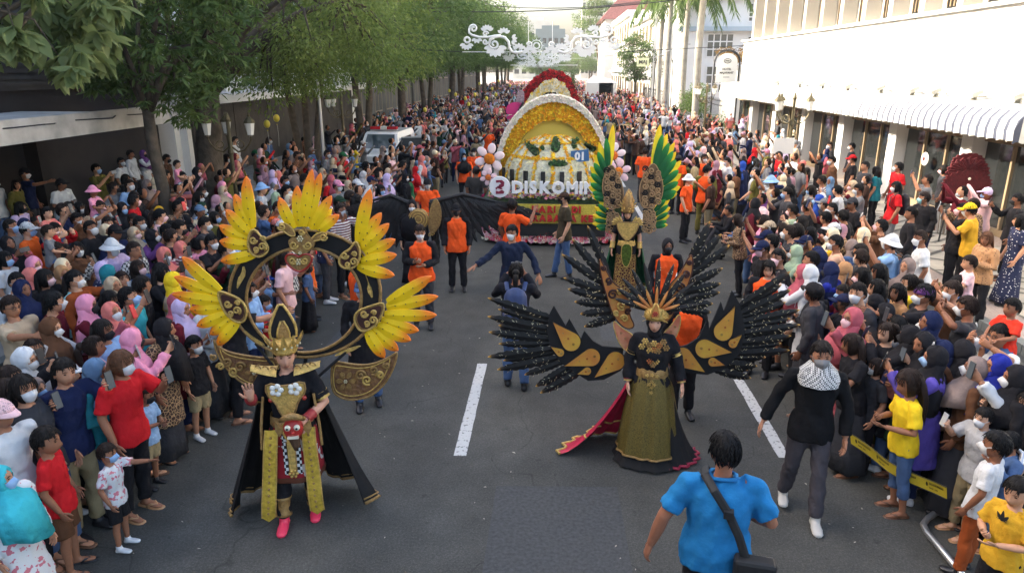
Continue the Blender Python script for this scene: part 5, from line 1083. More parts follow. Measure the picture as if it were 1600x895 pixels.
for txt, side in ((LEFT, -1), (RIGHT, 1), (STAND, 1)):
    for it in sorted([i_ for i_ in txt.replace('\n', '|').split('|') if len(i_.split()) > 3], key=lambda i_: -float(i_.split()[1])):
        q = it.split()
        if len(q) < 4: continue
        if q[2] == 'f' and q[3] == 'brown': pass
        px, py, kind = float(q[0]), float(q[1]), q[2]; hc, tc = q[3], q[4]; pose = q[5] if len(q) > 5 else 'stand'; bot = ('trousers', q[6].replace('_', ' ')) if len(q) > 6 and q[6] != 'dots' else None
        if tc == 'leopard' and kind == 'f': pass
        hz = HZ.get(kind, 1.56 if kind in 'hHft' else 1.62)
        g = atz(px, py, hz); x, y = g.x, g.y
        g = atz(px, py, hz + KERB_Z(x)); x, y = g.x, g.y
        if kind == 'K': riders.append((x, y, side, hc, tc)); continue
        hg = None
        if side > 0: ed = (3.4 if y < 7.6 else 3.15) + max(0, (px - 1390) / 200) * .4 * (py > 520)
        else: ed = -4.42 if y < 6.2 else -4.15 if y < 7.8 else -3.85
        if txt is not STAND and (x < ed if side > 0 else x > ed):
            q_ = atx(px, py, ed)
            if q_.z > 1.0: x, y = q_.x, q_.y; hg = min(1.75, max(1.12, q_.z / .925)) if kind not in 'kg' else None
        x, y = settle(x, y); x = min(x, -3.7) if side < 0 else max(x, 3.1)
        SPOT.append((x, y))
        bot = FEET.get(q[0] + ' ' + q[1], bot)
        fc = None
        if len(q) > 6: fc = rnd.uniform(-2.4, -1.2)
        if q[0] == '1594': 
            o = spectator(x, y, side, kind, hc, tc, pose, ('skirt', 'navy'), fc, KERB_Z(x)); 
            for ch in o.children:
                if ch.name.startswith('skirt'): ch.material_slots[0].link = 'OBJECT'; ch.material_slots[0].material = M_dots
            continue
        spectator(x, y, side, kind, hc, tc, pose, bot, fc, KERB_Z(x), hg)
for x, y, side, hc, tc in riders:
    near = [o for o in COL.objects if o.name.startswith('person') and (o.location.x - x) ** 2 + (o.location.y - y) ** 2 < .20 and 'carrying' in o.get('label', '')]
    if near: c = near[0]
    else:
        xx, yy = settle(x, y, .3); SPOT.append((xx, yy)); c = spectator(xx, yy, side, 'm', '-', rnd.choice(('white', 'navy', 'charcoal', 'brown', 'light grey', 'teal', 'olive', 'black')), 'carry', None, None, KERB_Z(xx), 1.66)
    if c is None: continue
    rz = c.rotation_euler[2]; s_ = c.scale[2]; d = Vector((-math.sin(rz), math.cos(rz), 0))
    spectator(c.location.x + d.x * .06, c.location.y + d.y * .06, side, 'K', hc, tc, 'ride', ('shorts', 'denim'), rz, c.location.z + 1.40 * s_ - .03)
print('listed people', N_PEOPLE[0])
# ---- fill between them, nearest first, to about three hundred in all
HCOL = ['pale pink', 'cream', 'lilac', 'beige', 'light grey', 'black', 'black', 'navy', 'mauve', 'rose', 'beige', 'taupe', 'pink', 'grey', 'cream', 'maroon', 'white', 'teal', 'salmon', 'brown', 'lilac', 'dark green', 'steel blue']
TCOL0 = ['black', 'black', 'black', 'black', 'white', 'white', 'white', 'navy', 'navy', 'maroon', 'charcoal', 'charcoal', 'charcoal', 'grey', 'grey', 'dark brown', 'pale pink', 'steel blue', 'khaki', 'red', 'brown', 'dark brown', 'beige', 'denim', 'mauve', 'rose', 'light grey', 'dark green', 'salmon', 'taupe', 'olive']
TCOL = ['white', 'cream', 'pale pink', 'light blue', 'batik', 'floral', 'stripe', 'check', 'dots', 'black', 'black', 'white', 'navy', 'maroon', 'charcoal', 'grey', 'red', 'brown', 'denim', 'beige', 'light blue', 'pink', 'olive', 'yellow', 'green', 'teal', 'orange', 'light grey', 'rose', 'cream', 'purple']
def left_edge(y): return -3.75 - (.15 * math.sin(y * 1.3))
def right_edge(y): return 3.15 + .35 * _sm(8, 16, y) + .15 * math.sin(y * 1.7)
cand = []
for _ in range(6000):
    side = -1 if rnd.random() < .5 else 1; y = rnd.uniform(4.6, 18)
    if side < 0: x = rnd.uniform(-8.6, left_edge(y))
    else: x = rnd.uniform(right_edge(y), 7.0)
    cand.append((y, x, side))
cand.sort()
for y, x, side in cand:
    if N_PEOPLE[0] >= 324: break
    if not far_enough(x, y, .42): continue
    px = 866 + x / y * 1100
    if not (-40 < px < 1640): continue
    if side > 0 and x > 4.25 + .13 * (y - 6): continue
    edge = abs(x) - abs(left_edge(y) if side < 0 else right_edge(y))
    kind = rnd.choice('hhhhhmmmmfftcc'); 
    if edge < .5 and rnd.random() < .3: kind = rnd.choice('kg')
    hc = rnd.choice(HCOL).replace(' ', '_') if kind in 'hcb' else '-'
    pose = rnd.choice(('stand', 'stand2', 'phone_up', 'phone_one', 'phone_one', 'phone_up', 'chest', 'phone_both', 'phone_up', 'reach' if edge < .4 else 'phone_up'))
    SPOT.append((x, y)); spectator(x, y, side, kind, hc, rnd.choice(TCOL).replace(' ', '_'), pose, None, None, KERB_Z(x))
YFILL = y
print('people', N_PEOPLE[0], 'phones', N_PHONE[0], 'filled to', YFILL)
# ---- the rest of the crowd, too many to count
def low_person(pose):
    p = POSES[pose]; parts = []; s = shoulders(p); nk = (s[0] + s[1]) / 2
    def grab(fn):
        b = MB(); fn(b); tri = []
        for f in b.f:
            for i in range(1, len(f) - 1): tri.append((f[0], f[i], f[i + 1]))
        return np.array([tuple(v) for v in b.v]), np.array(tri)
    parts.append(('top', grab(lambda b: torso(b, p, .02, seg=6))))
    for sd_ in 'RL':
        parts.append(('top', grab(lambda b: arm(b, p, sd_, .01, .5, 4)))); e_, w_ = p[sd_]
        parts.append(('sleeve', grab(lambda b: b.tube([e_, w_, w_ + (w_ - e_).normalized() * .13], [.042, .034, .028], 4))))
    parts.append(('bot', grab(lambda b: (leg(b, p, 'R', .015, .98, 4), leg(b, p, 'L', .015, .98, 4)))))
    parts.append(('skin', grab(lambda b: b.ball(p['head'] - V3(0, .008, 0), (.076, .092, .115), 7, 5))))
    return parts
def low_hair(kind, p):
    b = MB(); h = p['head']
    if kind == 'scarf': b.ball(h + V3(0, .018, .01), (.098, .102, .128), 7, 5); b.tube([h - V3(0, -.01, .06), h - V3(0, -.01, .17), h - V3(0, -.01, .32)], [(.08, .085), (.15, .12), (.22, .16)], 8, side=(1, 0, 0))
    elif kind == 'hat': b.ball(h + V3(0, .01, .035), (.09, .102, .095), 7, 5); b.tube([h + V3(0, -.06, .04), h + V3(0, -.17, .03)], [(.075, .012), (.05, .008)], 6, side=(1, 0, 0))
    elif kind == 'mask': b.ball(h + V3(0, -.055, -.045), (.055, .052, .048), 6, 4)
    else: b.ball(h + V3(0, .022, .022), (.086, .09, .108), 7, 5)
    if kind == 'long': b.tube([h + V3(0, .06, 0), h + V3(0, .08, -.15), h + V3(0, .07, -.28)], [.06, .08, .05], 6)
    tri = []
    for f in b.f:
        for i in range(1, len(f) - 1): tri.append((f[0], f[i], f[i + 1]))
    return np.array([tuple(v) for v in b.v]), np.array(tri)
LP = {k: low_person(k) for k in ('stand', 'stand2', 'phone_one', 'phone_up', 'arms_up', 'chest', 'walk')}
LH = {(k, p): low_hair(k, POSES[p]) for k in ('scarf', 'hat', 'short', 'long', 'mask') for p in LP}
def far_crowd():
    V = []; T = []; C = []; nb = 0; n = 0
    rs = random.Random(5); grid = {}
    def ok(x, y, d):
        k = (int(x / .5), int(y / .5))
        for i in (-1, 0, 1):
            for j in (-1, 0, 1):
                for a, b in grid.get((k[0] + i, k[1] + j), ()):
                    if (a - x) ** 2 + (b - y) ** 2 < d * d: return False
        grid.setdefault(k, []).append((x, y)); return True
    for a, b in SPOT + BLOCKED: grid.setdefault((int(a / .5), int(b / .5)), []).append((a, b))
    for it in range(30000):
        y = 12 + (rs.random() ** 1.5) * 150
        xl, xr = -9.2 - .02 * y, 7.2 + .02 * y + (2.3 if y < 42 else 0)
        x = rs.uniform(xl, xr)
        # open road kept free around the floats and walkers
        le = -3.9 + .8 * _sm(16, 26, y) ; re_ = 3.5
        if y < 27 and le < x < re_: continue
        if 27 <= y < 34 and -1.9 < x < 3.0 + (y - 27) * -.1: continue
        if 34 <= y < 47 and -2.0 < x < 2.6: continue
        if -7.65 < x < -5.7 and 25.6 < y < 30.5: continue
        if -5.8 < x < -4.5 and 26.9 < y < 28.1: continue
        if y < 18 and (-8.5 < x < 7.0) and y < YFILL: continue
        if y < 18 and x < -9.3: continue
        if x > (4.25 + .13 * (y - 6) if y < 18 else 5.9 + (y - 18) * .6) and rs.random() < .95: continue
        if x > 8.6 and rs.random() < .75: continue
        if not ok(x, y, .40 if y < 40 else .5): continue
        pose = rs.choice(('stand', 'stand2', 'phone_one', 'phone_up', 'phone_up', 'arms_up', 'chest', 'walk') if y < 60 else ('stand', 'stand2', 'chest', 'phone_up'))
        tc = CN[rs.choice(TCOL0)]; sk = rs.choice(SKINS); bc = CN[rs.choice(('black', 'navy', 'denim', 'charcoal', 'khaki'))]; long_ = rs.random() < .5
        hk = rs.choice(('scarf', 'scarf', 'short', 'short', 'short', 'hat', 'long')); hcol = CN[rs.choice(HCOL)] if hk in ('scarf', 'hat') else rs.choice(HAIRC)
        sc = rs.uniform(.86, 1.02) * (1 if rs.random() > .08 else .72)
        if x < -3 and y < 34: fa = math.atan2(0 - x, -(rs.uniform(-3, 3)))
        elif x > 3 and y < 34: fa = math.atan2(0 - x, -(rs.uniform(-1, 4)))
        else: fa = rs.gauss(0, .9)
        ca, sa = math.cos(fa), math.sin(fa); Rm = np.array([[ca, -sa, 0], [sa, ca, 0], [0, 0, 1]]) * sc; off = np.array([x, y, KERB_Z(x)])
        plist = [(LP[pose][i][1], {'top': tc, 'sleeve': tc if long_ else sk, 'bot': bc, 'skin': sk}[LP[pose][i][0]]) for i in range(len(LP[pose]))] + [(LH[hk, pose], hcol)]
        if rs.random() < .55: plist.append((LH['mask', pose], CN[rs.choice(('white', 'white', 'light blue', 'black'))]))
        for (v, t), c in plist:
            V.append(v @ Rm.T + off); T.append(t + nb); nb += len(v); C.append(np.tile(np.array([*c, 1.0], dtype=np.float32), (len(v), 1)))
        n += 1
        if n >= 2050: break
    V = np.concatenate(V).astype(np.float32); T = np.concatenate(T).astype(np.int32); C = np.concatenate(C)
    me = bpy.data.meshes.new('far_crowd'); me.vertices.add(len(V)); me.vertices.foreach_set('co', V.ravel()); me.loops.add(len(T) * 3); me.loops.foreach_set('vertex_index', T.ravel())
    me.polygons.add(len(T)); me.polygons.foreach_set('loop_start', np.arange(0, len(T) * 3, 3, dtype=np.int32)); me.polygons.foreach_set('loop_total', np.full(len(T), 3, dtype=np.int32)); me.update(calc_edges=True)
    a = me.color_attributes.new('tint', 'FLOAT_COLOR', 'POINT'); a.data.foreach_set('color', C.ravel()); me.polygons.foreach_set('use_smooth', [True] * len(T))
    me.materials.append(mat('crowd_cloth', vcol='tint', rough=.9, noise_amt=.2, nscale=7, spec=.15)); o = link('far_crowd', me)
    tag(o, 'dense far crowd of spectators filling the street behind the floats', 'crowd', None, 'stuff'); print('far crowd', n, len(T))
# ================================================================== costumed performers
M_gold = mat('gold_leaf', (.66, .43, .12), rough=.36, metal=.35, noise_amt=.3, nscale=30, bump=.6, bscale=60)
M_goldd = mat('antique_gold', (.36, .21, .07), rough=.42, metal=.25, noise_amt=.35, nscale=25, bump=.6, bscale=50)
M_blk = mat('black_felt', (.012, .011, .011), rough=.9, noise_amt=.2, nscale=12)
M_blkf = mat('black_feather_board', (.014, .013, .013), rough=.65, noise_amt=.4, nscale=20, bump=.4, bscale=40)
M_dmar = mat('dark_maroon_board', (.055, .018, .014), rough=.7, noise_amt=.3, nscale=14)
M_feath = mat('painted_feather', vcol='tint', rough=.6, noise_amt=.1, nscale=8)
M_stud = mat('dark_stud', (.10, .03, .015), rough=.4)
M_gem = mat('red_gem', (.35, .03, .02), rough=.2, spec=.7)
M_bead = mat('pale_bead', (.75, .65, .40), rough=.25, metal=.4)
M_brownfil = mat('brown_filigree', (.16, .095, .045), rough=.7, noise_amt=.3, nscale=12)
M_flamer = mat('flame_orange', (.46, .12, .03), rough=.5, noise_amt=.3, nscale=10, col2=(.50, .25, .06))
M_fleck = mat('fleck_white', (.75, .70, .55), rough=.4)
YEL, ORA = C8(250, 206, 20), C8(240, 120, 24)
def attach(o, par):
    o.parent = par; o.matrix_parent_inverse = par_M(par).inverted(); return o
def par_M(o): return Matrix.LocRotScale(o.location, o.rotation_euler, o.scale)
def blade(W, base, tip, wid, parent, m, cols=None, d=0.0, thick=.012, studs=0, curve=0.0, flecks=0, bow=.03, name='feather', studm=None, rnd_=random, serr=0):
    """one feather: base and tip in picture units of W(u, v, depth)"""
    b = MB(); n = 9; bx, by = base; tx, ty = tip; L_ = math.hypot(tx - bx, ty - by); ux, uy = (tx - bx) / L_, (ty - by) / L_; nx, ny = -uy, ux
    prof = [(0, .55), (.12, .78), (.3, 1), (.5, 1.02), (.66, .98), (.8, .82), (.9, .55), (.96, .3), (1, .02)]; vs = []; cs = []
    if serr: prof = [(t, np.interp(t, [q[0] for q in prof], [q[1] for q in prof]) * (1 - serr * (i % 2) * (t < .97))) for i, t in enumerate([k / 17 for k in range(18)])]
    for t, w_ in prof:
        cu = bx + ux * L_ * t + nx * curve * L_ * math.sin(PI * t) ; cv = by + uy * L_ * t + ny * curve * L_ * math.sin(PI * t); dz = d - bow * math.sin(PI * t * .9)
        for s, dd in ((-1, .006), (0, -.004), (1, .006), (1, .006 + thick), (0, thick), (-1, .006 + thick)):
            vs.append(W(cu + nx * s * w_ * wid / 2, cv + ny * s * w_ * wid / 2, dz + dd))
            if cols:
                k = _sm(cols[2], 1.0, t) if len(cols) > 2 else _sm(.55, 1, t); k = min(1, k + (.25 * abs(s) * _sm(.4, .8, t) * (cols[2] < .8))); cs.append(tuple(a * (1 - k) + c * k for a, c in zip(cols[0], cols[1])))
    fs = []
    for i in range(len(prof) - 1):
        for s in range(6): fs.append((i * 6 + s, i * 6 + (s + 1) % 6, (i + 1) * 6 + (s + 1) % 6, (i + 1) * 6 + s))
    fs += [tuple(range(5, -1, -1)), tuple(len(vs) - 6 + s for s in range(6))]
    b.col = (0, 0, 0) if cols else None; b.add(vs, fs)
    if cols: b.c = cs
    o = b.build(name, m, None, smooth=False); o.parent = parent
    for i in range(studs):
        t = .18 + .62 * i / max(1, studs - 1); c = W(bx + ux * L_ * t, by + uy * L_ * t, d - bow * math.sin(PI * t * .9) - .008)
        so_ = MB().ball(c, .0062, 6, 4).build('stud', studm or M_stud, o, smooth=True)
    if flecks:
        fb = MB()
        for i in range(flecks):
            t = rnd_.uniform(.1, .85); s = rnd_.uniform(-.38, .38); q = W(bx + ux * L_ * t + nx * s * wid, by + uy * L_ * t + ny * s * wid, d - bow * math.sin(PI * t * .9) - .006); a = rnd_.uniform(-.5, .5)
            e1 = (W(bx + ux * L_ * t + nx * s * wid + (ux * .7 + nx * .7 * (1 if s > 0 else -1)) * wid * .22, by + uy * L_ * t + ny * s * wid + (uy * .7 + ny * .7 * (1 if s > 0 else -1)) * wid * .22, d - bow * math.sin(PI * t * .9) - .006) - q)
            fb.tube([q, q + e1], [.0026, .0008], 4)
        fo = fb.build('fleck', M_bead, o); fo['kind'] = 'stuff'
    return o
def plate(W, poly, thick, d, parent, m, name, edge=None, er=.008, smooth_n=0):
    if smooth_n: poly = chaikin(poly, smooth_n)
    o = MB().prism(poly, thick, d, W).build(name, m, None); o.parent = parent
    if edge: e = MB().tube([W(u, v, d) for u, v in poly], er, 6, closed=True).build('gold_edge', edge, o, smooth=True)
    return o
def chaikin(p, n):
    for _ in range(n):
        q = []
        for i in range(len(p)):
            a, b = p[i], p[(i + 1) % len(p)]; q += [(a[0] * .75 + b[0] * .25, a[1] * .75 + b[1] * .25), (a[0] * .25 + b[0] * .75, a[1] * .25 + b[1] * .75)]
        p = q
    return p
def scroll(W, cu, cv, r, d, parent, m, a0=0, sgn=1, th=.007, turns=1.4, name='scroll'):
    pts = [W(cu + r * (1 - .8 * t / 16) * math.cos(a0 + sgn * turns * 2 * PI * t / 16), cv + r * (1 - .8 * t / 16) * math.sin(a0 + sgn * turns * 2 * PI * t / 16), d) for t in range(17)]
    return MB().tube(pts, [th] * 17, 5).build(name, m, parent, smooth=True)
def rosette(W, cu, cv, r, d, parent, m, n=6, name='rosette'):
    b = MB(); b.ball(W(cu, cv, d), [r * .30] * 3 if False else r * .28, 7, 5)
    for i in range(n):
        a = 2 * PI * i / n; b.ball(W(cu + math.cos(a) * r / PXM(W) * .6, cv + math.sin(a) * r / PXM(W) * .6, d + .004), r * .30, 6, 4)
    return b.build(name, m, parent, smooth=True)
def PXM(W): return (W(1, 0, 0) - W(0, 0, 0)).length     # metres per picture unit
def localW(par, fn): return fn
# garments in the wearer's own space
def wear_mesh(b, name, m, par, smooth=True, color=None): return b.build(name, m, par, smooth=smooth, color=color)
def lring(z, rx, ry, y0=0.0, n=24, f=None, a0=0, a1=2 * PI):
    return [V3(rx * (1 + (f(t) if f else 0)) * math.cos(t), y0 + ry * (1 + (f(t) if f else 0)) * math.sin(t), z) for t in [a0 + (a1 - a0) * k / n for k in range(n + (0 if abs(a1 - a0 - 2 * PI) < 1e-6 else 1))]]
def skin_rings(b, rings, closed=True):
    n = len(rings[0]); vs = [v for r in rings for v in r]; fs = []
    for i in range(len(rings) - 1):
        for k in range(n if closed else n - 1): l = (k + 1) % n; fs.append((i * n + k, i * n + l, (i + 1) * n + l, (i + 1) * n + k))
    b.add(vs, fs)
def cape(par, m, hem, zs, spread, back, flare=(1, 1), name='cape', a0=R(-12), a1=R(192), ripple=.15, hemm=True):
    rings = []
    for i, (z, rx, ry, yo) in enumerate(zs):
        n = 40; rr = []
        for k in range(n + 1):
            t = a0 + (a1 - a0) * k / n; f = 1 + ripple * (math.sin(9 * t + i * .3) * .6 + .4 * math.sin(23 * t + 1.3 * i * .4)) * i / len(zs); rr.append(V3(rx * f * math.cos(t), yo + ry * f * math.sin(t), z + (.02 * math.sin(5 * t) if i == len(zs) - 1 else 0)))
        rings.append(rr)
    b = MB(); skin_rings(b, rings, False)
    inner = [[v * .985 + V3(0, .004, 0) for v in r] for r in rings]; skin_rings(b, inner, False)
    o = wear_mesh(b, name, m, par)
    if hemm:
        MB().tube([v + V3(0, 0, .012) for v in rings[-1]], .016, 6).tube([v * .99 + V3(0, 0, .055) for v in rings[-1]], .008, 5).build('hem', hem, o, smooth=True)
    return o
def cuff(par, a, b_, r, m, name='cuff'):
    a, b_ = Vector(a), Vector(b_); d = b_ - a; MB().tube([a, a + d * .12, a + d * .5, a + d * .88, b_], [r * 1.12, r * 1.0, r * .98, r * 1.0, r * 1.12], 12).build(name, m, par, smooth=True)
def sphere_beads(b, pts, r):
    for p in pts: b.ball(p, r, 6, 4)
# ------------------------------------------------------------------ performer with yellow wings
def yellow_performer():
    base = atz(472, 806); Yp = base.y; rz = .22; h = 1.76
    P = mk(R=(V3(-.30, -.03, 1.17), V3(-.27, -.22, 1.30)), hR=('open', V3(.3, -1, .2)), dR=V3(-.05, -.25, 1), L=(V3(.29, -.02, 1.13), V3(.14, -.25, 1.08)), hL=('grip', V3(-.2, .2, -.9)), kR=V3(-.12, -.06, .48), aR=V3(-.13, -.12, .085), kL=V3(.10, .0, .49), aL=V3(.12, .05, .085), hy=.15, hp=.02)
    o = person(base, rz, 'a', ('tee', 'black'), ('trousers', 'black'), ('short_hair', None), None, C8(205, 152, 126), h, ('shoe', C8(238, 62, 92)), 'performer in black cape under a ring of yellow and orange feather fans', None, P=P, key='yellow_performer', vox=.010)
    hm = head_M(P)
    # skirt cloth, sashes, checked panel
    b = MB(); f = lambda t: .05 * math.sin(8 * t); skin_rings(b, [lring(.98, .165, .125), lring(.90, .20, .155), lring(.72, .215, .17, f=f), lring(.50, .235, .185, -.01, f=f)]); wear_mesh(b, 'wrapped_skirt', pattern('ikat_cloth', 'blotch', 9, (.50, .48, .45), thr=.60), o, color=C8(140, 24, 34)); 
    b = MB(); skin_rings(b, [lring(.515, .24, .19, -.01, f=f), lring(.49, .245, .195, -.01, f=f), lring(.465, .24, .19, -.01, f=f)]); wear_mesh(b, 'skirt_border', M_stud, o)
    b = MB(); n = 8; b.add([V3(x, -.172 - .02 * (i / n), .95 - .40 * i / n) for i in range(n + 1) for x in (-.07, .075)], [(2 * i, 2 * i + 1, 2 * i + 3, 2 * i + 2) for i in range(n)]); wear_mesh(b, 'checked_panel', pattern('poleng_check', 'check', 34, (.62, .62, .60)), o, color=C8(20, 20, 22))
    for x0, x1, z1 in ((-.15, -.24, .16), (.15, .17, .19)):
        b = MB(); vs = []; n = 14
        for i in range(n + 1):
            t = i / n; z = .97 + (z1 - .97) * t; xx = x0 + (x1 - x0) * t; yy = -.165 - .06 * math.sin(PI * t * .7) - .012 * math.sin(9 * t); hw_ = .052 + .006 * t
            vs += [V3(xx - hw_, yy + .008, z), V3(xx, yy - .006, z - (.035 if i == n else 0)), V3(xx + hw_, yy + .008, z)]
        b.add(vs, [(3 * i + k, 3 * i + k + 1, 3 * i + k + 4, 3 * i + k + 3) for i in range(n) for k in (0, 1)]); s = wear_mesh(b, 'sash', mat('gold_sash', (.60, .40, .05), rough=.5, metal=.25, noise_amt=.3, nscale=30, bump=.4, bscale=50), o)
        bb = MB(); sphere_beads(bb, [vs[3 * i + 1] - V3(0, .006, 0) for i in range(1, n)], .011); bb.build('sash_bead', M_goldd, s)
        MB().tube([vs[3 * i] for i in range(n + 1)], .006, 5).tube([vs[3 * i + 2] for i in range(n + 1)], .006, 5).build('sash_edge', M_gold, s)
    b = MB(); skin_rings(b, [lring(1.03, .165, .125), lring(1.05, .175, .135), lring(.97, .185, .14), lring(.94, .175, .135)]); wear_mesh(b, 'belt', M_goldd, o)
    WL = lambda u, v, d: V3(u, -.15 + d, v)
    plate(WL, [(-.07, 1.0), (0, 1.06), (.07, 1.0), (.05, .92), (0, .82), (-.05, .92)], .02, -.03, o, M_goldd, 'buckle', M_gold, .008, 1)
    plate(WL, [(-.035, .86), (.035, .86), (.03, .58), (0, .54), (-.03, .58)], .01, -.045, o, M_gold, 'pendant_strip', M_goldd, .006)
    rosette(WL, 0, .56, .05, -.05, o, M_gold)
    # chest piece with white blossoms
    plate(lambda u, v, d: V3(u, -.125 + d - .03 * (1 - abs(u) * 4), v), [(-.15, 1.40), (0, 1.36), (.15, 1.40), (.16, 1.30), (.09, 1.22), (.06, 1.12), (0, 1.04), (-.06, 1.12), (-.09, 1.22), (-.16, 1.30)], .02, -.02, o, M_gold, 'breastplate', M_goldd, .009, 1)
    M_blos = mat('white_petal', (.78, .77, .70), rough=.6)
    for x in (-.07, .075):
        b = MB(); c = V3(x, -.185, 1.34)
        for i in range(5): a = 2 * PI * i / 5; b.ball(c + V3(.035 * math.cos(a), 0, .035 * math.sin(a)), (.026, .010, .026), 7, 4)
        b.build('blossom', M_blos, o, smooth=True); MB().ball(c - V3(0, .01, 0), .011, 6, 4).build('blossom_heart', M_gold, o)
    for x in (-.13, .14): MB().ball((x, -.15, 1.24), .022, 8, 5).build('red_bead', M_gem, o, smooth=True)
    # shoulder plates and bands
    for s in (-1, 1):
        b = MB(); rows = []
        for i in range(6):
            t = i / 5; rows.append([V3(s * (.07 + .21 * t), -.03 + .10 * math.cos(a) * (1 - .5 * t), 1.435 + .015 * t + .045 * math.sin(a) * (1 - .3 * t) + .03 * t * t) for a in np.linspace(0, PI, 8)])
        skin_rings(b, rows, False); pl_ = wear_mesh(b, 'shoulder_plate', M_gold, o)
        for q in range(3): MB().tube([V3(s * (.10 + .06 * q) + .025 * math.cos(t), -.06 - .02 * math.cos(t), 1.475 + .01 * q + .02 * math.sin(t)) for t in np.arange(0, 5.5, .5)], .006, 5).build('filigree', M_goldd, pl_, smooth=True)
    for sd_ in 'RL':
        s = shoulders(P)[0 if sd_ == 'R' else 1]; e_, w_ = P[sd_]; cuff(o, s.lerp(e_, .62), s.lerp(e_, .85), .062, M_gold, 'arm_band'); cuff(o, e_.lerp(w_, .62), e_.lerp(w_, .95), .045, mat('red_band', (.30, .03, .03), rough=.5), 'wrist_band')
        an = P['a' + sd_]; kn = P['k' + sd_]; cuff(o, an.lerp(kn, .08), an.lerp(kn, .50), .066, M_goldd, 'shin_guard')
    # crown
    b = MB(); b.lathe([(.098, .035), (.108, .06), (.10, .085), (.112, .11), (.09, .14)], seg=18, M=Matrix.Diagonal((1, 1.12, 1)).to_3x3()); cr = wear_mesh(b, 'crown', M_gold, o); cr.matrix_local = hm
    for k in range(9):
        a = R(-200 + 220 * k / 8) ; dd = V3(math.cos(a), math.sin(a), 0); z1 = .24 - .05 * abs(k - 4) / 4; t_ = V3(-dd.y, dd.x, 0)
        pb = MB(); c0 = dd * .105; pb.add([c0 + t_ * .035 + V3(0, 0, .08), c0 - t_ * .035 + V3(0, 0, .08), c0 + dd * .045 - t_ * .022 + V3(0, 0, .15), c0 + dd * .065 + V3(0, 0, z1), c0 + dd * .045 + t_ * .022 + V3(0, 0, .15), c0 + dd * .03 + V3(0, 0, .13)], [(0, 1, 5), (1, 2, 5), (2, 3, 5), (3, 4, 5), (4, 0, 5)]); pb.build('crown_leaf', M_gold, cr)
        MB().ball(c0 + dd * .02 + V3(0, 0, .10), .011, 6, 4).build('crown_bead', M_bead, cr)
    WC = lambda u, v, d: V3(u, .05 + d, v)
    plate(WC, [(-.10, .12), (-.11, .22), (-.07, .33), (0, .46), (.07, .33), (.11, .22), (.10, .12)], .02, 0, cr, M_blk, 'crown_plaque', M_gold, .012, 1); plate(WC, [(-.05, .12), (-.05, .2), (0, .32), (.05, .2), (.05, .12)], .014, -.016, cr, M_goldd, 'crown_inset', M_gold, .008, 1)
    # cape
    cape(o, M_blk, M_goldd, [(1.40, .20, .12, .0), (1.30, .24, .17, .02), (1.0, .32, .26, .04), (.6, .45, .36, .05), (.28, .56, .44, .06), (.10, .62, .48, .06)], 1, 1)
    for x in (-.20, .21): MB().tube([V3(x, -.10, 1.25), V3(x * 1.15, -.15, 1.0), V3(x * 1.2, -.17, .8)], .012, 6).build('flower_string', M_goldd, o)
    # ring and fans stand on a vertical frame behind the back
    Yw = Yp + .34
    def W(u, v, d): p = aty(270 + u / 2.984, 260 + v / 2.984, Yw); return p + Vector((0, d, 0))
    def W2(u, v, d): p = aty(300 + u / 2.5575, 500 + v / 2.5575, Yw); return p + Vector((0, d, 0))
    n = 56; ring = MB(); ro = []; ri = []
    for k in range(n):
        t = 2 * PI * k / n; ro.append((617 + 352 * math.cos(t), 592 + 296 * math.sin(t))); ri.append((612 + 268 * math.cos(t), 615 + (236 if math.sin(t) < 0 else 252) * math.sin(t)))
    vs = []
    for dd in (0, .035): vs += [W(u, v, dd) for u, v in ro] + [W(u, v, dd) for u, v in ri]
    fs = []
    for k in range(n):
        l = (k + 1) % n; fs += [(k, l, n + l, n + k), (2 * n + k, 3 * n + k, 3 * n + l, 2 * n + l), (k, 2 * n + k, 2 * n + l, l), (n + k, n + l, 3 * n + l, 3 * n + k)]
    ring.add(vs, fs); rg = attach(ring.build('wing_ring', M_blk, None), o)
    for loop in (ro, ri): MB().tube([W(u, v, -.004) for u, v in loop], .015, 6, closed=True).build('ring_trim', M_goldd, rg, smooth=True)
    for pts in ([(330, 455), (345, 500), (318, 545), (300, 575), (305, 520), (322, 500)], [(895, 490), (915, 540), (905, 575), (935, 620), (930, 570), (915, 545)], [(330, 755), (370, 790), (440, 832), (400, 830), (360, 800)], [(745, 885), (800, 850), (890, 828), (840, 858), (800, 872)]): plate(W, pts, .015, -.016, rg, M_gold, 'flame_ornament', None, 0, 1)
    # frame legs down to a back harness
    MB().tube([W(617, 880, .03), Vector((base.x, base.y + .22, 1.05))], .018, 6).build('harness_rod', M_blk, rg); MB().tube([W(380, 830, .03), Vector((base.x - .1, base.y + .20, 1.25))], .014, 6).tube([W(850, 830, .03), Vector((base.x + .1, base.y + .20, 1.25))], .014, 6).build('harness_brace', M_blk, rg)
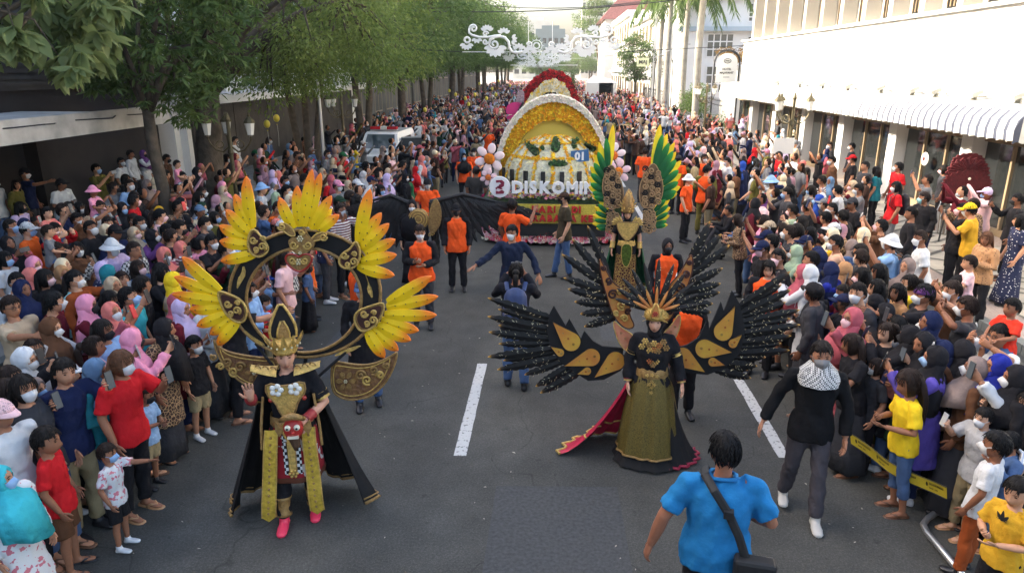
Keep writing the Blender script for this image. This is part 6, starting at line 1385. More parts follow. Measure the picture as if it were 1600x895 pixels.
    fans = [([(385, 275), (360, 330), (365, 385), (400, 418), (440, 408), (462, 375), (430, 330)], (410, 355), [(345, 45), (290, 130), (252, 200), (218, 275), (222, 345), (225, 440)], [(372, 285), (365, 300), (360, 320), (360, 345), (365, 370), (390, 408)], 52),
            ([(862, 335), (882, 380), (880, 430), (850, 470), (800, 468), (778, 435), (800, 395), (835, 380)], (832, 425), [(922, 105), (972, 215), (1010, 265), (1038, 340), (1046, 410), (1034, 508)], [(866, 350), (874, 365), (880, 385), (884, 415), (878, 442), (860, 465)], 54),
            ([(215, 570), (260, 580), (330, 610), (362, 665), (345, 720), (300, 715), (250, 670)], (292, 650), [(48, 420), (8, 512), (0, 592), (80, 665), (115, 740), (175, 782), (210, 832)], [(222, 580), (225, 605), (232, 630), (245, 660), (260, 685), (280, 705), (310, 715)], 52),
            ([(1002, 620), (930, 640), (862, 665), (850, 710), (880, 760), (920, 755), (975, 710)], (922, 695), [(1208, 510), (1238, 605), (1232, 690), (1148, 765), (1112, 808), (1052, 857), (990, 888)], [(1002, 632), (996, 655), (988, 688), (972, 715), (955, 738), (932, 755), (905, 762)], 54)]
    for poly, c, tips, bases, wd in fans:
        fan = MB().prism(chaikin(poly, 2), .022, -.05, W).build('fan_plaque', M_goldd, None); attach(fan, o)
        for i, (t, bs) in enumerate(zip(tips, bases)): blade(W, bs, t, wd * (1.08 if i == 0 else 1), fan, M_feath, (YEL, ORA, .45), d=-.014 + .010 * (i % 2), studs=4 if i < 3 else 3)
        k = chaikin([(c[0] + (u - c[0]) * .80, c[1] + (v - c[1]) * .80) for u, v in poly], 2); MB().prism(k, .008, -.058, W).build('plaque_inset', M_dmar, fan); MB().tube([W(u, v, -.056) for u, v in chaikin(poly, 2)], .009, 6, closed=True).build('plaque_edge', M_gold, fan, smooth=True)
        for q, (du, dv, r_, sg) in enumerate(((-22, -18, 18, 1), (20, 12, 20, -1), (-10, 26, 14, -1), (24, -24, 12, 1))): scroll(W, c[0] + du, c[1] + dv, r_, -.062, fan, M_gold, q, sg, .0105)
    # centre hearts and top fan
    heart = MB().prism(chaikin([(545, 345), (560, 325), (600, 325), (617, 262), (640, 320), (665, 335), (672, 365), (640, 395), (605, 408), (565, 390)], 2), .025, -.055, W).build('centre_heart', M_goldd, None); attach(heart, o)
    for i, (t, bs) in enumerate(zip([(500, 145), (580, 90), (652, 12), (690, 30), (742, 135), (776, 225)], [(565, 290), (592, 282), (612, 280), (632, 282), (650, 295), (668, 308)])): blade(W, bs, t, 50, heart, M_feath, (YEL, ORA, .5), d=-.014 + .010 * (i % 2), studs=4 if i < 4 else 2)
    blade(W, (655, 300), (738, 200), 44, heart, M_feath, (YEL, YEL, .5), d=.012)
    lh = MB().prism(chaikin([(532, 425), (545, 402), (575, 402), (597, 418), (620, 400), (652, 405), (660, 430), (640, 462), (600, 488), (555, 462)], 2), .022, -.05, W).build('lower_heart', M_goldd, heart)
    MB().tube([W(u, v, -.052) for u, v in chaikin([(532, 425), (545, 402), (575, 402), (597, 418), (620, 400), (652, 405), (660, 430), (640, 462), (600, 488), (555, 462)], 2)], .010, 6, closed=True).build('heart_edge', M_gem, lh, smooth=True)
    for cu, cv, r_, sg in ((575, 360, 20, 1), (640, 360, 20, -1), (570, 432, 17, 1), (625, 432, 17, -1), (520, 275, 18, -1), (712, 322, 18, 1), (612, 300, 14, 1)): scroll(W, cu, cv, r_, -.062, heart, M_gold, 0 if sg > 0 else PI, sg, .009)
    for pts in ([(500, 270), (520, 255), (560, 275), (585, 320), (550, 320)], [(730, 315), (710, 300), (670, 312), (645, 345), (690, 340)]): plate(W, pts, .02, -.045, heart, M_goldd, 'heart_wing', M_gold, .007, 2)
    rosette(W, 605, 330, .035, -.07, heart, M_bead); rosette(W, 597, 437, .035, -.065, heart, M_bead); rosette(W, 605, 395, .02, -.07, heart, M_bead)
    # crescents at shoulder height
    for pts, fl in (([(88, 62), (108, 105), (160, 128), (230, 140), (300, 148), (345, 145), (350, 225), (300, 268), (240, 262), (185, 235), (130, 175), (100, 120)], (255, 205)), ([(826, 118), (800, 140), (740, 168), (680, 178), (600, 165), (560, 160), (560, 280), (600, 308), (650, 316), (720, 300), (775, 250), (810, 185)], (618, 238))):
        cw = MB().prism(chaikin(pts, 2), .022, -.02, W2).build('crescent_wing', mat('bronze_relief', (.13, .055, .03), rough=.6, noise_amt=.5, nscale=28, bump=1.0, bscale=34, col2=(.26, .13, .04)), None); attach(cw, o); MB().tube([W2(u, v, -.022) for u, v in chaikin(pts, 2)], .010, 6, closed=True).build('crescent_edge', M_goldd, cw, smooth=True)
        inner = [(fl[0] + (u - fl[0]) * .86, fl[1] + (v - fl[1]) * .80) for u, v in pts]; MB().tube([W2(u, v, -.024) for u, v in chaikin(inner, 2)], .006, 5, closed=True).build('crescent_line', M_gold, cw, smooth=True)
        fb = MB()
        for i in range(6): a = 2 * PI * i / 6; fb.prism(chaikin([(fl[0] + 8 * math.cos(a), fl[1] + 8 * math.sin(a)), (fl[0] + 30 * math.cos(a - .4), fl[1] + 30 * math.sin(a - .4)), (fl[0] + 42 * math.cos(a), fl[1] + 42 * math.sin(a)), (fl[0] + 30 * math.cos(a + .4), fl[1] + 30 * math.sin(a + .4))], 1), .01, -.032, W2)
        fb.build('gold_flower', M_goldd, cw); rosette(W2, fl[0], fl[1], .022, -.045, cw, M_bead)
        sg = -1 if fl[0] < 400 else 1
        for q in range(5): scroll(W2, fl[0] + sg * (58 + 26 * q), fl[1] - 8 - 10 * q + (14 if q % 2 else -14), 22 - 2 * q, -.028, cw, M_gold if q % 2 else M_goldd, q, 1 if q % 2 else -1, .012)
    # red carved mask held in the left hand
    hand = par_M(o) @ V3(.06, -.33, 1.06); mk_ = empty('carved_mask', hand, rz, label='red carved lion mask with bulging eyes held at the performer waist', cat='mask')
    M_red = mat('mask_red', (.42, .03, .025), rough=.4)
    MB().ball((0, 0, 0), (.085, .07, .10), 14, 10).build('face', M_red, mk_, smooth=True)
    for s in (-1, 1):
        e_ = MB().ball((s * .038, -.062, .035), .026, 10, 7).build('eye', M_fleck, mk_, smooth=True); MB().ball((s * .038, -.084, .035), .011, 7, 5).build('pupil', M_blk, e_); MB().prism([(s * .07, .0), (s * .14, .07), (s * .15, -.01), (s * .12, -.07)], .02, 0, lambda u, v, d: V3(u, d - .01, v)).build('ear', M_goldd, mk_)
    MB().box((0, -.062, -.055), (.09, .02, .022)).build('teeth', M_fleck, mk_); MB().tube([(-.10, -.02, .09), (-.05, -.05, .125), (0, -.06, .14), (.05, -.05, .125), (.10, -.02, .09)], [.02, .028, .034, .028, .02], 7).build('brow_crest', M_goldd, mk_, smooth=True); MB().ball((0, -.075, -.005), (.02, .02, .018), 8, 5).build('nose', M_red, mk_, smooth=True); MB().tube([(.0, .0, -.09), (.01, -.01, -.16), (.0, 0, -.21)], [.05, .035, .01], 7).build('beard', mat('mask_hair', (.08, .04, .02)), mk_)
    return o
# ------------------------------------------------------------------ performer with black and gold wings
def black_performer():
    base = atz(1010, 716); Yp = base.y; rz = -.12
    P = mk(female=1, sh=.165, R=(V3(-.24, .02, 1.15), V3(-.24, -.05, .92)), L=(V3(.255, .0, 1.15), V3(.30, -.07, .95)), hp=.05, hy=-.05, hR=('relaxed', V3(.9, 0, 0)), hL=('relaxed', V3(-.9, 0, 0)))
    o = person(base, rz, 'b', ('long', 'black'), ('trousers', 'black'), ('hood', 'black'), None, C8(206, 156, 130), 1.70, ('sandal', 'scarlet'), 'performer in olive gold skirt wearing four black feather wings with gold tips', None, P=P, key='black_performer', vox=.010)
    hm = head_M(P); f = lambda t: .045 * math.sin(13 * t) + .035 * math.sin(5 * t + 1) + .02 * math.sin(29 * t)
    b = MB(); skin_rings(b, [lring(1.06, .135, .10, n=48), lring(1.0, .165, .125, n=48), lring(.85, .215, .17, n=48, f=f), lring(.60, .265, .22, n=48, f=f), lring(.35, .30, .255, n=48, f=f), lring(.14, .325, .28, n=48, f=f)]); wear_mesh(b, 'skirt', mat('olive_gold_brocade', (.16, .115, .025), rough=.55, metal=.2, noise_amt=.55, nscale=90, bump=.4, bscale=120), o)
    b = MB(); skin_rings(b, [lring(.9, .13, .10, n=48), lring(.4, .25, .21, n=48, f=f), lring(.13, .30, .255, n=48, f=f), lring(.03, .37, .32, n=48, f=f)]); wear_mesh(b, 'underskirt', M_blk, o)
    MB().tube(lring(.145, .328, .283, n=48, f=f), .012, 6, closed=True).build('skirt_hem', M_goldd, o)
    # trains
    for s, m_ in ((-1, mat('red_train', (.50, .016, .055), rough=.5, noise_amt=.2, nscale=8)), (1, M_blk)):
        b = MB(); rows = []; n = 20
        for i in range(10):
            t = i / 9; z = 1.0 * (1 - t) ** 1.5 + .025; r0 = .16 + (.74 if s < 0 else .40) * t ** 1.1; a0_, a1_ = (R(168), R(255)) if s < 0 else (R(-62), R(30)); row = []
            for k in range(n + 1):
                a = a0_ + (a1_ - a0_) * k / n; a = (-a if s < 0 else a); a = (PI * 2 - (a0_ + (a1_ - a0_) * k / n)) if s < 0 else a; rr = r0 * (1 + .05 * math.sin(k * 1.9) * t - .35 * t * (k / n if s < 0 else 1 - k / n)); row.append(V3(rr * math.cos(a) * 1.05, rr * math.sin(a) * .8 + .03, z * (1 + .05 * math.sin(k * 1.3)) ))
            rows.append(row)
        skin_rings(b, rows, False); tr_ = wear_mesh(b, 'train', m_, o); MB().tube([v + V3(0, 0, .01) for v in rows[-1]], .016, 6).build('train_hem', M_gold if s < 0 else mat('red_hem', (.28, .015, .04), rough=.6), tr_)
        if s < 0: MB().tube([v + V3(0, -.004, .012) for v in rows[6]], .012, 5).build('train_band', M_gold, tr_)
    b = MB(); skin_rings(b, [lring(1.11, .14, .105), lring(1.09, .152, .118), lring(1.0, .172, .132), lring(.97, .168, .13)]); wear_mesh(b, 'corset_belt', M_goldd, o)
    WL = lambda u, v, d: V3(u, -.13 + d, v)
    for k, (u, v) in enumerate(((0, 1.04), (-.05, 1.03), (.05, 1.03), (0, .97), (0, .91), (-.025, .94), (.025, .94), (0, .85))): rosette(WL, u, v, .024, -.02 - .015 * (v < 1), o, M_gold, 5)
    for k, (u, v) in enumerate(((0, 1.38), (-.05, 1.36), (.05, 1.36), (-.09, 1.40), (.09, 1.40), (0, 1.31), (-.04, 1.30), (.04, 1.30), (0, 1.24), (-.12, 1.34), (.12, 1.34), (-.03, 1.19), (.03, 1.19), (0, 1.15))): rosette(lambda u_, v_, d: V3(u_, -.122 + d, v_), u, v, .040, -.02, o, [M_gold, M_goldd, M_flamer][k % 3], 6)
    for sd_ in 'RL':
        s = shoulders(P)[0 if sd_ == 'R' else 1]; e_, w_ = P[sd_]; cuff(o, s.lerp(e_, .6), s.lerp(e_, .72), .056, M_gold, 'arm_band'); cuff(o, e_.lerp(w_, .55), e_.lerp(w_, .92), .046, mat('wine_cuff', (.16, .012, .02), rough=.5), 'cuff'); cuff(o, e_.lerp(w_, .9), e_.lerp(w_, .99), .042, M_gold, 'wrist_ring')
    # headdress
    hd = wear_mesh(MB().lathe([(.105, .03), (.115, .06), (.108, .10), (.085, .14)], seg=18, M=Matrix.Diagonal((1, 1.12, 1)).to_3x3()), 'headdress', M_gold, o); hd.matrix_local = hm
    WH = lambda u, v, d: V3(u, -.115 + d, v)
    plate(WH, [(-.05, .06), (-.04, .14), (0, .24), (.04, .14), (.05, .06)], .02, -.01, hd, M_flamer, 'flame_crest', M_gold, .008, 1); rosette(WH, 0, .11, .03, -.02, hd, M_gem)
    for s in (-1, 1):
        for k in range(4): a = R(25 + 28 * k); plate(WH, [(s * .03, .05), (s * (.03 + .06 * math.sin(a)) - .012, .05 + .07 * math.cos(a)), (s * (.03 + .11 * math.sin(a)), .05 + .13 * math.cos(a)), (s * (.03 + .07 * math.sin(a)) + .012, .05 + .06 * math.cos(a))], .012, .01 * k, hd, M_gold, 'gold_leaf', None, 0, 1)
    for k in range(11):
        a = R(-75 + 15 * k); L_ = .54 - .16 * abs(k - 5) / 5; fo = blade(lambda u, v, d: V3(u, .0 + d, v), (.05 * math.sin(a), .10), (.05 * math.sin(a) + L_ * math.sin(a), .10 + L_ * math.cos(a)), .055, hd, M_blkf, None, d=.02 + .006 * (k % 2), flecks=9, bow=.02, name='plume')
    for k in range(7): a = R(-66 + 22 * k); L_ = .24 - .05 * abs(k - 3) / 3; blade(lambda u, v, d: V3(u, -.03 + d, v), (.06 * math.sin(a), .12), (.06 * math.sin(a) + L_ * math.sin(a), .12 + L_ * math.cos(a)), .030, hd, M_flamer, None, d=.004 * (k % 2), bow=.02, name='flame_plume')
    # wing frame plane
    Yw = Yp + .20
    def W(u, v, d): return aty(760 + u / 2.2367, 340 + v / 2.2367, Yw) + Vector((0, d, 0))
    tipc = (C8(16, 15, 15), C8(214, 158, 60), .93)
    M_bf = M_feath
    def wing(body, tips, bases, drops, wd, arm_pts=None):
        wg = MB().prism(body, .025, -.03, W).build('wing', M_blk, None); attach(wg, o)
        for i, (t, bs) in enumerate(zip(tips, bases)):
            blade(W, bs, t, wd, wg, M_bf, tipc, d=.0 + .012 * (i % 3), flecks=13, bow=.02, thick=.005, serr=.22)
            if i + 1 < len(tips): t2, b2 = tips[i + 1], bases[i + 1]; m1 = ((bs[0] + b2[0]) / 2, (bs[1] + b2[1]) / 2); blade(W, m1, (m1[0] + ((t[0] + t2[0]) / 2 - m1[0]) * .84, m1[1] + ((t[1] + t2[1]) / 2 - m1[1]) * .84), wd * .85, wg, M_bf, tipc, d=.030 + .006 * (i % 2), flecks=8, bow=.02, thick=.005, serr=.22)
        for tip, c, r_ in drops:
            dx, dy = tip[0] - c[0], tip[1] - c[1]; L_ = math.hypot(dx, dy); a0 = math.atan2(dy, dx); q0 = math.acos(r_ / L_); pts = [tip]
            for k in range(15): t = q0 + (2 * PI - 2 * q0) * k / 14; pts.append((c[0] + r_ * math.cos(a0 + t), c[1] + r_ * math.sin(a0 + t)))
            dp = MB().prism(pts, .01, -.044, W).build('gold_drop', mat('gold_cloth', (.72, .42, .06), rough=.4, metal=.2, noise_amt=.25, nscale=6, col2=(.62, .22, .05)), wg); MB().tube([W(u, v, -.044) for u, v in pts], .0055, 5, closed=True).build('drop_edge', M_blk, dp)
            for q in range(3): rosette(W, c[0] + dx * (.28 * q - .12), c[1] + dy * (.28 * q - .12), .016 - .003 * q, -.052, dp, M_gem if q % 2 else M_goldd, 5)
        return wg
    wing([(478, 452), (405, 446), (372, 428), (342, 392), (330, 420), (290, 350), (277, 375), (236, 305), (220, 335), (212, 400), (228, 460), (262, 505), (305, 535), (355, 566), (410, 562), (470, 530)],
         [(5, 280), (4, 346), (8, 402), (5, 486), (38, 532), (172, 592), (188, 612)], [(232, 352), (226, 392), (228, 428), (236, 458), (255, 490), (300, 515), (345, 528)], [((232, 360), (296, 428), 34), ((272, 513), (366, 482), 32), ((376, 553), (450, 495), 34), ((224, 445), (258, 466), 15), ((316, 541), (352, 530), 15)], 33)
    wing([(618, 462), (700, 442), (742, 415), (766, 362), (776, 390), (818, 292), (828, 325), (856, 252), (884, 300), (902, 395), (884, 470), (830, 522), (770, 545), (700, 538), (640, 512)],
         [(1062, 188), (1066, 252), (1098, 325), (1096, 374), (1066, 414), (1062, 466), (946, 518), (926, 562)], [(880, 312), (888, 338), (895, 368), (890, 405), (882, 440), (862, 478), (835, 508), (790, 530)], [((866, 305), (824, 392), 34), ((856, 465), (760, 452), 34), ((762, 534), (682, 482), 36), ((890, 404), (858, 434), 17), ((832, 510), (788, 498), 17)], 33)
    def upper(scrollpts, tips, bases):
        ug = MB().prism(chaikin(scrollpts, 2), .025, -.06, W).build('upper_wing', M_flamer, None); attach(ug, o); MB().tube([W(u, v, -.06) for u, v in chaikin(scrollpts, 2)], .007, 5, closed=True).build('wing_edge', M_dmar, ug)
        for i, (t, bs) in enumerate(zip(tips, bases)): blade(W, bs, t, 33, ug, M_bf, tipc, d=.0 + .012 * (i % 3), flecks=10, bow=.02, thick=.005, serr=.22)
        return ug
    u1 = upper([(392, 128), (415, 175), (440, 222), (478, 245), (505, 285), (495, 330), (520, 375), (486, 384), (446, 345), (424, 285), (398, 195)], [(353, 28), (300, 76), (264, 130), (270, 210), (285, 250), (308, 296), (328, 336), (342, 382)], [(432, 215), (424, 225), (428, 245), (435, 262), (442, 285), (452, 305), (462, 322), (474, 338)])
    u2 = upper([(716, 108), (718, 180), (694, 248), (664, 280), (656, 320), (640, 350), (596, 378), (586, 352), (622, 290), (632, 232), (672, 192)], [(781, 14), (822, 58), (852, 98), (826, 176), (820, 231), (818, 263), (792, 300), (786, 332)], [(702, 170), (700, 195), (698, 215), (694, 240), (690, 260), (682, 282), (672, 300), (662, 316)])
    for ug, cs in ((u1, ((440, 262, 18), (470, 300, 16), (425, 215, 13), (480, 345, 14), (410, 170, 9), (462, 252, 11), (492, 322, 11), (452, 325, 10))), (u2, ((672, 238, 18), (645, 280, 16), (694, 190, 13), (620, 335, 14), (706, 150, 9), (650, 240, 10), (640, 322, 11), (606, 358, 10)))):
        for k, (cu, cv, r_) in enumerate(cs): scroll(W, cu, cv, r_, -.068, ug, M_gold if k % 2 else M_dmar, k, 1 if k % 2 else -1, .012)
    # red leaf collar
    for s, pts in ((-1, [(436, 340), (470, 375), (515, 400), (528, 455), (490, 460), (455, 420)]), (1, [(668, 320), (675, 350), (660, 405), (625, 440), (598, 440), (610, 395), (645, 360)])):
        cl = MB().prism(chaikin(pts, 2), .02, -.10, W).build('leaf_collar', mat('leaf_red', (.55, .12, .06), rough=.5, noise_amt=.3, nscale=12, col2=(.62, .30, .16)), None); attach(cl, o); MB().tube([W(u, v, -.10) for u, v in chaikin(pts, 2)], .006, 5, closed=True).build('collar_edge', M_gold, cl)
        cx_ = sum(p[0] for p in pts) / len(pts); cy_ = sum(p[1] for p in pts) / len(pts)
        for q in range(3): rosette(W, cx_ + (q - 1) * 14 * -s, cy_ + (q - 1) * 18, .014, -.108, cl, M_goldd, 5)
    MB().tube([W(500, 430, -.01), W(590, 430, -.01)], .02, 6).tube([W(545, 430, 0), Vector((base.x, base.y + .1, 1.15))], .02, 6).build('wing_harness', M_blk, u1)
    return o
# ------------------------------------------------------------------ performer with green and yellow wings
def green_performer():
    g = atz(981, 334, 1.50); base = Vector((g.x, g.y, 0)); Yp = base.y; rz = -.05
    P = mk(female=1, sh=.165, R=(V3(-.24, .02, 1.14), V3(-.27, -.04, .90)), L=(V3(.24, .02, 1.14), V3(.25, -.04, .90)), hy=-.1)
    GRN = C8(18, 110, 50); YEL2 = C8(246, 222, 40)
    o = person(base, rz, 'c', ('tee', 'black'), ('trousers', 'black'), ('hood', 'black'), None, C8(196, 148, 120), 1.63, ('shoe', 'dark green'), 'performer in gold collar and batik skirt with green and yellow feather fans', None, P=P, key='green_performer', vox=.012)
    hm = head_M(P); f = lambda t: .03 * math.sin(9 * t)
    b = MB(); skin_rings(b, [lring(1.02, .15, .11, n=36), lring(.92, .185, .14, n=36), lring(.6, .20, .16, n=36, f=f), lring(.25, .215, .175, n=36, f=f), lring(.06, .23, .19, n=36, f=f)]); wear_mesh(b, 'batik_skirt', pattern('batik_gold', 'crackle', 22, (.40, .26, .07), thr=.09), o, color=C8(72, 24, 20))
    WL = lambda u, v, d: V3(u, -.165 + d, v)
    plate(WL, [(-.09, 1.02), (.09, 1.02), (.10, .80), (.06, .62), (0, .56), (-.06, .62), (-.10, .80)], .012, -.012, o, mat('green_gold_apron', (.10, .16, .02), rough=.4, metal=.4, noise_amt=.5, nscale=30, bump=.5, bscale=60), 'apron', M_gold, .008, 1)
    plate(lambda u, v, d: V3(u, -.13 + d - .02 * (1 - 4 * abs(u)), v), [(-.21, 1.45), (0, 1.43), (.21, 1.45), (.19, 1.32), (.13, 1.20), (0, 1.06), (-.13, 1.20), (-.19, 1.32)], .03, -.035, o, M_gold, 'collar', M_goldd, .01, 1)
    for s in (-1, 1):
        for k in range(5): a = R(20 + 22 * k); blade(lambda u, v, d: V3(u, -.06 + d, v), (s * .10, 1.40), (s * (.10 + .20 * math.sin(a)), 1.40 + .20 * math.cos(a) * .7), .05, o, M_gold, None, d=.01 * k, bow=.01, name='shoulder_leaf')
    cape(o, mat('green_cape', (.01, .09, .035), rough=.5, noise_amt=.2), M_gold, [(1.38, .19, .11, .0), (1.1, .26, .2, .02), (.7, .34, .28, .04), (.3, .42, .34, .06), (.08, .46, .38, .06)], 1, 1)
    b = MB(); skin_rings(b, [lring(1.07, .15, .115), lring(1.05, .16, .125), lring(.97, .178, .14), lring(.95, .17, .13)]); wear_mesh(b, 'belt', M_gold, o)
    for sd_ in 'RL': e_, w_ = P[sd_]; s = shoulders(P)[0 if sd_ == 'R' else 1]; cuff(o, e_.lerp(w_, .45), e_.lerp(w_, .97), .05, M_gold, 'cuff'); cuff(o, s.lerp(e_, .5), s.lerp(e_, .68), .055, M_gold, 'arm_band')
    hd = wear_mesh(MB().lathe([(.108, .02), (.118, .06), (.112, .12), (.125, .16), (.10, .22), (.105, .26), (.07, .34), (.05, .40), (.012, .46)], seg=18, M=Matrix.Diagonal((1, 1.1, 1)).to_3x3()), 'headdress', M_goldd, o); hd.matrix_local = hm
    bb = MB(); rs = random.Random(3)
    for k in range(90): t = rs.uniform(0, 1); a = rs.uniform(-PI, 0); r_ = .125 * (1 - .65 * t); bb.ball((r_ * math.cos(a), r_ * 1.1 * math.sin(a), .05 + .36 * t), rs.uniform(.008, .016), 5, 4)
    x = bb.build('bead_work', M_gold, hd, smooth=True); x['kind'] = 'stuff'
    for k in range(9): a = R(-80 + 20 * k); plate(lambda u, v, d: V3(u, -.06 + d, v), [(.09 * math.sin(a), .10 + .05 * math.cos(a)), (.13 * math.sin(a) + .02, .12 + .10 * math.cos(a)), (.19 * math.sin(a), .14 + .19 * math.cos(a)), (.13 * math.sin(a) - .02, .12 + .10 * math.cos(a))], .012, .012 * (k % 2), hd, M_gold, 'crown_leaf', None, 0, 1)
    Yw = Yp + .16
    def W(u, v, d): return aty(860 + u / 2.983, 180 + v / 2.983, Yw) + Vector((0, d, 0))
    def fan(poly, tips, bases, wd, gl):
        fo = MB().prism(chaikin(poly, 2), .025, -.05, W).build('fan_board', M_brownfil, None); attach(fo, o)
        for i, (t, bs) in enumerate(zip(tips, bases)):
            blade(W, bs, t, wd, fo, M_feath, (YEL2, C8(250, 200, 20), .6), d=.016 + .008 * (i % 2), bow=.015, thick=.008)
            if i < len(tips) - 1: t2 = tips[i + 1]; b2 = bases[i + 1]
            else: t2 = t; b2 = bs
            m_ = ((t[0] + t2[0]) / 2, (t[1] + t2[1]) / 2); mb_ = ((bs[0] + b2[0]) / 2, (bs[1] + b2[1]) / 2); blade(W, mb_, (mb_[0] + (m_[0] - mb_[0]) * gl, mb_[1] + (m_[1] - mb_[1]) * gl), wd * .95, fo, M_feath, (C8(10, 92, 44), C8(40, 140, 50), .5), d=-.004 + .006 * (i % 2), bow=.015, thick=.008)
        cx_ = sum(p[0] for p in poly) / len(poly); cy_ = sum(p[1] for p in poly) / len(poly); rs2 = random.Random(int(cx_))
        MB().tube([W(u, v, -.052) for u, v in chaikin(poly, 2)], .010, 5, closed=True).build('board_edge', mat('tan_edge', (.34, .21, .10), rough=.6), fo)
        w_ = max(p[0] for p in poly) - min(p[0] for p in poly); hh = max(p[1] for p in poly) - min(p[1] for p in poly)
        for q in range(20):
            u = cx_ + ((q % 3) / 2 - .5) * w_ * .52; v = cy_ + (q / 19 - .5) * hh * .78; scroll(W, u, v, 13 + 5 * rs2.random(), -.058 - .004 * (q % 2), fo, M_blk if q % 4 == 0 else MATS['tan_edge'], q * 1.3, 1 if q % 2 else -1, .014)
    fan([(278, 218), (245, 290), (240, 350), (258, 400), (300, 432), (335, 425), (342, 345), (312, 265)], [(292, 45), (226, 128), (206, 185), (186, 240), (180, 290), (178, 335), (196, 378)], [(276, 240), (264, 262), (255, 285), (248, 312), (246, 340), (250, 368), (262, 395)], 31, .88)
    fan([(478, 212), (510, 268), (526, 335), (512, 400), (462, 432), (420, 428), (410, 335), (440, 265)], [(514, 42), (546, 88), (580, 128), (586, 172), (610, 214), (612, 275), (606, 335), (592, 366)], [(478, 232), (490, 250), (500, 268), (508, 288), (516, 312), (520, 340), (518, 368), (508, 392)], 32, .86)
    fan([(272, 436), (258, 495), (268, 535), (300, 545), (325, 520), (310, 450)], [(222, 388), (206, 428), (198, 466), (196, 508), (214, 528)], [(272, 448), (266, 466), (262, 486), (262, 508), (272, 525)], 22, .86)
    fan([(440, 430), (480, 428), (494, 500), (470, 540), (442, 545), (426, 500)], [(536, 368), (558, 392), (560, 430), (556, 468), (548, 512)], [(480, 440), (486, 458), (490, 478), (490, 500), (482, 520)], 22, .86)
    return o
# ------------------------------------------------------------------ performer in black wings farther back
def dark_performer():
    g = atz(644, 324, 1.52); base = Vector((g.x, g.y, 0)); Yp = base.y
    P = mk(female=1, sh=.165); o = person(base, .15, 'd', ('tunic', 'black'), ('skirt', 'black'), ('headscarf_long', 'black'), 'white', None, 1.66, ('shoe', 'black'), 'masked performer in black with gold disc and wide drooping black wings', None, P=P, key='dark_performer')
    Yw = Yp + .15
    def W(u, v, d): return aty(u, v, Yw) + Vector((0, d, 0))
    rs = random.Random(4)
    for s, root, tip, drop in ((-1, (640, 318), (566, 318), 62), (1, (672, 316), (800, 322), 70)):
        wg = MB().tube([W(root[0], root[1], 0), W(root[0] * .6 + tip[0] * .4, root[1] - 12, .03), W(tip[0], tip[1], .05)], [.05, .04, .015], 8).build('wing', M_blkf, None); attach(wg, o)
        for row, (nf, ln, wd) in enumerate(((16, 1.0, 11), (13, .62, 10), (10, .36, 9))):
            for i in range(nf):
                t = i / (nf - 1); bu = root[0] + (tip[0] - root[0]) * t * .8; bv = root[1] - 10 * math.sin(PI * min(1, t * 1.2)) + 2 * row
                a = (.15 + 1.15 * t) ; tu = bu + s * (drop * ln * math.sin(a) * 1.0 + 4); tv = bv + drop * ln * math.cos(a) * (1.25 - .2 * t) + rs.uniform(-3, 3)
                blade(W, (bu, bv), (tu, tv), wd, wg, M_blkf, None, d=.03 - .014 * row + .004 * (i % 2), flecks=3 if row == 0 and i > 9 else 0, bow=.02, thick=.006, rnd_=rs, serr=.2)
    disc = MB().lathe([(.02, -.03), (.10, -.025), (.19, -.005), (.20, .01), (.16, .03), (.02, .035)], seg=24, M=Matrix.Rotation(PI / 2, 3, 'X')); dd = disc.build('gold_disc', M_goldd, None, smooth=True, loc=W(658, 338, -.25)); attach(dd, o)
    for k in range(3): MB().tube([V3((.06 + .05 * k) * math.cos(t), -.04, (.06 + .05 * k) * math.sin(t)) for t in np.arange(0, 6.28, .3)], .008, 5, closed=True).build('disc_ring', M_gold, dd)
    lf = MB().prism(chaikin([(682, 300), (694, 325), (690, 352), (676, 366), (670, 340)], 2), .03, -.22, W).build('leaf_plate', M_goldd, None); attach(lf, o)
    for q in range(22):
        a = rs.uniform(0, 2 * PI); r_ = rs.uniform(20, 27); c = W(660 + r_ * math.cos(a) * 1.0, 348 + r_ * math.sin(a) * .9, -.2); sb = MB().tube([c + V3(.04 * math.cos(t) * (1 - t / 9), 0, .04 * math.sin(t) * (1 - t / 9)) for t in np.arange(0, 7, .7)], .010, 5).build('gold_curl', M_gold, None, smooth=True); attach(sb, o)
    return o
pA = yellow_performer(); pB = black_performer(); pC = green_performer(); pD = dark_performer()
# ================================================================== stewards, photographers and others on the road
OR = C8(238, 88, 34)
def foot_at(px, py): return atz(px, py, 0)
def head_at(px, py, h): 
    g = atz(px, py, h * .925); return Vector((g.x, g.y, 0))
WALK = []
def stew(loc, rz, label, **k):
    WALK.append((loc.x, loc.y)); return person(loc, rz, label=label, rnd=random.Random(int(abs(loc.x * 37 + loc.y * 91))), **k)
def facing(loc, tx, ty): return math.atan2(tx - loc.x, -(ty - loc.y))
def vest_panels(o, p, key, col, name='vest'): return o
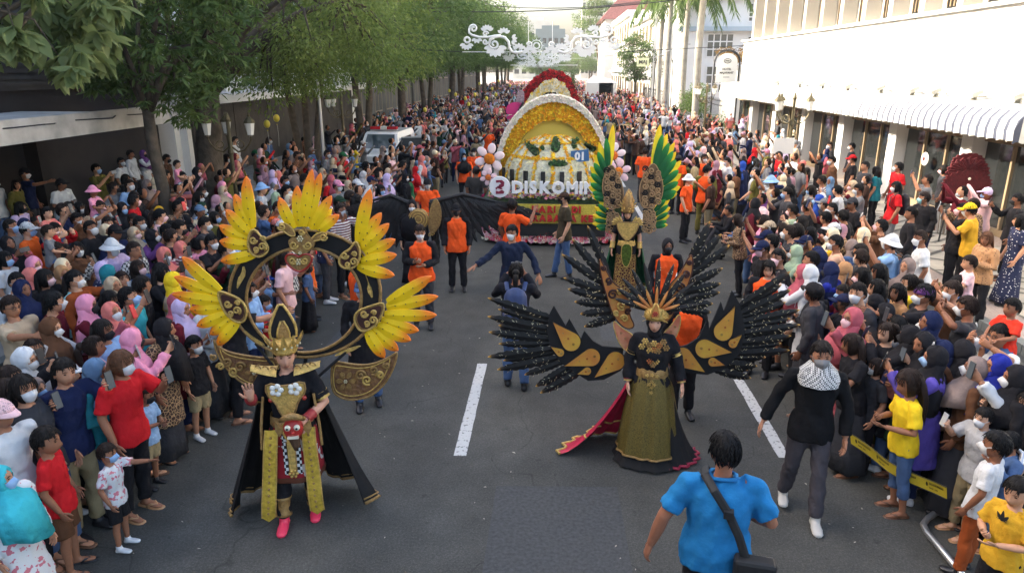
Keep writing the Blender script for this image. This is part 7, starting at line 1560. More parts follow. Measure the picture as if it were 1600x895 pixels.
# man in blue polo, seen from behind, foreground
base = head_at(1133, 700, 1.80); base = Vector((base.x, base.y, 0))
Pb = mk(bulk=1.22, belly=.05, sh=.205, L=(V3(.35, .03, 1.13), V3(.42, -.01, .87)), R=(V3(-.33, .02, 1.12), V3(-.20, -.22, 1.04)), head=V3(0, -.01, 1.60), hs=1.06, hy=.25)
ob = stew(base, PI - .06, 'big man in sky blue polo shirt seen from behind with black shoulder bag', pose='x', P=Pb, key='blue_polo', top=('tee', C8(38, 118, 172)), bottom=('trousers', 'black'), head=('short_hair', None), mask='black', skin=C8(150, 100, 76), h=1.74, vox=.010)
MB().tube([V3(-.0, .075, 1.445), V3(.07, .06, 1.44), V3(.085, -.01, 1.44), V3(.05, -.07, 1.43), V3(0, -.085, 1.42), V3(-.05, -.07, 1.43), V3(-.085, -.01, 1.44), V3(-.07, .06, 1.44)], [(.02, .012)] * 8, 6, closed=True).build('collar', M_cloth, ob, smooth=True, color=C8(34, 106, 160))
bag = empty('shoulder_bag', par_M(ob) @ V3(-.20, .24, .86), PI - .2, label='black shoulder bag hanging across the back of the blue polo shirt', cat='bag'); Mb = mat('bag_nylon', (.015, .015, .016), rough=.6, noise_amt=.3, nscale=20)
b = MB(); b.box((0, 0, 0), (.26, .11, .30)); bo = b.build('pouch', Mb, bag); bv = bo.modifiers.new('b', 'BEVEL'); bv.width = .025; bv.segments = 2
MB().box((0, -.065, -.03), (.2, .02, .18)).build('pocket', Mb, bag); MB().box((.06, -.078, .0), (.05, .004, .02)).build('label_patch', M_signw, bag); MB().tube([(-.11, -.07, .12), (.11, -.07, .12)], .006, 5).build('zip', M_steel, bag)
inv = Matrix.LocRotScale(bag.location, bag.rotation_euler, None).inverted(); sp = [inv @ (par_M(ob) @ v) for v in (V3(-.14, .23, 1.00), V3(-.09, .215, 1.14), V3(-.02, .19, 1.28), V3(.07, .15, 1.41), V3(.12, .05, 1.465), V3(.10, -.08, 1.44), V3(.03, -.17, 1.28))]
MB().tube(sp, [(.028, .007)] * 7, 6, side=inv.to_3x3() @ (par_M(ob).to_3x3() @ V3(-1, 0, .6))).build('strap', Mb, bag); MB().box(sp[2], (.06, .05, .05)).build('buckle', Mb, bag)
# man in black sweater with checked scarf, walking
base = foot_at(1248, 802); Pw = mk(kR=V3(-.11, .03, .49), aR=V3(-.13, .18, .12), kL=V3(.10, -.10, .50), aL=V3(.11, -.16, .085), R=(V3(-.31, .03, 1.14), V3(-.40, -.02, .91)), L=(V3(.27, .0, 1.12), V3(.27, -.08, .86)), hy=.05)
os_ = stew(base, .55 - .75, 'man in black sweater with checked scarf and grey mask walking by the kerb line', pose='x', P=Pw, key='scarf_man', top=('long', C8(22, 22, 24)), bottom=('trousers', C8(72, 68, 72)), head=('short_hair', None), mask='grey', skin=C8(160, 112, 86), h=1.74, shoes=('shoe', C8(190, 186, 178)), vox=.011)
b = MB(); f = lambda t: .05 * math.sin(7 * t); skin_rings(b, [lring(1.52, .075, .075, -.0, f=f), lring(1.48, .11, .10, -.01, f=f), lring(1.44, .15, .125, -.015, f=f), lring(1.39, .185, .14, -.02, f=f), lring(1.33, .17, .15, -.03, f=f)]); b.build('scarf', pattern('scarf_check', 'check', 75, (.62, .62, .60)), os_, smooth=True, color=C8(60, 62, 66))
# photographer with blue backpack from behind
base = foot_at(806, 606); Pp = mk(R=(V3(-.27, -.13, 1.24), V3(-.10, -.26, 1.50)), L=(V3(.27, -.13, 1.24), V3(.10, -.26, 1.50)), hR=('grip', V3(.8, .2, 0)), hL=('grip', V3(-.8, .2, 0)), kR=V3(-.10, -.02, .49), kL=V3(.10, -.05, .49), aR=V3(-.11, .06, .085), aL=V3(.11, -.08, .085))
op = stew(base, PI + .02, 'photographer in dark jacket with blue backpack seen from behind', pose='x', P=Pp, key='photographer', top=('long', C8(34, 34, 40)), bottom=('trousers', 'denim'), head=('tied_hair', None), h=1.70, vox=.012)
def backpack(o, col, label, sc=1.0):
    e = empty('backpack', par_M(o) @ V3(0, .20, 1.20), o.rotation_euler[2], label=label, cat='backpack'); m_ = mat('pack_nylon', objcol=True, rough=.7, noise_amt=.25, nscale=12)
    x = MB().tube([(0, .02, -.22), (0, .02, -.2), (0, .03, -.05), (0, .02, .14), (0, 0, .20), (0, -.02, .225)], [(.12, .06), (.145, .085), (.15, .095), (.14, .08), (.11, .06), (.05, .03)], 12, side=(1, 0, 0)).build('pack', m_, e, smooth=True, color=col); MB().tube([(0, .10, -.19), (0, .115, -.12), (0, .11, -.04)], [(.09, .02), (.105, .035), (.09, .02)], 10, side=(1, 0, 0)).build('front_pocket', m_, e, smooth=True, color=col)
    for s in (-1, 1): MB().tube([(s * .10, -.05, .19), (s * .12, -.17, .26), (s * .13, -.31, .18), (s * .14, -.32, .0), (s * .14, -.10, -.16)], [(.028, .009)] * 5, 6, side=(1, 0, 0)).build('strap', m_, e, color=col)
    return e
backpack(op, C8(50, 66, 104), 'slate blue backpack on the photographer with dark jacket')
cm = empty('camera', par_M(op) @ V3(0, -.28, 1.58), op.rotation_euler[2], label='black camera held up by the photographer with the blue backpack', cat='camera'); MB().box((0, 0, 0), (.14, .07, .10)).build('camera_body', Mb, cm); MB().lathe([(.035, 0), (.04, .02), (.04, .09), (.036, .1)], (0, -.03, 0), 12, Matrix.Rotation(PI / 2, 3, 'X')).build('lens', Mb, cm)
# man in navy shirt, arms spread
base = head_at(800, 362, 1.72); Pn = mk(R=(V3(-.36, -.06, 1.20), V3(-.56, -.16, 1.08)), L=(V3(.33, .0, 1.16), V3(.42, -.12, .93)), hR=('open', V3(0, 0, -1)), hL=('relaxed', V3(0, 0, -1)), hy=-.35)
stew(base, .0, 'man in navy shirt and white mask spreading both arms on the road', pose='x', P=Pn, key='navy_man', top=('long', C8(34, 42, 62)), bottom=('trousers', 'charcoal'), mask='white', h=1.70, vox=.012)
# man in brown shirt and jeans, side view
base = foot_at(880, 434); Pq = mk(kR=V3(-.09, -.10, .50), aR=V3(-.1, -.16, .085), kL=V3(.09, .03, .49), aL=V3(.1, .10, .10))
stew(base, -1.35, 'man in dark brown shirt, cap and jeans walking past the flower float', pose='x', P=Pq, key='stroller', top=('tee', C8(66, 58, 44)), bottom=('trousers', 'denim'), head=('cap', 'dark brown'), mask='black', h=1.72)
def bib(o, key, p, col=OR):
    me = top_mesh(key, p, 'vest'); c = link('orange_vest', me, o, None, None, col); return c
S_ = [  # x y of feet or head, how, facing, top kind, top colour, vest?, bottom, head, mask, pose, height, label
    ('f', 662, 512, .1, ('long', 'black'), True, 'charcoal', ('short_hair', None), 'white', 'chest', 1.70, 'steward with orange and black polo shirt, white mask, below the dark performer'),
    ('h', 668, 288, .2, ('tee', OR), False, 'black', ('cap', 'black'), 'white', 'stand', 1.66, 'steward in orange shirt and black cap with grey straps behind the dark performer'),
    ('h', 725, 246, .15, ('tee', OR), False, 'black', ('headscarf', 'black'), 'light blue', 'stand', 1.60, 'steward with black headscarf, orange shirt and black trousers by the big flower'),
    ('h', 741, 238, .1, ('tee', OR), False, 'charcoal', ('cap', 'black'), 'white', 'stand2', 1.66, 'steward in orange shirt half hidden behind the pink petalled flower'),
    ('h', 744, 268, 2.9, ('tee', C8(62, 60, 58)), False, 'charcoal', ('cap', 'charcoal'), None, 'stand', 1.70, 'man in dark grey shirt and cap standing left of the flower float'),
    ('f', 716, 454, .1, ('long', 'black'), True, 'black', ('cap', 'black'), 'black', 'stand', 1.66, 'steward in black and orange behind the spread dark wing, black trousers'),
    ('h', 800, 322, 2.6, ('tee', OR), False, 'black', ('cap', 'black'), None, 'wave', 1.70, 'steward in orange shirt and black cap with dark shoulder strap at the float'),
    ('h', 560, 405, 2.2, ('long', 'black'), True, 'denim', ('short_hair', None), None, 'stand', 1.74, 'steward in orange and black seen through the feather ring'),
    ('h', 566, 452, .3, ('tunic', 'black'), False, 'denim', ('cap', 'denim'), 'white', 'stand2', 1.62, 'person in black with denim cap and white mask beside the feather ring'),
    ('h', 1043, 384, .0, ('long', 'black'), True, 'black', ('hood', 'black'), 'black', 'stand', 1.60, 'steward with black hood, black mask and orange vest between the two winged performers'),
    ('h', 1075, 468, .1, ('long', 'black'), True, 'black', ('hood', 'black'), None, 'stand2', 1.60, 'steward in orange vest right behind the black winged performer'),
    ('f', 1068, 378, 1.0, ('tee', OR), False, 'black', ('bucket_hat', 'white'), None, 'stand', 1.62, 'person in orange shirt, white hat and black trousers beside the green wings'),
    ('f', 1096, 366, 2.7, ('long', 'olive'), True, 'olive', ('short_hair', None), None, 'stand2', 1.74, 'guard in orange vest, olive uniform and black boots seen from behind'),
    ('h', 1100, 248, .2, ('long', 'black'), True, 'black', ('short_hair', None), 'white', 'stand', 1.70, 'steward in orange vest and white mask in front of the right crowd'),
    ('h', 1008, 238, 2.8, ('tee', OR), False, 'charcoal', ('cap', 'black'), None, 'stand', 1.68, 'person in orange shirt seen from behind beyond the green wing tips'),
    ('h', 983, 206, 2.9, ('vest', 'black'), False, 'olive', ('cap', 'black'), None, 'stand', 1.72, 'guard in black vest with orange shoulders far behind the float'),
    ('h', 1201, 420, -.5, ('long', 'black'), True, 'black', ('long_hair', None), None, 'chest', 1.62, 'long haired steward in orange vest behind the black wing tips'),
    ('h', 1256, 428, -1.9, ('long', 'white'), False, 'black', ('headscarf_long', 'rose'), None, 'phone_one', 1.62, 'person in rose headscarf, long white shirt and black trousers at the crowd edge'),
    ('h', 1060, 250, 2.5, ('tee', OR), False, 'black', ('cap', 'charcoal'), None, 'stand', 1.68, 'steward in orange shirt far right beyond the green wings'),
    ('h', 763, 205, .3, ('tee', OR), False, 'navy', ('short_hair', None), None, 'stand', 1.66, 'steward in orange shirt far left of the gold flower arch'),
]
for how, px, py, rz, top, vest, bc, hd, mk_, pose, h, lab in S_:
    loc = foot_at(px, py) if how == 'f' else head_at(px, py, h)
    o = stew(loc, rz, lab, pose=pose, top=top, bottom=('trousers', bc), head=hd, mask=mk_, h=h)
    if vest: bib(o, pose, POSES[pose])
    if pose == 'phone_one': hold_phone(o, pose, 'black', 'black phone of the person in rose headscarf and long white shirt')
for px, py, rz, top, lab in ((1163, 345, -2.0, 'denim', 'person in denim jacket squatting at the road edge'), (1135, 330, -1.6, 'black', 'person in black squatting behind the barrier tape at the road edge'), (1128, 300, -1.8, 'brown', 'person in brown shirt seated farthest along the road edge')):
    g = atz(px, py, .88); stew(Vector((g.x, g.y, 0)), rz, lab, pose='sit', top=('long', top), bottom=('trousers', 'charcoal'), head=('short_hair', None), h=1.66)
# boy in yellow shirt with a three leaf emblem, corner of the frame
g = atz(1588, 778, 1.12); oy = stew(Vector((g.x, g.y, 0)), -1.15, 'boy in yellow shirt with black three leaf emblem at the bottom corner', pose='chest', top=('tee', 'mustard'), bottom=('shorts', 'black'), head=('short_hair', None), h=1.24, child=True)
em = MB()
for a, L_ in ((-.62, .05), (0, .06), (.62, .05)):
    em.add([V3(math.sin(a) * t * L_ * 2 + math.cos(a) * q * .016, -.142, 1.315 + math.cos(a) * t * L_ * 2 - math.sin(a) * q * .016) for t, q in ((0, 0), (.3, 1), (.55, 1.1), (.85, .6), (1, 0), (.85, -.6), (.55, -1.1), (.3, -1))], [tuple(range(8))])
for k in range(3): em.add([V3(-.05, -.1435, 1.325 + .016 * k), V3(.05, -.1435, 1.325 + .016 * k), V3(.05, -.1435, 1.331 + .016 * k), V3(-.05, -.1435, 1.331 + .016 * k)], [(0, 1, 2, 3)])
em.build('emblem', M_iron, oy)
def nearest(px, py, h=1.56): g = atz(px, py, h); return min((o for o in COL.objects if o.name.startswith('person')), key=lambda o: (o.location.x - g.x) ** 2 + (o.location.y - g.y) ** 2)
backpack(nearest(1460, 370, 1.74), C8(26, 26, 30), 'black backpack on the person in white shirt behind the right crowd'); backpack(nearest(1399, 289, 1.68), C8(40, 36, 40), 'dark backpack on the long haired person near the shop windows')
cl = nearest(1378, 612, 1.45); ce = empty('clutch_bag', (3.36, 6.38, 1.02), .5, label='brown quilted clutch bag held at the right crowd edge', cat='bag'); cbo = MB().box((0, 0, 0), (.06, .27, .18), M=Matrix.Rotation(.25, 3, 'X')).build('pouch', mat('brown_leather', (.13, .045, .035), rough=.45, noise_amt=.2, nscale=30, bump=.5, bscale=50), ce); bv = cbo.modifiers.new('b', 'BEVEL'); bv.width = .012; bv.segments = 2
MB().ball((-.034, 0, -.01), .014, 8, 5).build('clasp', M_gold, ce, smooth=True); MB().box((-.034, .0, .035), (.006, .262, .09), M=Matrix.Rotation(.25, 3, 'X')).build('flap', MATS['brown_leather'], ce)
BLOCKED = WALK + [tuple(p.location[:2]) for p in (pA, pB, pC, pD)]
# ================================================================== flower floats
M_flow = mat('flower_petals', vcol='tint', rough=.75, noise_amt=.12, nscale=30)
def flowers(name, P, Nn, size, cols, parent, rs, cup=.35, petals=6, jit=.12):
    """scatter of small cupped blossoms as one part"""
    P = np.array(P, float); Nn = np.array(Nn, float); n = len(P); Nn += rs.normal(size=(n, 3)) * .25; Nn /= np.linalg.norm(Nn, axis=1, keepdims=True) + 1e-9
    ref = np.where(np.abs(Nn[:, 2:3]) < .8, np.array([[0, 0, 1.]]), np.array([[1., 0, 0]])); A = np.cross(Nn, ref); A /= np.linalg.norm(A, axis=1, keepdims=True); B = np.cross(Nn, A)
    s = size * rs.uniform(.7, 1.3, (n, 1)); V = [P + Nn * s * .05]; k2 = petals * 2; ph = rs.uniform(0, 6.28, (n, 1))
    for k in range(k2):
        a = 2 * PI * k / k2 + ph; r = s * (.55 if k % 2 == 0 else .36); V.append(P + (A * np.cos(a) + B * np.sin(a)) * r + Nn * s * cup * (1 if k % 2 == 0 else .6))
    V = np.stack(V, 1).reshape(-1, 3); m = k2 + 1; base = (np.arange(n) * m)[:, None, None]
    tri = np.array([[0, 1 + k, 1 + (k + 1) % k2] for k in range(k2)])[None]; T = (base + tri).reshape(-1, 3)
    cols = np.array(cols); c = cols[rs.randint(0, len(cols), n)] * rs.uniform(1 - jit, 1 + jit, (n, 1)); C = np.repeat(c, m, 0).reshape(n, m, 3); C[:, 0] *= np.array([.85, .75, .5])
    me = bpy.data.meshes.new(name); me.vertices.add(len(V)); me.vertices.foreach_set('co', V.astype(np.float32).ravel()); me.loops.add(len(T) * 3); me.loops.foreach_set('vertex_index', T.astype(np.int32).ravel()); me.polygons.add(len(T)); me.polygons.foreach_set('loop_start', np.arange(0, len(T) * 3, 3, dtype=np.int32)); me.polygons.foreach_set('loop_total', np.full(len(T), 3, dtype=np.int32)); me.update(calc_edges=True)
    a = me.color_attributes.new('tint', 'FLOAT_COLOR', 'POINT'); a.data.foreach_set('color', np.concatenate([C.reshape(-1, 3), np.ones((n * m, 1))], 1).astype(np.float32).ravel()); me.materials.append(M_flow)
    o = link(name, me, parent); o['kind'] = 'stuff'; return o
rsF = np.random.RandomState(9)
Wt, Yl, Go, Pk, Rd, Mg, Or_, Gr = C8(226, 224, 205), C8(240, 205, 50), C8(226, 160, 16), C8(224, 150, 175), C8(190, 30, 40), C8(205, 40, 110), C8(230, 110, 40), C8(40, 78, 34)
M_leafy = mat('float_foliage', (.03, .055, .018), rough=.8, noise_amt=.5, nscale=14, bump=.8, bscale=30)
FY = 16.3; FC = 17.6
fl = empty('flower_float', (0, 0, 0), label='flower float with white globe dome under a golden flower arch', cat='parade float')
MB().box((0, 18.2, .62), (2.5, 4.0, .75)).build('chassis', M_iron, fl)
for s in (-1, 1):
    for y in (17.0, 19.6):
        w_ = MB().lathe([(.33, -.11), (.36, -.08), (.36, .08), (.33, .11)], (s * 1.15, y, .36), 18, Matrix.Rotation(PI / 2, 3, 'Y')).build('wheel', M_iron, fl)
def bulge(u, v):   # skirt surface: u across -1..1, v 0 bottom..1 top
    x = 1.66 * u * (1 - .05 * v); y = FY - .10 + .32 * abs(u) ** 3 + .22 * v; z = .10 + .95 * v; return Vector((x, y, z))
b = MB(); n = 24; m_ = 8; b.add([bulge(-1 + 2 * i / n, j / m_) for j in range(m_ + 1) for i in range(n + 1)] , [(j * (n + 1) + i, j * (n + 1) + i + 1, (j + 1) * (n + 1) + i + 1, (j + 1) * (n + 1) + i) for j in range(m_) for i in range(n)]); b.build('skirt_bed', M_leafy, fl, smooth=True)
for s in (-1, 1): MB().box((s * 1.55, 18.6, .58), (.18, 4.2, .95)).build('side_bed', M_leafy, fl)
MB().box((0, 18.4, 1.02), (3.1, 4.1, .12)).build('deck', M_leafy, fl)
P = []; Nn = []; 
for k in range(4200):
    u, v = rsF.uniform(-1, 1), rsF.uniform(0, .98); p = bulge(u, v); 
    if .50 < v < .93 and abs(u) < .60: continue
    d = noise.noise(Vector((u * 3.2, v * 3, 1.7)))
    if d < -.30 and rsF.rand() < .7: continue
    P.append(tuple(p)); Nn.append((.3 * u, -1, .25))
flowers('skirt_flowers', P, Nn, .092, [Pk, Pk, Wt, Rd, Mg, C8(236, 196, 205), C8(236, 120, 110), Wt], fl, rsF)
P = [(s * (1.65 + rsF.uniform(0, .03)), rsF.uniform(16.6, 20.6), rsF.uniform(.15, 1.05)) for s in (-1, 1) for k in range(500)]; flowers('side_flowers', P, [(np.sign(p[0]), 0, .2) for p in P], .085, [Pk, Wt, Rd, Mg], fl, rsF)
P = [(rsF.uniform(-1.5, 1.5), 16.32 + rsF.uniform(0, .55), 1.10 + rsF.uniform(0, .12)) for k in range(900)]; flowers('ledge_flowers', P, [(0, -.7, .7)] * len(P), .075, [Yl, Wt, Wt, C8(150, 90, 120), Pk, Gr, Gr], fl, rsF)
# red lettering on a yellow panel
WF = lambda u, v, d: Vector((u, FY - .12 + .11 * (v - .6) + d, v))
pnl = MB().prism([(-1.02, .56), (1.02, .56), (1.02, 1.0), (-1.02, 1.0)], .04, -.03, WF).build('banner_panel', mat('yellow_moss', (.52, .44, .06), rough=.9, noise_amt=.35, nscale=40, bump=.8, bscale=80), fl)
M_rl = mat('red_letter', (.48, .025, .02), rough=.7, noise_amt=.25, nscale=40); M_wl = mat('white_letter', (.80, .80, .80), rough=.5)
def word(s, size, x0, z, y, parent, m, depth, bold, gap=1.0, tilt=0.0):
    """each letter a part of its own"""
    wds = []
    for ch in s:
        if ch == ' ': wds.append((None, size * .32)); continue
        me = text_mesh(ch, size, depth, bold); xs = [v.co.x for v in me.vertices]; wds.append((me, (max(xs) - min(xs)) + size * .10 * gap))
    tot = sum(w for _, w in wds); x = x0 - tot / 2
    for me, w in wds:
        if me: me.materials.append(m); o = link('letter', me, parent, (x + w / 2, y, z)); o.rotation_euler = (PI / 2 - tilt, 0, 0)
        x += w
word('HARI JADI', .20, .10, .885, FY - .16, pnl, M_rl, .03, .012); word('KOTA SURABAYA KE - 729', .20, .02, .68, FY - .175, pnl, M_rl, .03, .012)
# white name letters and logo disc
z_n = aty(866, 294, FY).z; word('DISKOMINFO', .36, .30, z_n, FY - .02, fl, M_wl, .05, .018)
xl = aty(781, 292, FY).x; lg = MB().lathe([(.24, -.03), (.25, 0), (.24, .03)], (xl, FY - .02, aty(781, 292, FY).z), 28, Matrix.Rotation(PI / 2, 3, 'X')).build('logo_disc', M_wl, fl)
M_mar = mat('logo_maroon', (.22, .02, .05), rough=.5)
c = Vector((xl, FY - .065, aty(781, 292, FY).z))
for poly in ([(-.09, .16), (.05, .17), (.11, .12), (.10, .03), (.03, -.02), (-.04, .0), (-.01, .06), (.04, .08), (.0, .12), (-.08, .10)], [(-.10, -.02), (-.04, .03), (.02, .0), (.08, -.05), (.02, -.05), (-.05, -.02), (-.08, -.07)], [(-.09, -.16), (-.09, -.08), (-.02, -.10), (.05, -.06), (.11, -.10), (.09, -.15)]): MB().prism(poly, .01, 0, lambda u, v, d: c + Vector((u, d, v))).build('logo_mark', M_mar, lg)
MB().box((xl + .33, FY + .0, z_n), (.10, .05, .30)).build('logo_tile', mat('logo_orange', (.5, .14, .08), rough=.6, noise_amt=.4, nscale=20), fl)
# globe dome
DC = Vector((0, FC, aty(866, 292, FC - 1.0).z - .05)); DRx, DRy, DRz = 1.24, 1.05, 1.16
def dome(az, el, k=1.0): return DC + Vector((DRx * math.cos(el) * math.sin(az), -DRy * math.cos(el) * math.cos(az), DRz * math.sin(el))) * k
def dn(az, el): return (math.cos(el) * math.sin(az), -math.cos(el) * math.cos(az), math.sin(el))
b = MB(); n = 40; m_ = 14; vs = [dome(-PI * .62 + 1.24 * PI * i / n, PI / 2 * j / m_ - .0) for j in range(m_ + 1) for i in range(n + 1)]; b.add(vs, [(j * (n + 1) + i, j * (n + 1) + i + 1, (j + 1) * (n + 1) + i + 1, (j + 1) * (n + 1) + i) for j in range(m_) for i in range(n)]); dm = b.build('globe_dome', mat('dome_white', (.62, .60, .50), rough=.9), fl, smooth=True)
P = []; Nn = []
for k in range(5200):
    az = rsF.uniform(-1.75, 1.75); el = math.asin(rsF.uniform(.0, .98)); P.append(tuple(dome(az, el, 1.003))); Nn.append(dn(az, el))
flowers('dome_flowers', P, Nn, .055, [Wt, Wt, C8(232, 228, 190)], dm, rsF, cup=.25)
for k in range(9):
    az = -1.5 + 3.0 * k / 8; P = []; Nn = []
    for q in range(150): el = .02 + 1.42 * rsF.rand(); a2 = az + rsF.normal() * .016 / max(.15, math.cos(el)); P.append(tuple(dome(a2, el, 1.012))); Nn.append(dn(a2, el))
    flowers('meridian_band', P, Nn, .055, [Yl, Go], dm, rsF)
for el0 in (.62, 1.02):
    P = []; Nn = []
    for q in range(330): az = rsF.uniform(-1.7, 1.7); el = el0 + rsF.normal() * .014; P.append(tuple(dome(az, el, 1.012))); Nn.append(dn(az, el))
    flowers('parallel_band', P, Nn, .055, [Yl, Go], dm, rsF)
def onto_dome(px, py):
    r = ray(px, py); best = None
    for t in np.linspace(14, 20, 900):
        p = CP + r * t; q = p - DC
        if (q.x / DRx) ** 2 + (q.y / DRy) ** 2 + (q.z / DRz) ** 2 <= 1.035: return p
    return CP + r * 17
for nm, pts in (('island', [(820, 221), (826, 222), (833, 229), (842, 233), (844, 241), (838, 245), (830, 240), (823, 231)]), ('island', [(846, 231), (850, 232), (850, 236), (846, 235)]), ('island', [(864, 216), (869, 214), (872, 222), (876, 228), (874, 236), (866, 239), (860, 234), (862, 226)]), ('island', [(893, 219), (902, 218), (903, 222), (896, 224), (900, 232), (895, 233), (892, 226)]), ('island', [(910, 224), (922, 227), (931, 234), (928, 238), (918, 232)]), ('island', [(856, 254), (868, 251), (886, 254), (887, 259), (870, 261), (857, 259)])):
    c3 = [onto_dome(*p) for p in chaikin(pts, 1)]; ctr = sum(c3, Vector()) / len(c3); bb = MB(); k = len(c3); nn = (ctr - DC).normalized(); bb.add([ctr + nn * .05] + [p + nn * .035 for p in c3] + [p - nn * .02 for p in c3], [(0, 1 + i, 1 + (i + 1) % k) for i in range(k)] + [(1 + i, 1 + k + i, 1 + k + (i + 1) % k, 1 + (i + 1) % k) for i in range(k)]); io = bb.build(nm, M_leafy, dm)
    PP = [tuple(ctr + (c3[rsF.randint(k)] - ctr) * rsF.rand() ** .5 + nn * .045) for _ in range(40)]; flowers('island_leaves', PP, [tuple(nn)] * 40, .06, [Gr, C8(52, 92, 40), C8(30, 60, 30)], io, rsF)
for k in range(8):
    az = -1.22 + 2.44 * k / 7; p0 = dome(az, .10, 1.03); d3 = Vector(dn(az, .2)); bx_ = MB().box(p0 + Vector((0, 0, .14)), (.10, .05, .30), rz=az).build('dark_slot', M_iron, dm)
npl = onto_dome(906, 243); pn = MB().box(npl + Vector((0, -.12, .0)), (.42, .03, .27), M=Matrix.Rotation(R(-6), 3, 'Y')).build('number_plate', mat('plate_blue', (.05, .14, .30), rough=.4), fl); t01 = letters('01', .25, pn, M_wl, npl + Vector((0, -.14, -.01)), depth=.004, bold=.012, name='number'); 
# golden arch behind the dome
AC = Vector((0, FC + .25, DC.z)); 
def arch_pt(a, r, y=0): return AC + Vector((1.0 * r * math.cos(a), y, 1.42 * r * math.sin(a)))
def arch_band(r0, r1, nm, m, thick, parent, y0=0.0):
    b = MB(); n = 40; vs = []
    for i in range(n + 1):
        a = -.05 + (PI + .10) * i / n
        for r, y in ((r0, y0), (r1, y0), (r1, y0 + thick), (r0, y0 + thick)): vs.append(arch_pt(a, r, y))
    b.add(vs, [(i * 4 + k, i * 4 + (k + 1) % 4, i * 4 + 4 + (k + 1) % 4, i * 4 + 4 + k) for i in range(n) for k in range(4)]); return b.build(nm, m, parent)
g1 = arch_band(1.06, 1.37, 'gold_arch', mat('arch_yellow', (.50, .32, .03), rough=.9), .5, fl); g2 = arch_band(1.37, 1.46, 'white_arch', MATS['dome_white'], .62, fl, -.06)
b = MB(); n = 30; b.add([AC + Vector((0, .1, .0))] + [arch_pt(PI * i / n, 1.05, .1) for i in range(n + 1)], [(0, i + 1, i + 2) for i in range(n)]); b.build('yellow_backing', mat('backing_yellow', (.62, .46, .08), rough=.8), fl)
P = []; 
for k in range(1700): a = rsF.uniform(0, PI); r = rsF.uniform(1.06, 1.37); P.append(tuple(arch_pt(a, r, -.01)))
flowers('arch_flowers', P, [(0, -1, .1)] * len(P), .055, [Go, Yl, C8(214, 140, 10)], g1, rsF)
P = []; Nn = []
for k in range(1800):
    a = rsF.uniform(-.03, PI + .03); q = rsF.rand()
    if q < .5: P.append(tuple(arch_pt(a, rsF.uniform(1.37, 1.46), -.07))); Nn.append((0, -1, .1))
    else: P.append(tuple(arch_pt(a, 1.465, rsF.uniform(-.06, .55)))); Nn.append((math.cos(a), -.3, math.sin(a)))
flowers('arch_rim_flowers', P, Nn, .06, [Wt, C8(228, 226, 212), C8(236, 220, 215)], g2, rsF)
def big_flower(px, py, Y, r, petal_c, heart_c, parent, tilt=0.2, nm='giant_flower', npet=6):
    c = aty(px, py, Y); e_ = MB().ball(c + Vector((0, -.05, 0)), (r * .36, r * .18, r * .36), 14, 8).build(nm, mat('heart_%d' % int(heart_c[0] * 999), heart_c, rough=.9, noise_amt=.4, nscale=50, bump=1, bscale=60), parent, smooth=True)
    for k in range(npet):
        a = 2 * PI * k / npet + .3; d = Vector((math.cos(a), 0, math.sin(a))); M_ = Matrix.Rotation(-a, 3, 'Y'); MB().ball(c + d * r * .66, (r * .36, r * .07, r * .27), 12, 7, M_).build('petal', mat('petal_%d' % int(petal_c[1] * 999), petal_c, rough=.7), e_, smooth=True)
big_flower(765, 248, 16.6, .36, C8(236, 214, 214), C8(214, 120, 24), fl); big_flower(763, 277, 16.5, .20, C8(234, 200, 206), C8(206, 110, 50), fl); big_flower(958, 243, 16.9, .30, C8(238, 220, 222), C8(216, 110, 40), fl); big_flower(966, 268, 16.8, .30, C8(232, 196, 206), C8(214, 96, 50), fl)
bf = empty('butterfly_prop', aty(804, 168, 18.4), label='magenta butterfly decoration with white dotted wing edges beside the golden arch', cat='decoration'); o0 = Vector(bf.location)
for pts, m_ in (([(806, 178), (790, 180), (791, 166), (800, 160), (816, 160), (818, 168)], mat('butterfly_pink', (.55, .03, .16), rough=.6)), ([(810, 172), (806, 160), (808, 146), (815, 139), (820, 146), (818, 166)], mat('butterfly_edge', (.30, .22, .24), rough=.6, noise_amt=.6, nscale=30)), ([(806, 178), (800, 184), (794, 188), (790, 182)], MATS['butterfly_pink'])): MB().prism(chaikin(pts, 2), .03, 0, lambda u, v, d: aty(u, v, 18.4) - o0 + Vector((0, d, 0))).build('wing', m_, bf)
MB().tube([aty(818, 160, 18.35) - o0, aty(806, 182, 18.35) - o0], .03, 7).build('butterfly_body', M_iron, bf)
MB().tube([aty(808, 178, 18.4) - o0, aty(815, 196, 18.4) - o0], .015, 5).build('support_wire', M_steel, bf)
# rear float: red and white arch
rf_ = empty('rear_float', (0, 0, 0), label='second flower float with red and white arch and dark opening', cat='parade float'); RY = 25.0
def WR(u, v, d): return aty(u, v, RY) + Vector((0, d, 0))
out = [(800, 190), (806, 165), (818, 142), (835, 122), (858, 109), (878, 112), (890, 122), (898, 138), (906, 160), (912, 190)]; k1 = [(812, 190), (818, 168), (832, 145), (850, 128), (866, 124), (880, 130), (889, 145), (896, 165), (900, 190)]; k2 = [(824, 190), (828, 172), (838, 156), (852, 145), (866, 143), (876, 150), (883, 165), (887, 190)]
for nm, poly, m_, d, th in (('red_arch', out, mat('arch_red', (.30, .03, .03), rough=.9, noise_amt=.3, nscale=10), .0, .8), ('white_band', k1, MATS['dome_white'], -.06, .05), ('dark_opening', k2, M_iron, -.10, .03)):
    base_pts = poly; o = MB().prism(base_pts, th, d, WR).build(nm, m_, rf_)
def inside(p, poly):
    x, y = p; c = False; n = len(poly)
    for i in range(n):
        (x1, y1), (x2, y2) = poly[i], poly[i - 1]
        if (y1 > y) != (y2 > y) and x < (x2 - x1) * (y - y1) / (y2 - y1) + x1: c = not c
    return c
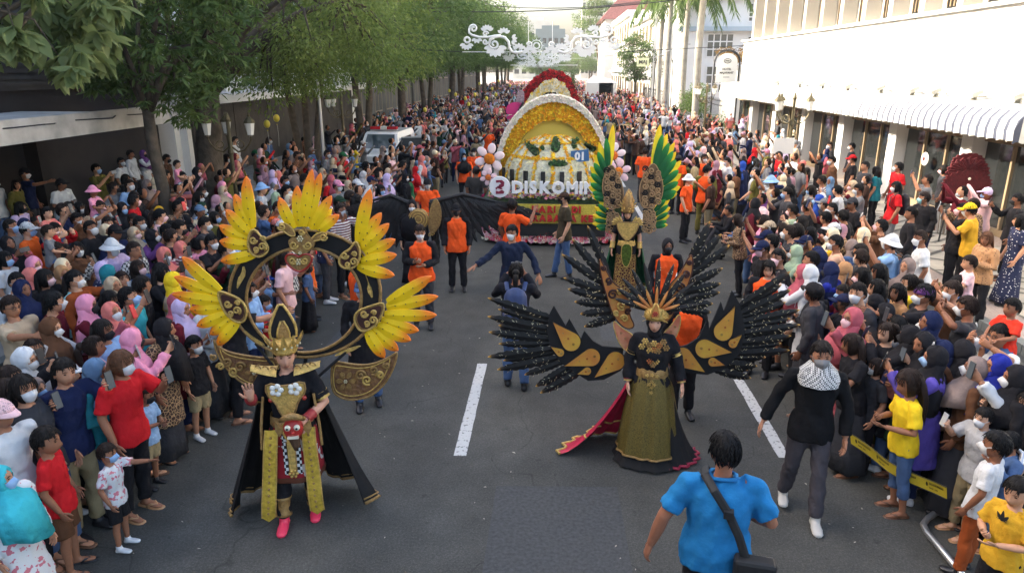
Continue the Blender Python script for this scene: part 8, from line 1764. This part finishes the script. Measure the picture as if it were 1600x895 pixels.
for nm, a_, b_, cols, d, n in (('red_flowers', out, k1, [Rd, Rd, C8(150, 24, 30), C8(60, 40, 30)], -.02, 1100), ('white_flowers', k1, k2, [Wt, Wt, C8(235, 220, 180), Yl], -.09, 900)):
    P = []
    while len(P) < n:
        p = (rsF.uniform(798, 914), rsF.uniform(106, 190))
        if inside(p, a_) and not inside(p, b_): P.append(tuple(WR(p[0], p[1], d)))
    flowers(nm, P, [(0, -1, .2)] * n, .085, cols, rf_, rsF)
MB().box((.1, RY + 1.2, 1.1), (2.6, 3.0, 1.9)).build('float_body', M_leafy, rf_)
for s in (-1, 1): MB().lathe([(.33, -.11), (.36, -.08), (.36, .08), (.33, .11)], (s * 1.1, RY + .6, .36), 14, Matrix.Rotation(PI / 2, 3, 'Y')).build('wheel', M_iron, rf_)
MB().prism([(845, 152), (864, 152), (864, 165), (845, 165)], .03, -.25, WR).build('number_plate', mat('plate_pale', (.5, .55, .65), rough=.4), rf_); letters('02', .24, rf_, mat('plate_ink', (.05, .07, .25), rough=.4), WR(857, 158, -.28), depth=.004, bold=.01, name='number')
# ================================================================== white service car with light bar and open door
car = empty('service_car', (-6.72, 26.2, 0), -.04, label='white service car with red light bar and open door in the left crowd', cat='car')
car.scale = (.92, .92, .92)
M_car = mat('car_white', (.72, .73, .73), rough=.25, spec=.5, coat=.5); M_tyre = mat('tyre', (.02, .02, .02), rough=.9); M_shield = mat('windscreen', (.035, .055, .065), rough=.06, spec=.9)
def hull(prof, wdt, tumble):
    """prof [(y, z)] side outline; wider at the belt than at the roof"""
    b = MB(); n = len(prof); vs = []
    for s in (-1, 1):
        for y, z in prof: vs.append(V3(s * (wdt / 2 - (tumble * max(0, (z - 1.0)) if z > 1.0 else .02)), y, z))
    b.add(vs, [tuple(range(n)), tuple(range(2 * n - 1, n - 1, -1))] + [(i, n + i, n + (i + 1) % n, (i + 1) % n) for i in range(n)]); return b
hull([(0, .35), (-.05, .6), (0, .95), (.15, 1.03), (1.0, 1.12), (1.45, 1.72), (1.7, 1.80), (4.1, 1.80), (4.35, 1.6), (4.4, .35)], 1.72, .22).build('body', M_car, car)
MB().quad((-.66, 1.02, 1.165), (.66, 1.02, 1.165), (.585, 1.425, 1.715), (-.585, 1.425, 1.715)).build('windscreen', M_shield, car)
for s in (-1, 1):
    MB().box((s * .845, 2.5, 1.35), (.02, 1.6, .42), M=Matrix.Rotation(-s * .2, 3, 'Y')).build('side_window', M_shield, car); MB().box((s * .62, -.04, .82), (.32, .06, .16)).build('headlight', M_lampg, car)
    for y in (.85, 3.5): wv = MB().lathe([(.30, -.10), (.34, -.07), (.34, .07), (.30, .10)], (s * .80, y, .34), 18, Matrix.Rotation(PI / 2, 3, 'Y')).build('wheel', M_tyre, car); MB().lathe([(.2, -.02), (.2, .02)], (s * .90, y, .34), 12, Matrix.Rotation(PI / 2, 3, 'Y')).build('rim', M_steel, wv)
    MB().box((s * .98, 1.25, 1.18), (.2, .1, .14)).build('mirror', M_iron, car)
MB().box((0, -.06, .60), (1.1, .05, .22)).build('grille', M_iron, car)
lb_ = MB().box((0, 1.95, 1.86), (1.15, .28, .05)).build('light_bar', M_steel, car); 
for s in (-1, 1): MB().box((s * .36, 1.95, 1.94), (.42, .27, .12)).build('red_lens', mat('red_lens', (.5, .02, .03), rough=.2, spec=.6), lb_)
MB().box((0, 1.95, 1.945), (.26, .25, .11)).build('clear_lens', M_lampg, lb_)
dr = MB().box((1.42, 1.5, .98), (1.10, .07, 1.20), rz=.22).build('open_door', mat('door_inner', (.06, .065, .068), rough=.7, noise_amt=.3, nscale=6), car); MB().tube([(.95, 1.33, 1.15), (1.3, 1.41, 1.22), (1.75, 1.5, 1.15), (1.75, 1.5, .95), (1.0, 1.34, .92)], .025, 6).build('armrest', M_fl, dr); MB().box((1.43, 1.49, 1.60), (1.12, .05, .05), rz=.22).build('door_top', M_steel, dr)
# ================================================================== balloons, tape, barrier, boards
for k, (px, py, Y, c) in enumerate(((749, 131, 62, Yl), (712, 148, 48, Yl), (732, 163, 42, Yl), (760, 154, 44, Yl), (779, 127, 66, Yl), (769, 139, 55, Yl), (702, 142, 52, Yl), (417, 194, 22, Yl), (432, 185, 23, Yl), (775, 148, 48, Yl), (664, 172, 36, Yl), (797, 134, 58, Yl), (742, 148, 46, Yl), (727, 154, 45, Yl))):
    p = aty(px, py, Y); e = empty('balloon', p, label=('yellow balloon ' + ['highest on the left of the gold arch', 'above the crowd beside the seventh tree', 'lowest over the road crowd', 'near the magenta butterfly', 'farthest, close to the tree row end', 'right of the far crowd centre', 'at the foot of the tree row', 'by the thin white pole, lower one', 'by the thin white pole, upper one', 'just above the orange stewards', 'beside the car roof', 'closest to the rear float', 'in the middle of the yellow group', 'second lowest over the road crowd'][k]), cat='balloon', group='yellow balloons over the crowd')
    MB().ball((0, 0, 0), (.10, .10, .125), 12, 9).build('skin', mat('balloon_yellow', (.72, .58, .06), rough=.3, spec=.5), e, smooth=True); MB().lathe([(.02, -.21), (.006, -.18)], seg=6).build('knot', MATS['balloon_yellow'], e); MB().tube([(0, 0, -.2), (.02, 0, -.5), (0, 0, -.9)], .004, 4).build('string', M_signw, e)
tA = atz(1318, 684, .50); tB = atz(1478, 770, .46); tA.x = max(tA.x, 3.0)
tp = empty('barrier_tape', tA, label='yellow printed barrier tape strung along the right crowd legs', cat='tape'); d = tB - tA; n = 30; M_tape = mat('tape_yellow', (.58, .44, .03), rough=.45, noise_amt=.15, nscale=6); b = MB(); vs = []
for i in range(n + 1):
    t = i / n; p = d * t + Vector((.02 * math.sin(9 * t), 0, -.05 * math.sin(PI * t))); vs += [p + Vector((-.012, 0, .06)), p + Vector((.012, 0, -.06))]
b.add(vs, [(2 * i, 2 * i + 1, 2 * i + 3, 2 * i + 2) for i in range(n)]); tb_ = b.build('strip', M_tape, tp)
pb = MB(); rsT = random.Random(2); side_ = Vector((-d.y, d.x, 0)).normalized(); side_ = side_ if side_.x < 0 else -side_
def on_tape(t, h): return d * t + Vector((.02 * math.sin(9 * t), 0, -.05 * math.sin(PI * t))) + Vector((-.2 * h, 0, h)) + side_ * .006
for rep in range(4):
    t0 = .06 + rep * .25
    for row, n_, h0, s_ in ((0, 14, .012, .022), (1, 8, -.026, .014)):
        for q in range(n_):
            if row and q == 4: continue
            t = t0 + .02 + q * .010; w_ = .0075; pb.quad(on_tape(t, h0), on_tape(t + w_, h0), on_tape(t + w_ * rsT.uniform(.6, 1), h0 + s_), on_tape(t + w_ * .2, h0 + s_))
    pb.add([on_tape(t0 + .009 * math.cos(a), .01 + .022 * math.sin(a)) for a in np.arange(0, 6.2, .6)], [tuple(range(11))])
pb.build('print', mat('tape_ink', (.02, .018, .01), rough=.5), tp)['kind'] = 'stuff'
for k, h in ((0, .058), (1, -.058)): MB().tube([on_tape(i / n, h) for i in range(n + 1)], .004, 4).build('tape_edge', MATS['tape_ink'], tp)
bA = atz(1437, 818, .06); bB = atz(1476, 791, .06); bC = atz(1500, 893, .06)
cb = empty('crowd_barrier', bA, label='steel tube crowd barrier base at the bottom edge beside the boys', cat='barrier'); 
q1 = bB - bA; q2 = bC - bA
MB().tube([q1 * 1.6, q1 * .3, q1 * .08 + q2 * .04, q2 * .2, q2 * 1.5], .028, 10).build('base_tube', M_steel, cb, smooth=True)
MB().tube([q1 * 1.1 + Vector((0, 0, 0)), q1 * 1.1 + Vector((0, 0, 1.0)), q1 * 1.1 + q2 * 1.2 + Vector((0, 0, 1.0)), q1 * 1.1 + q2 * 1.2], .022, 8).build('panel_tube', M_steel, cb, smooth=True)
for k in range(7): MB().tube([q1 * 1.1 + q2 * (.15 + .15 * k) + Vector((0, 0, .15)), q1 * 1.1 + q2 * (.15 + .15 * k) + Vector((0, 0, 1.0))], .009, 6).build('upright', M_steel, cb)
# red scalloped greeting board under the awning
bp_ = aty(1515, 268, 16.6); gb = empty('greeting_board', Vector((bp_.x, 16.6, Z0)), label='dark red scalloped flower board standing under the awning', cat='board'); M_rb = mat('board_red', (.10, .008, .010), rough=.8, noise_amt=.35, nscale=14, bump=.6, bscale=30)  # dark red, deepened further to stand in for the awning's shade
GP = lambda u, v, d: V3(u, d, v)
for nm, cz_, rx_, rz_, nl, d, lo in (('board', 1.38, .54, .30, 22, 0, 0), ('upper_tier', 1.62, .47, .34, 20, .05, 0), ('crown_tier', 1.86, .36, .20, 16, .10, 0)): MB().prism([(rx_ * math.cos(t) * (1 + .05 * math.cos(nl * t)), cz_ + rz_ * math.sin(t) * (1 + .05 * math.cos(nl * t))) for t in np.arange(0, 6.283, 6.2832 / 132)], .04, d, GP).build(nm, M_rb, gb)
for sx_, cz_ in ((-.40, 1.08), (.44, 1.06)): MB().prism([(sx_ + .15 * math.cos(t) * (1 + .07 * math.cos(9 * t)), cz_ + .15 * math.sin(t) * (1 + .07 * math.cos(9 * t))) for t in np.arange(0, 6.283, 6.2832 / 60)], .05, -.05, GP).build('lobe', M_rb, gb)
for k in range(16): a = PI * k / 15; MB().tube([(.12 * math.cos(a), .045, 1.64 + .08 * math.sin(a)), (.44 * math.cos(a), .045, 1.62 + .32 * math.sin(a))], [.012, .020], 5).build('fan_rib', M_rb, gb)
for s in (-.35, .35): MB().tube([(s, .1, 0), (s * .8, .08, 1.3)], .022, 6).build('leg', M_iron, gb)
rosette(lambda u, v, d: V3(u, -.06 + d, v), 0, 1.50, .04, 0, gb, M_fleck)
pb_ = atz(1478, 322, .5); bin_ = empty('wicker_bin', Vector((9.75, 17.6, Z0)), label='ribbed grey wicker bin beside the white pillar', cat='bin'); MB().lathe([(.20, 0), (.24, .02), (.27, .62), (.29, .66), (.26, .66), (.22, .1)], seg=20).build('basket', mat('wicker', (.20, .17, .13), rough=.9, noise_amt=.4, nscale=30), bin_)
for k in range(20): a = 2 * PI * k / 20; MB().tube([(.24 * math.cos(a), .24 * math.sin(a), .03), (.275 * math.cos(a), .275 * math.sin(a), .62)], .012, 5).build('rib', M_fasc, bin_)
for k, (px, y) in enumerate(((1362, 20.9), (1397, 19.2))):
    p = Vector((FX + .1, y, 1.55)); e = empty('paper_lantern', p, label=['round pale paper disc hung before the second window', 'round pale paper disc nearer to the red flower board'][k], cat='lantern', group='paper discs at the windows'); MB().lathe([(.02, -.03), (.17, -.02), (.19, 0), (.17, .02), (.02, .03)], (0, 0, 0), 20, Matrix.Rotation(PI / 2, 3, 'Y')).build('disc', M_signw, e); MB().lathe([(.02, -.012), (.06, -.008), (.06, .0)], (-.03, 0, 0), 12, Matrix.Rotation(PI / 2, 3, 'Y')).build('disc_centre', M_rb, e); MB().tube([(0, 0, .18), (0, 0, 1.0)], .004, 4).build('string', M_iron, e)
e = empty('placard', (7.15, 22.6, 0), label='blank white placard by the lantern post at the awning', cat='placard'); MB().box((0, 0, 1.72), (.62, .03, .48)).build('panel', M_signw, e); MB().tube([(0, .03, .1), (0, .03, 1.5)], .02, 6).build('stick', M_tan, e)
BLOCKED = globals().get('BLOCKED', [])
far_crowd()

# ================================================================== air
hz_ = MB().box((0, 150, 18.6), (160, 420, 41.2)).build('haze', [])
hm_ = bpy.data.materials.new('haze_air'); hm_.use_nodes = True; t = hm_.node_tree; t.nodes.remove(t.nodes['Principled BSDF'])
pv = t.nodes.new('ShaderNodeVolumePrincipled'); pv.inputs['Color'].default_value = (.93, .95, .96, 1); pv.inputs['Density'].default_value = 0.0004; pv.inputs['Anisotropy'].default_value = .3
t.links.new(pv.outputs[0], t.nodes['Material Output'].inputs['Volume']); hz_.data.materials.append(hm_); hz_['kind'] = 'stuff'; hz_['label'] = 'thin pale haze filling the street'
bpy.data.scenes.remove(TS)
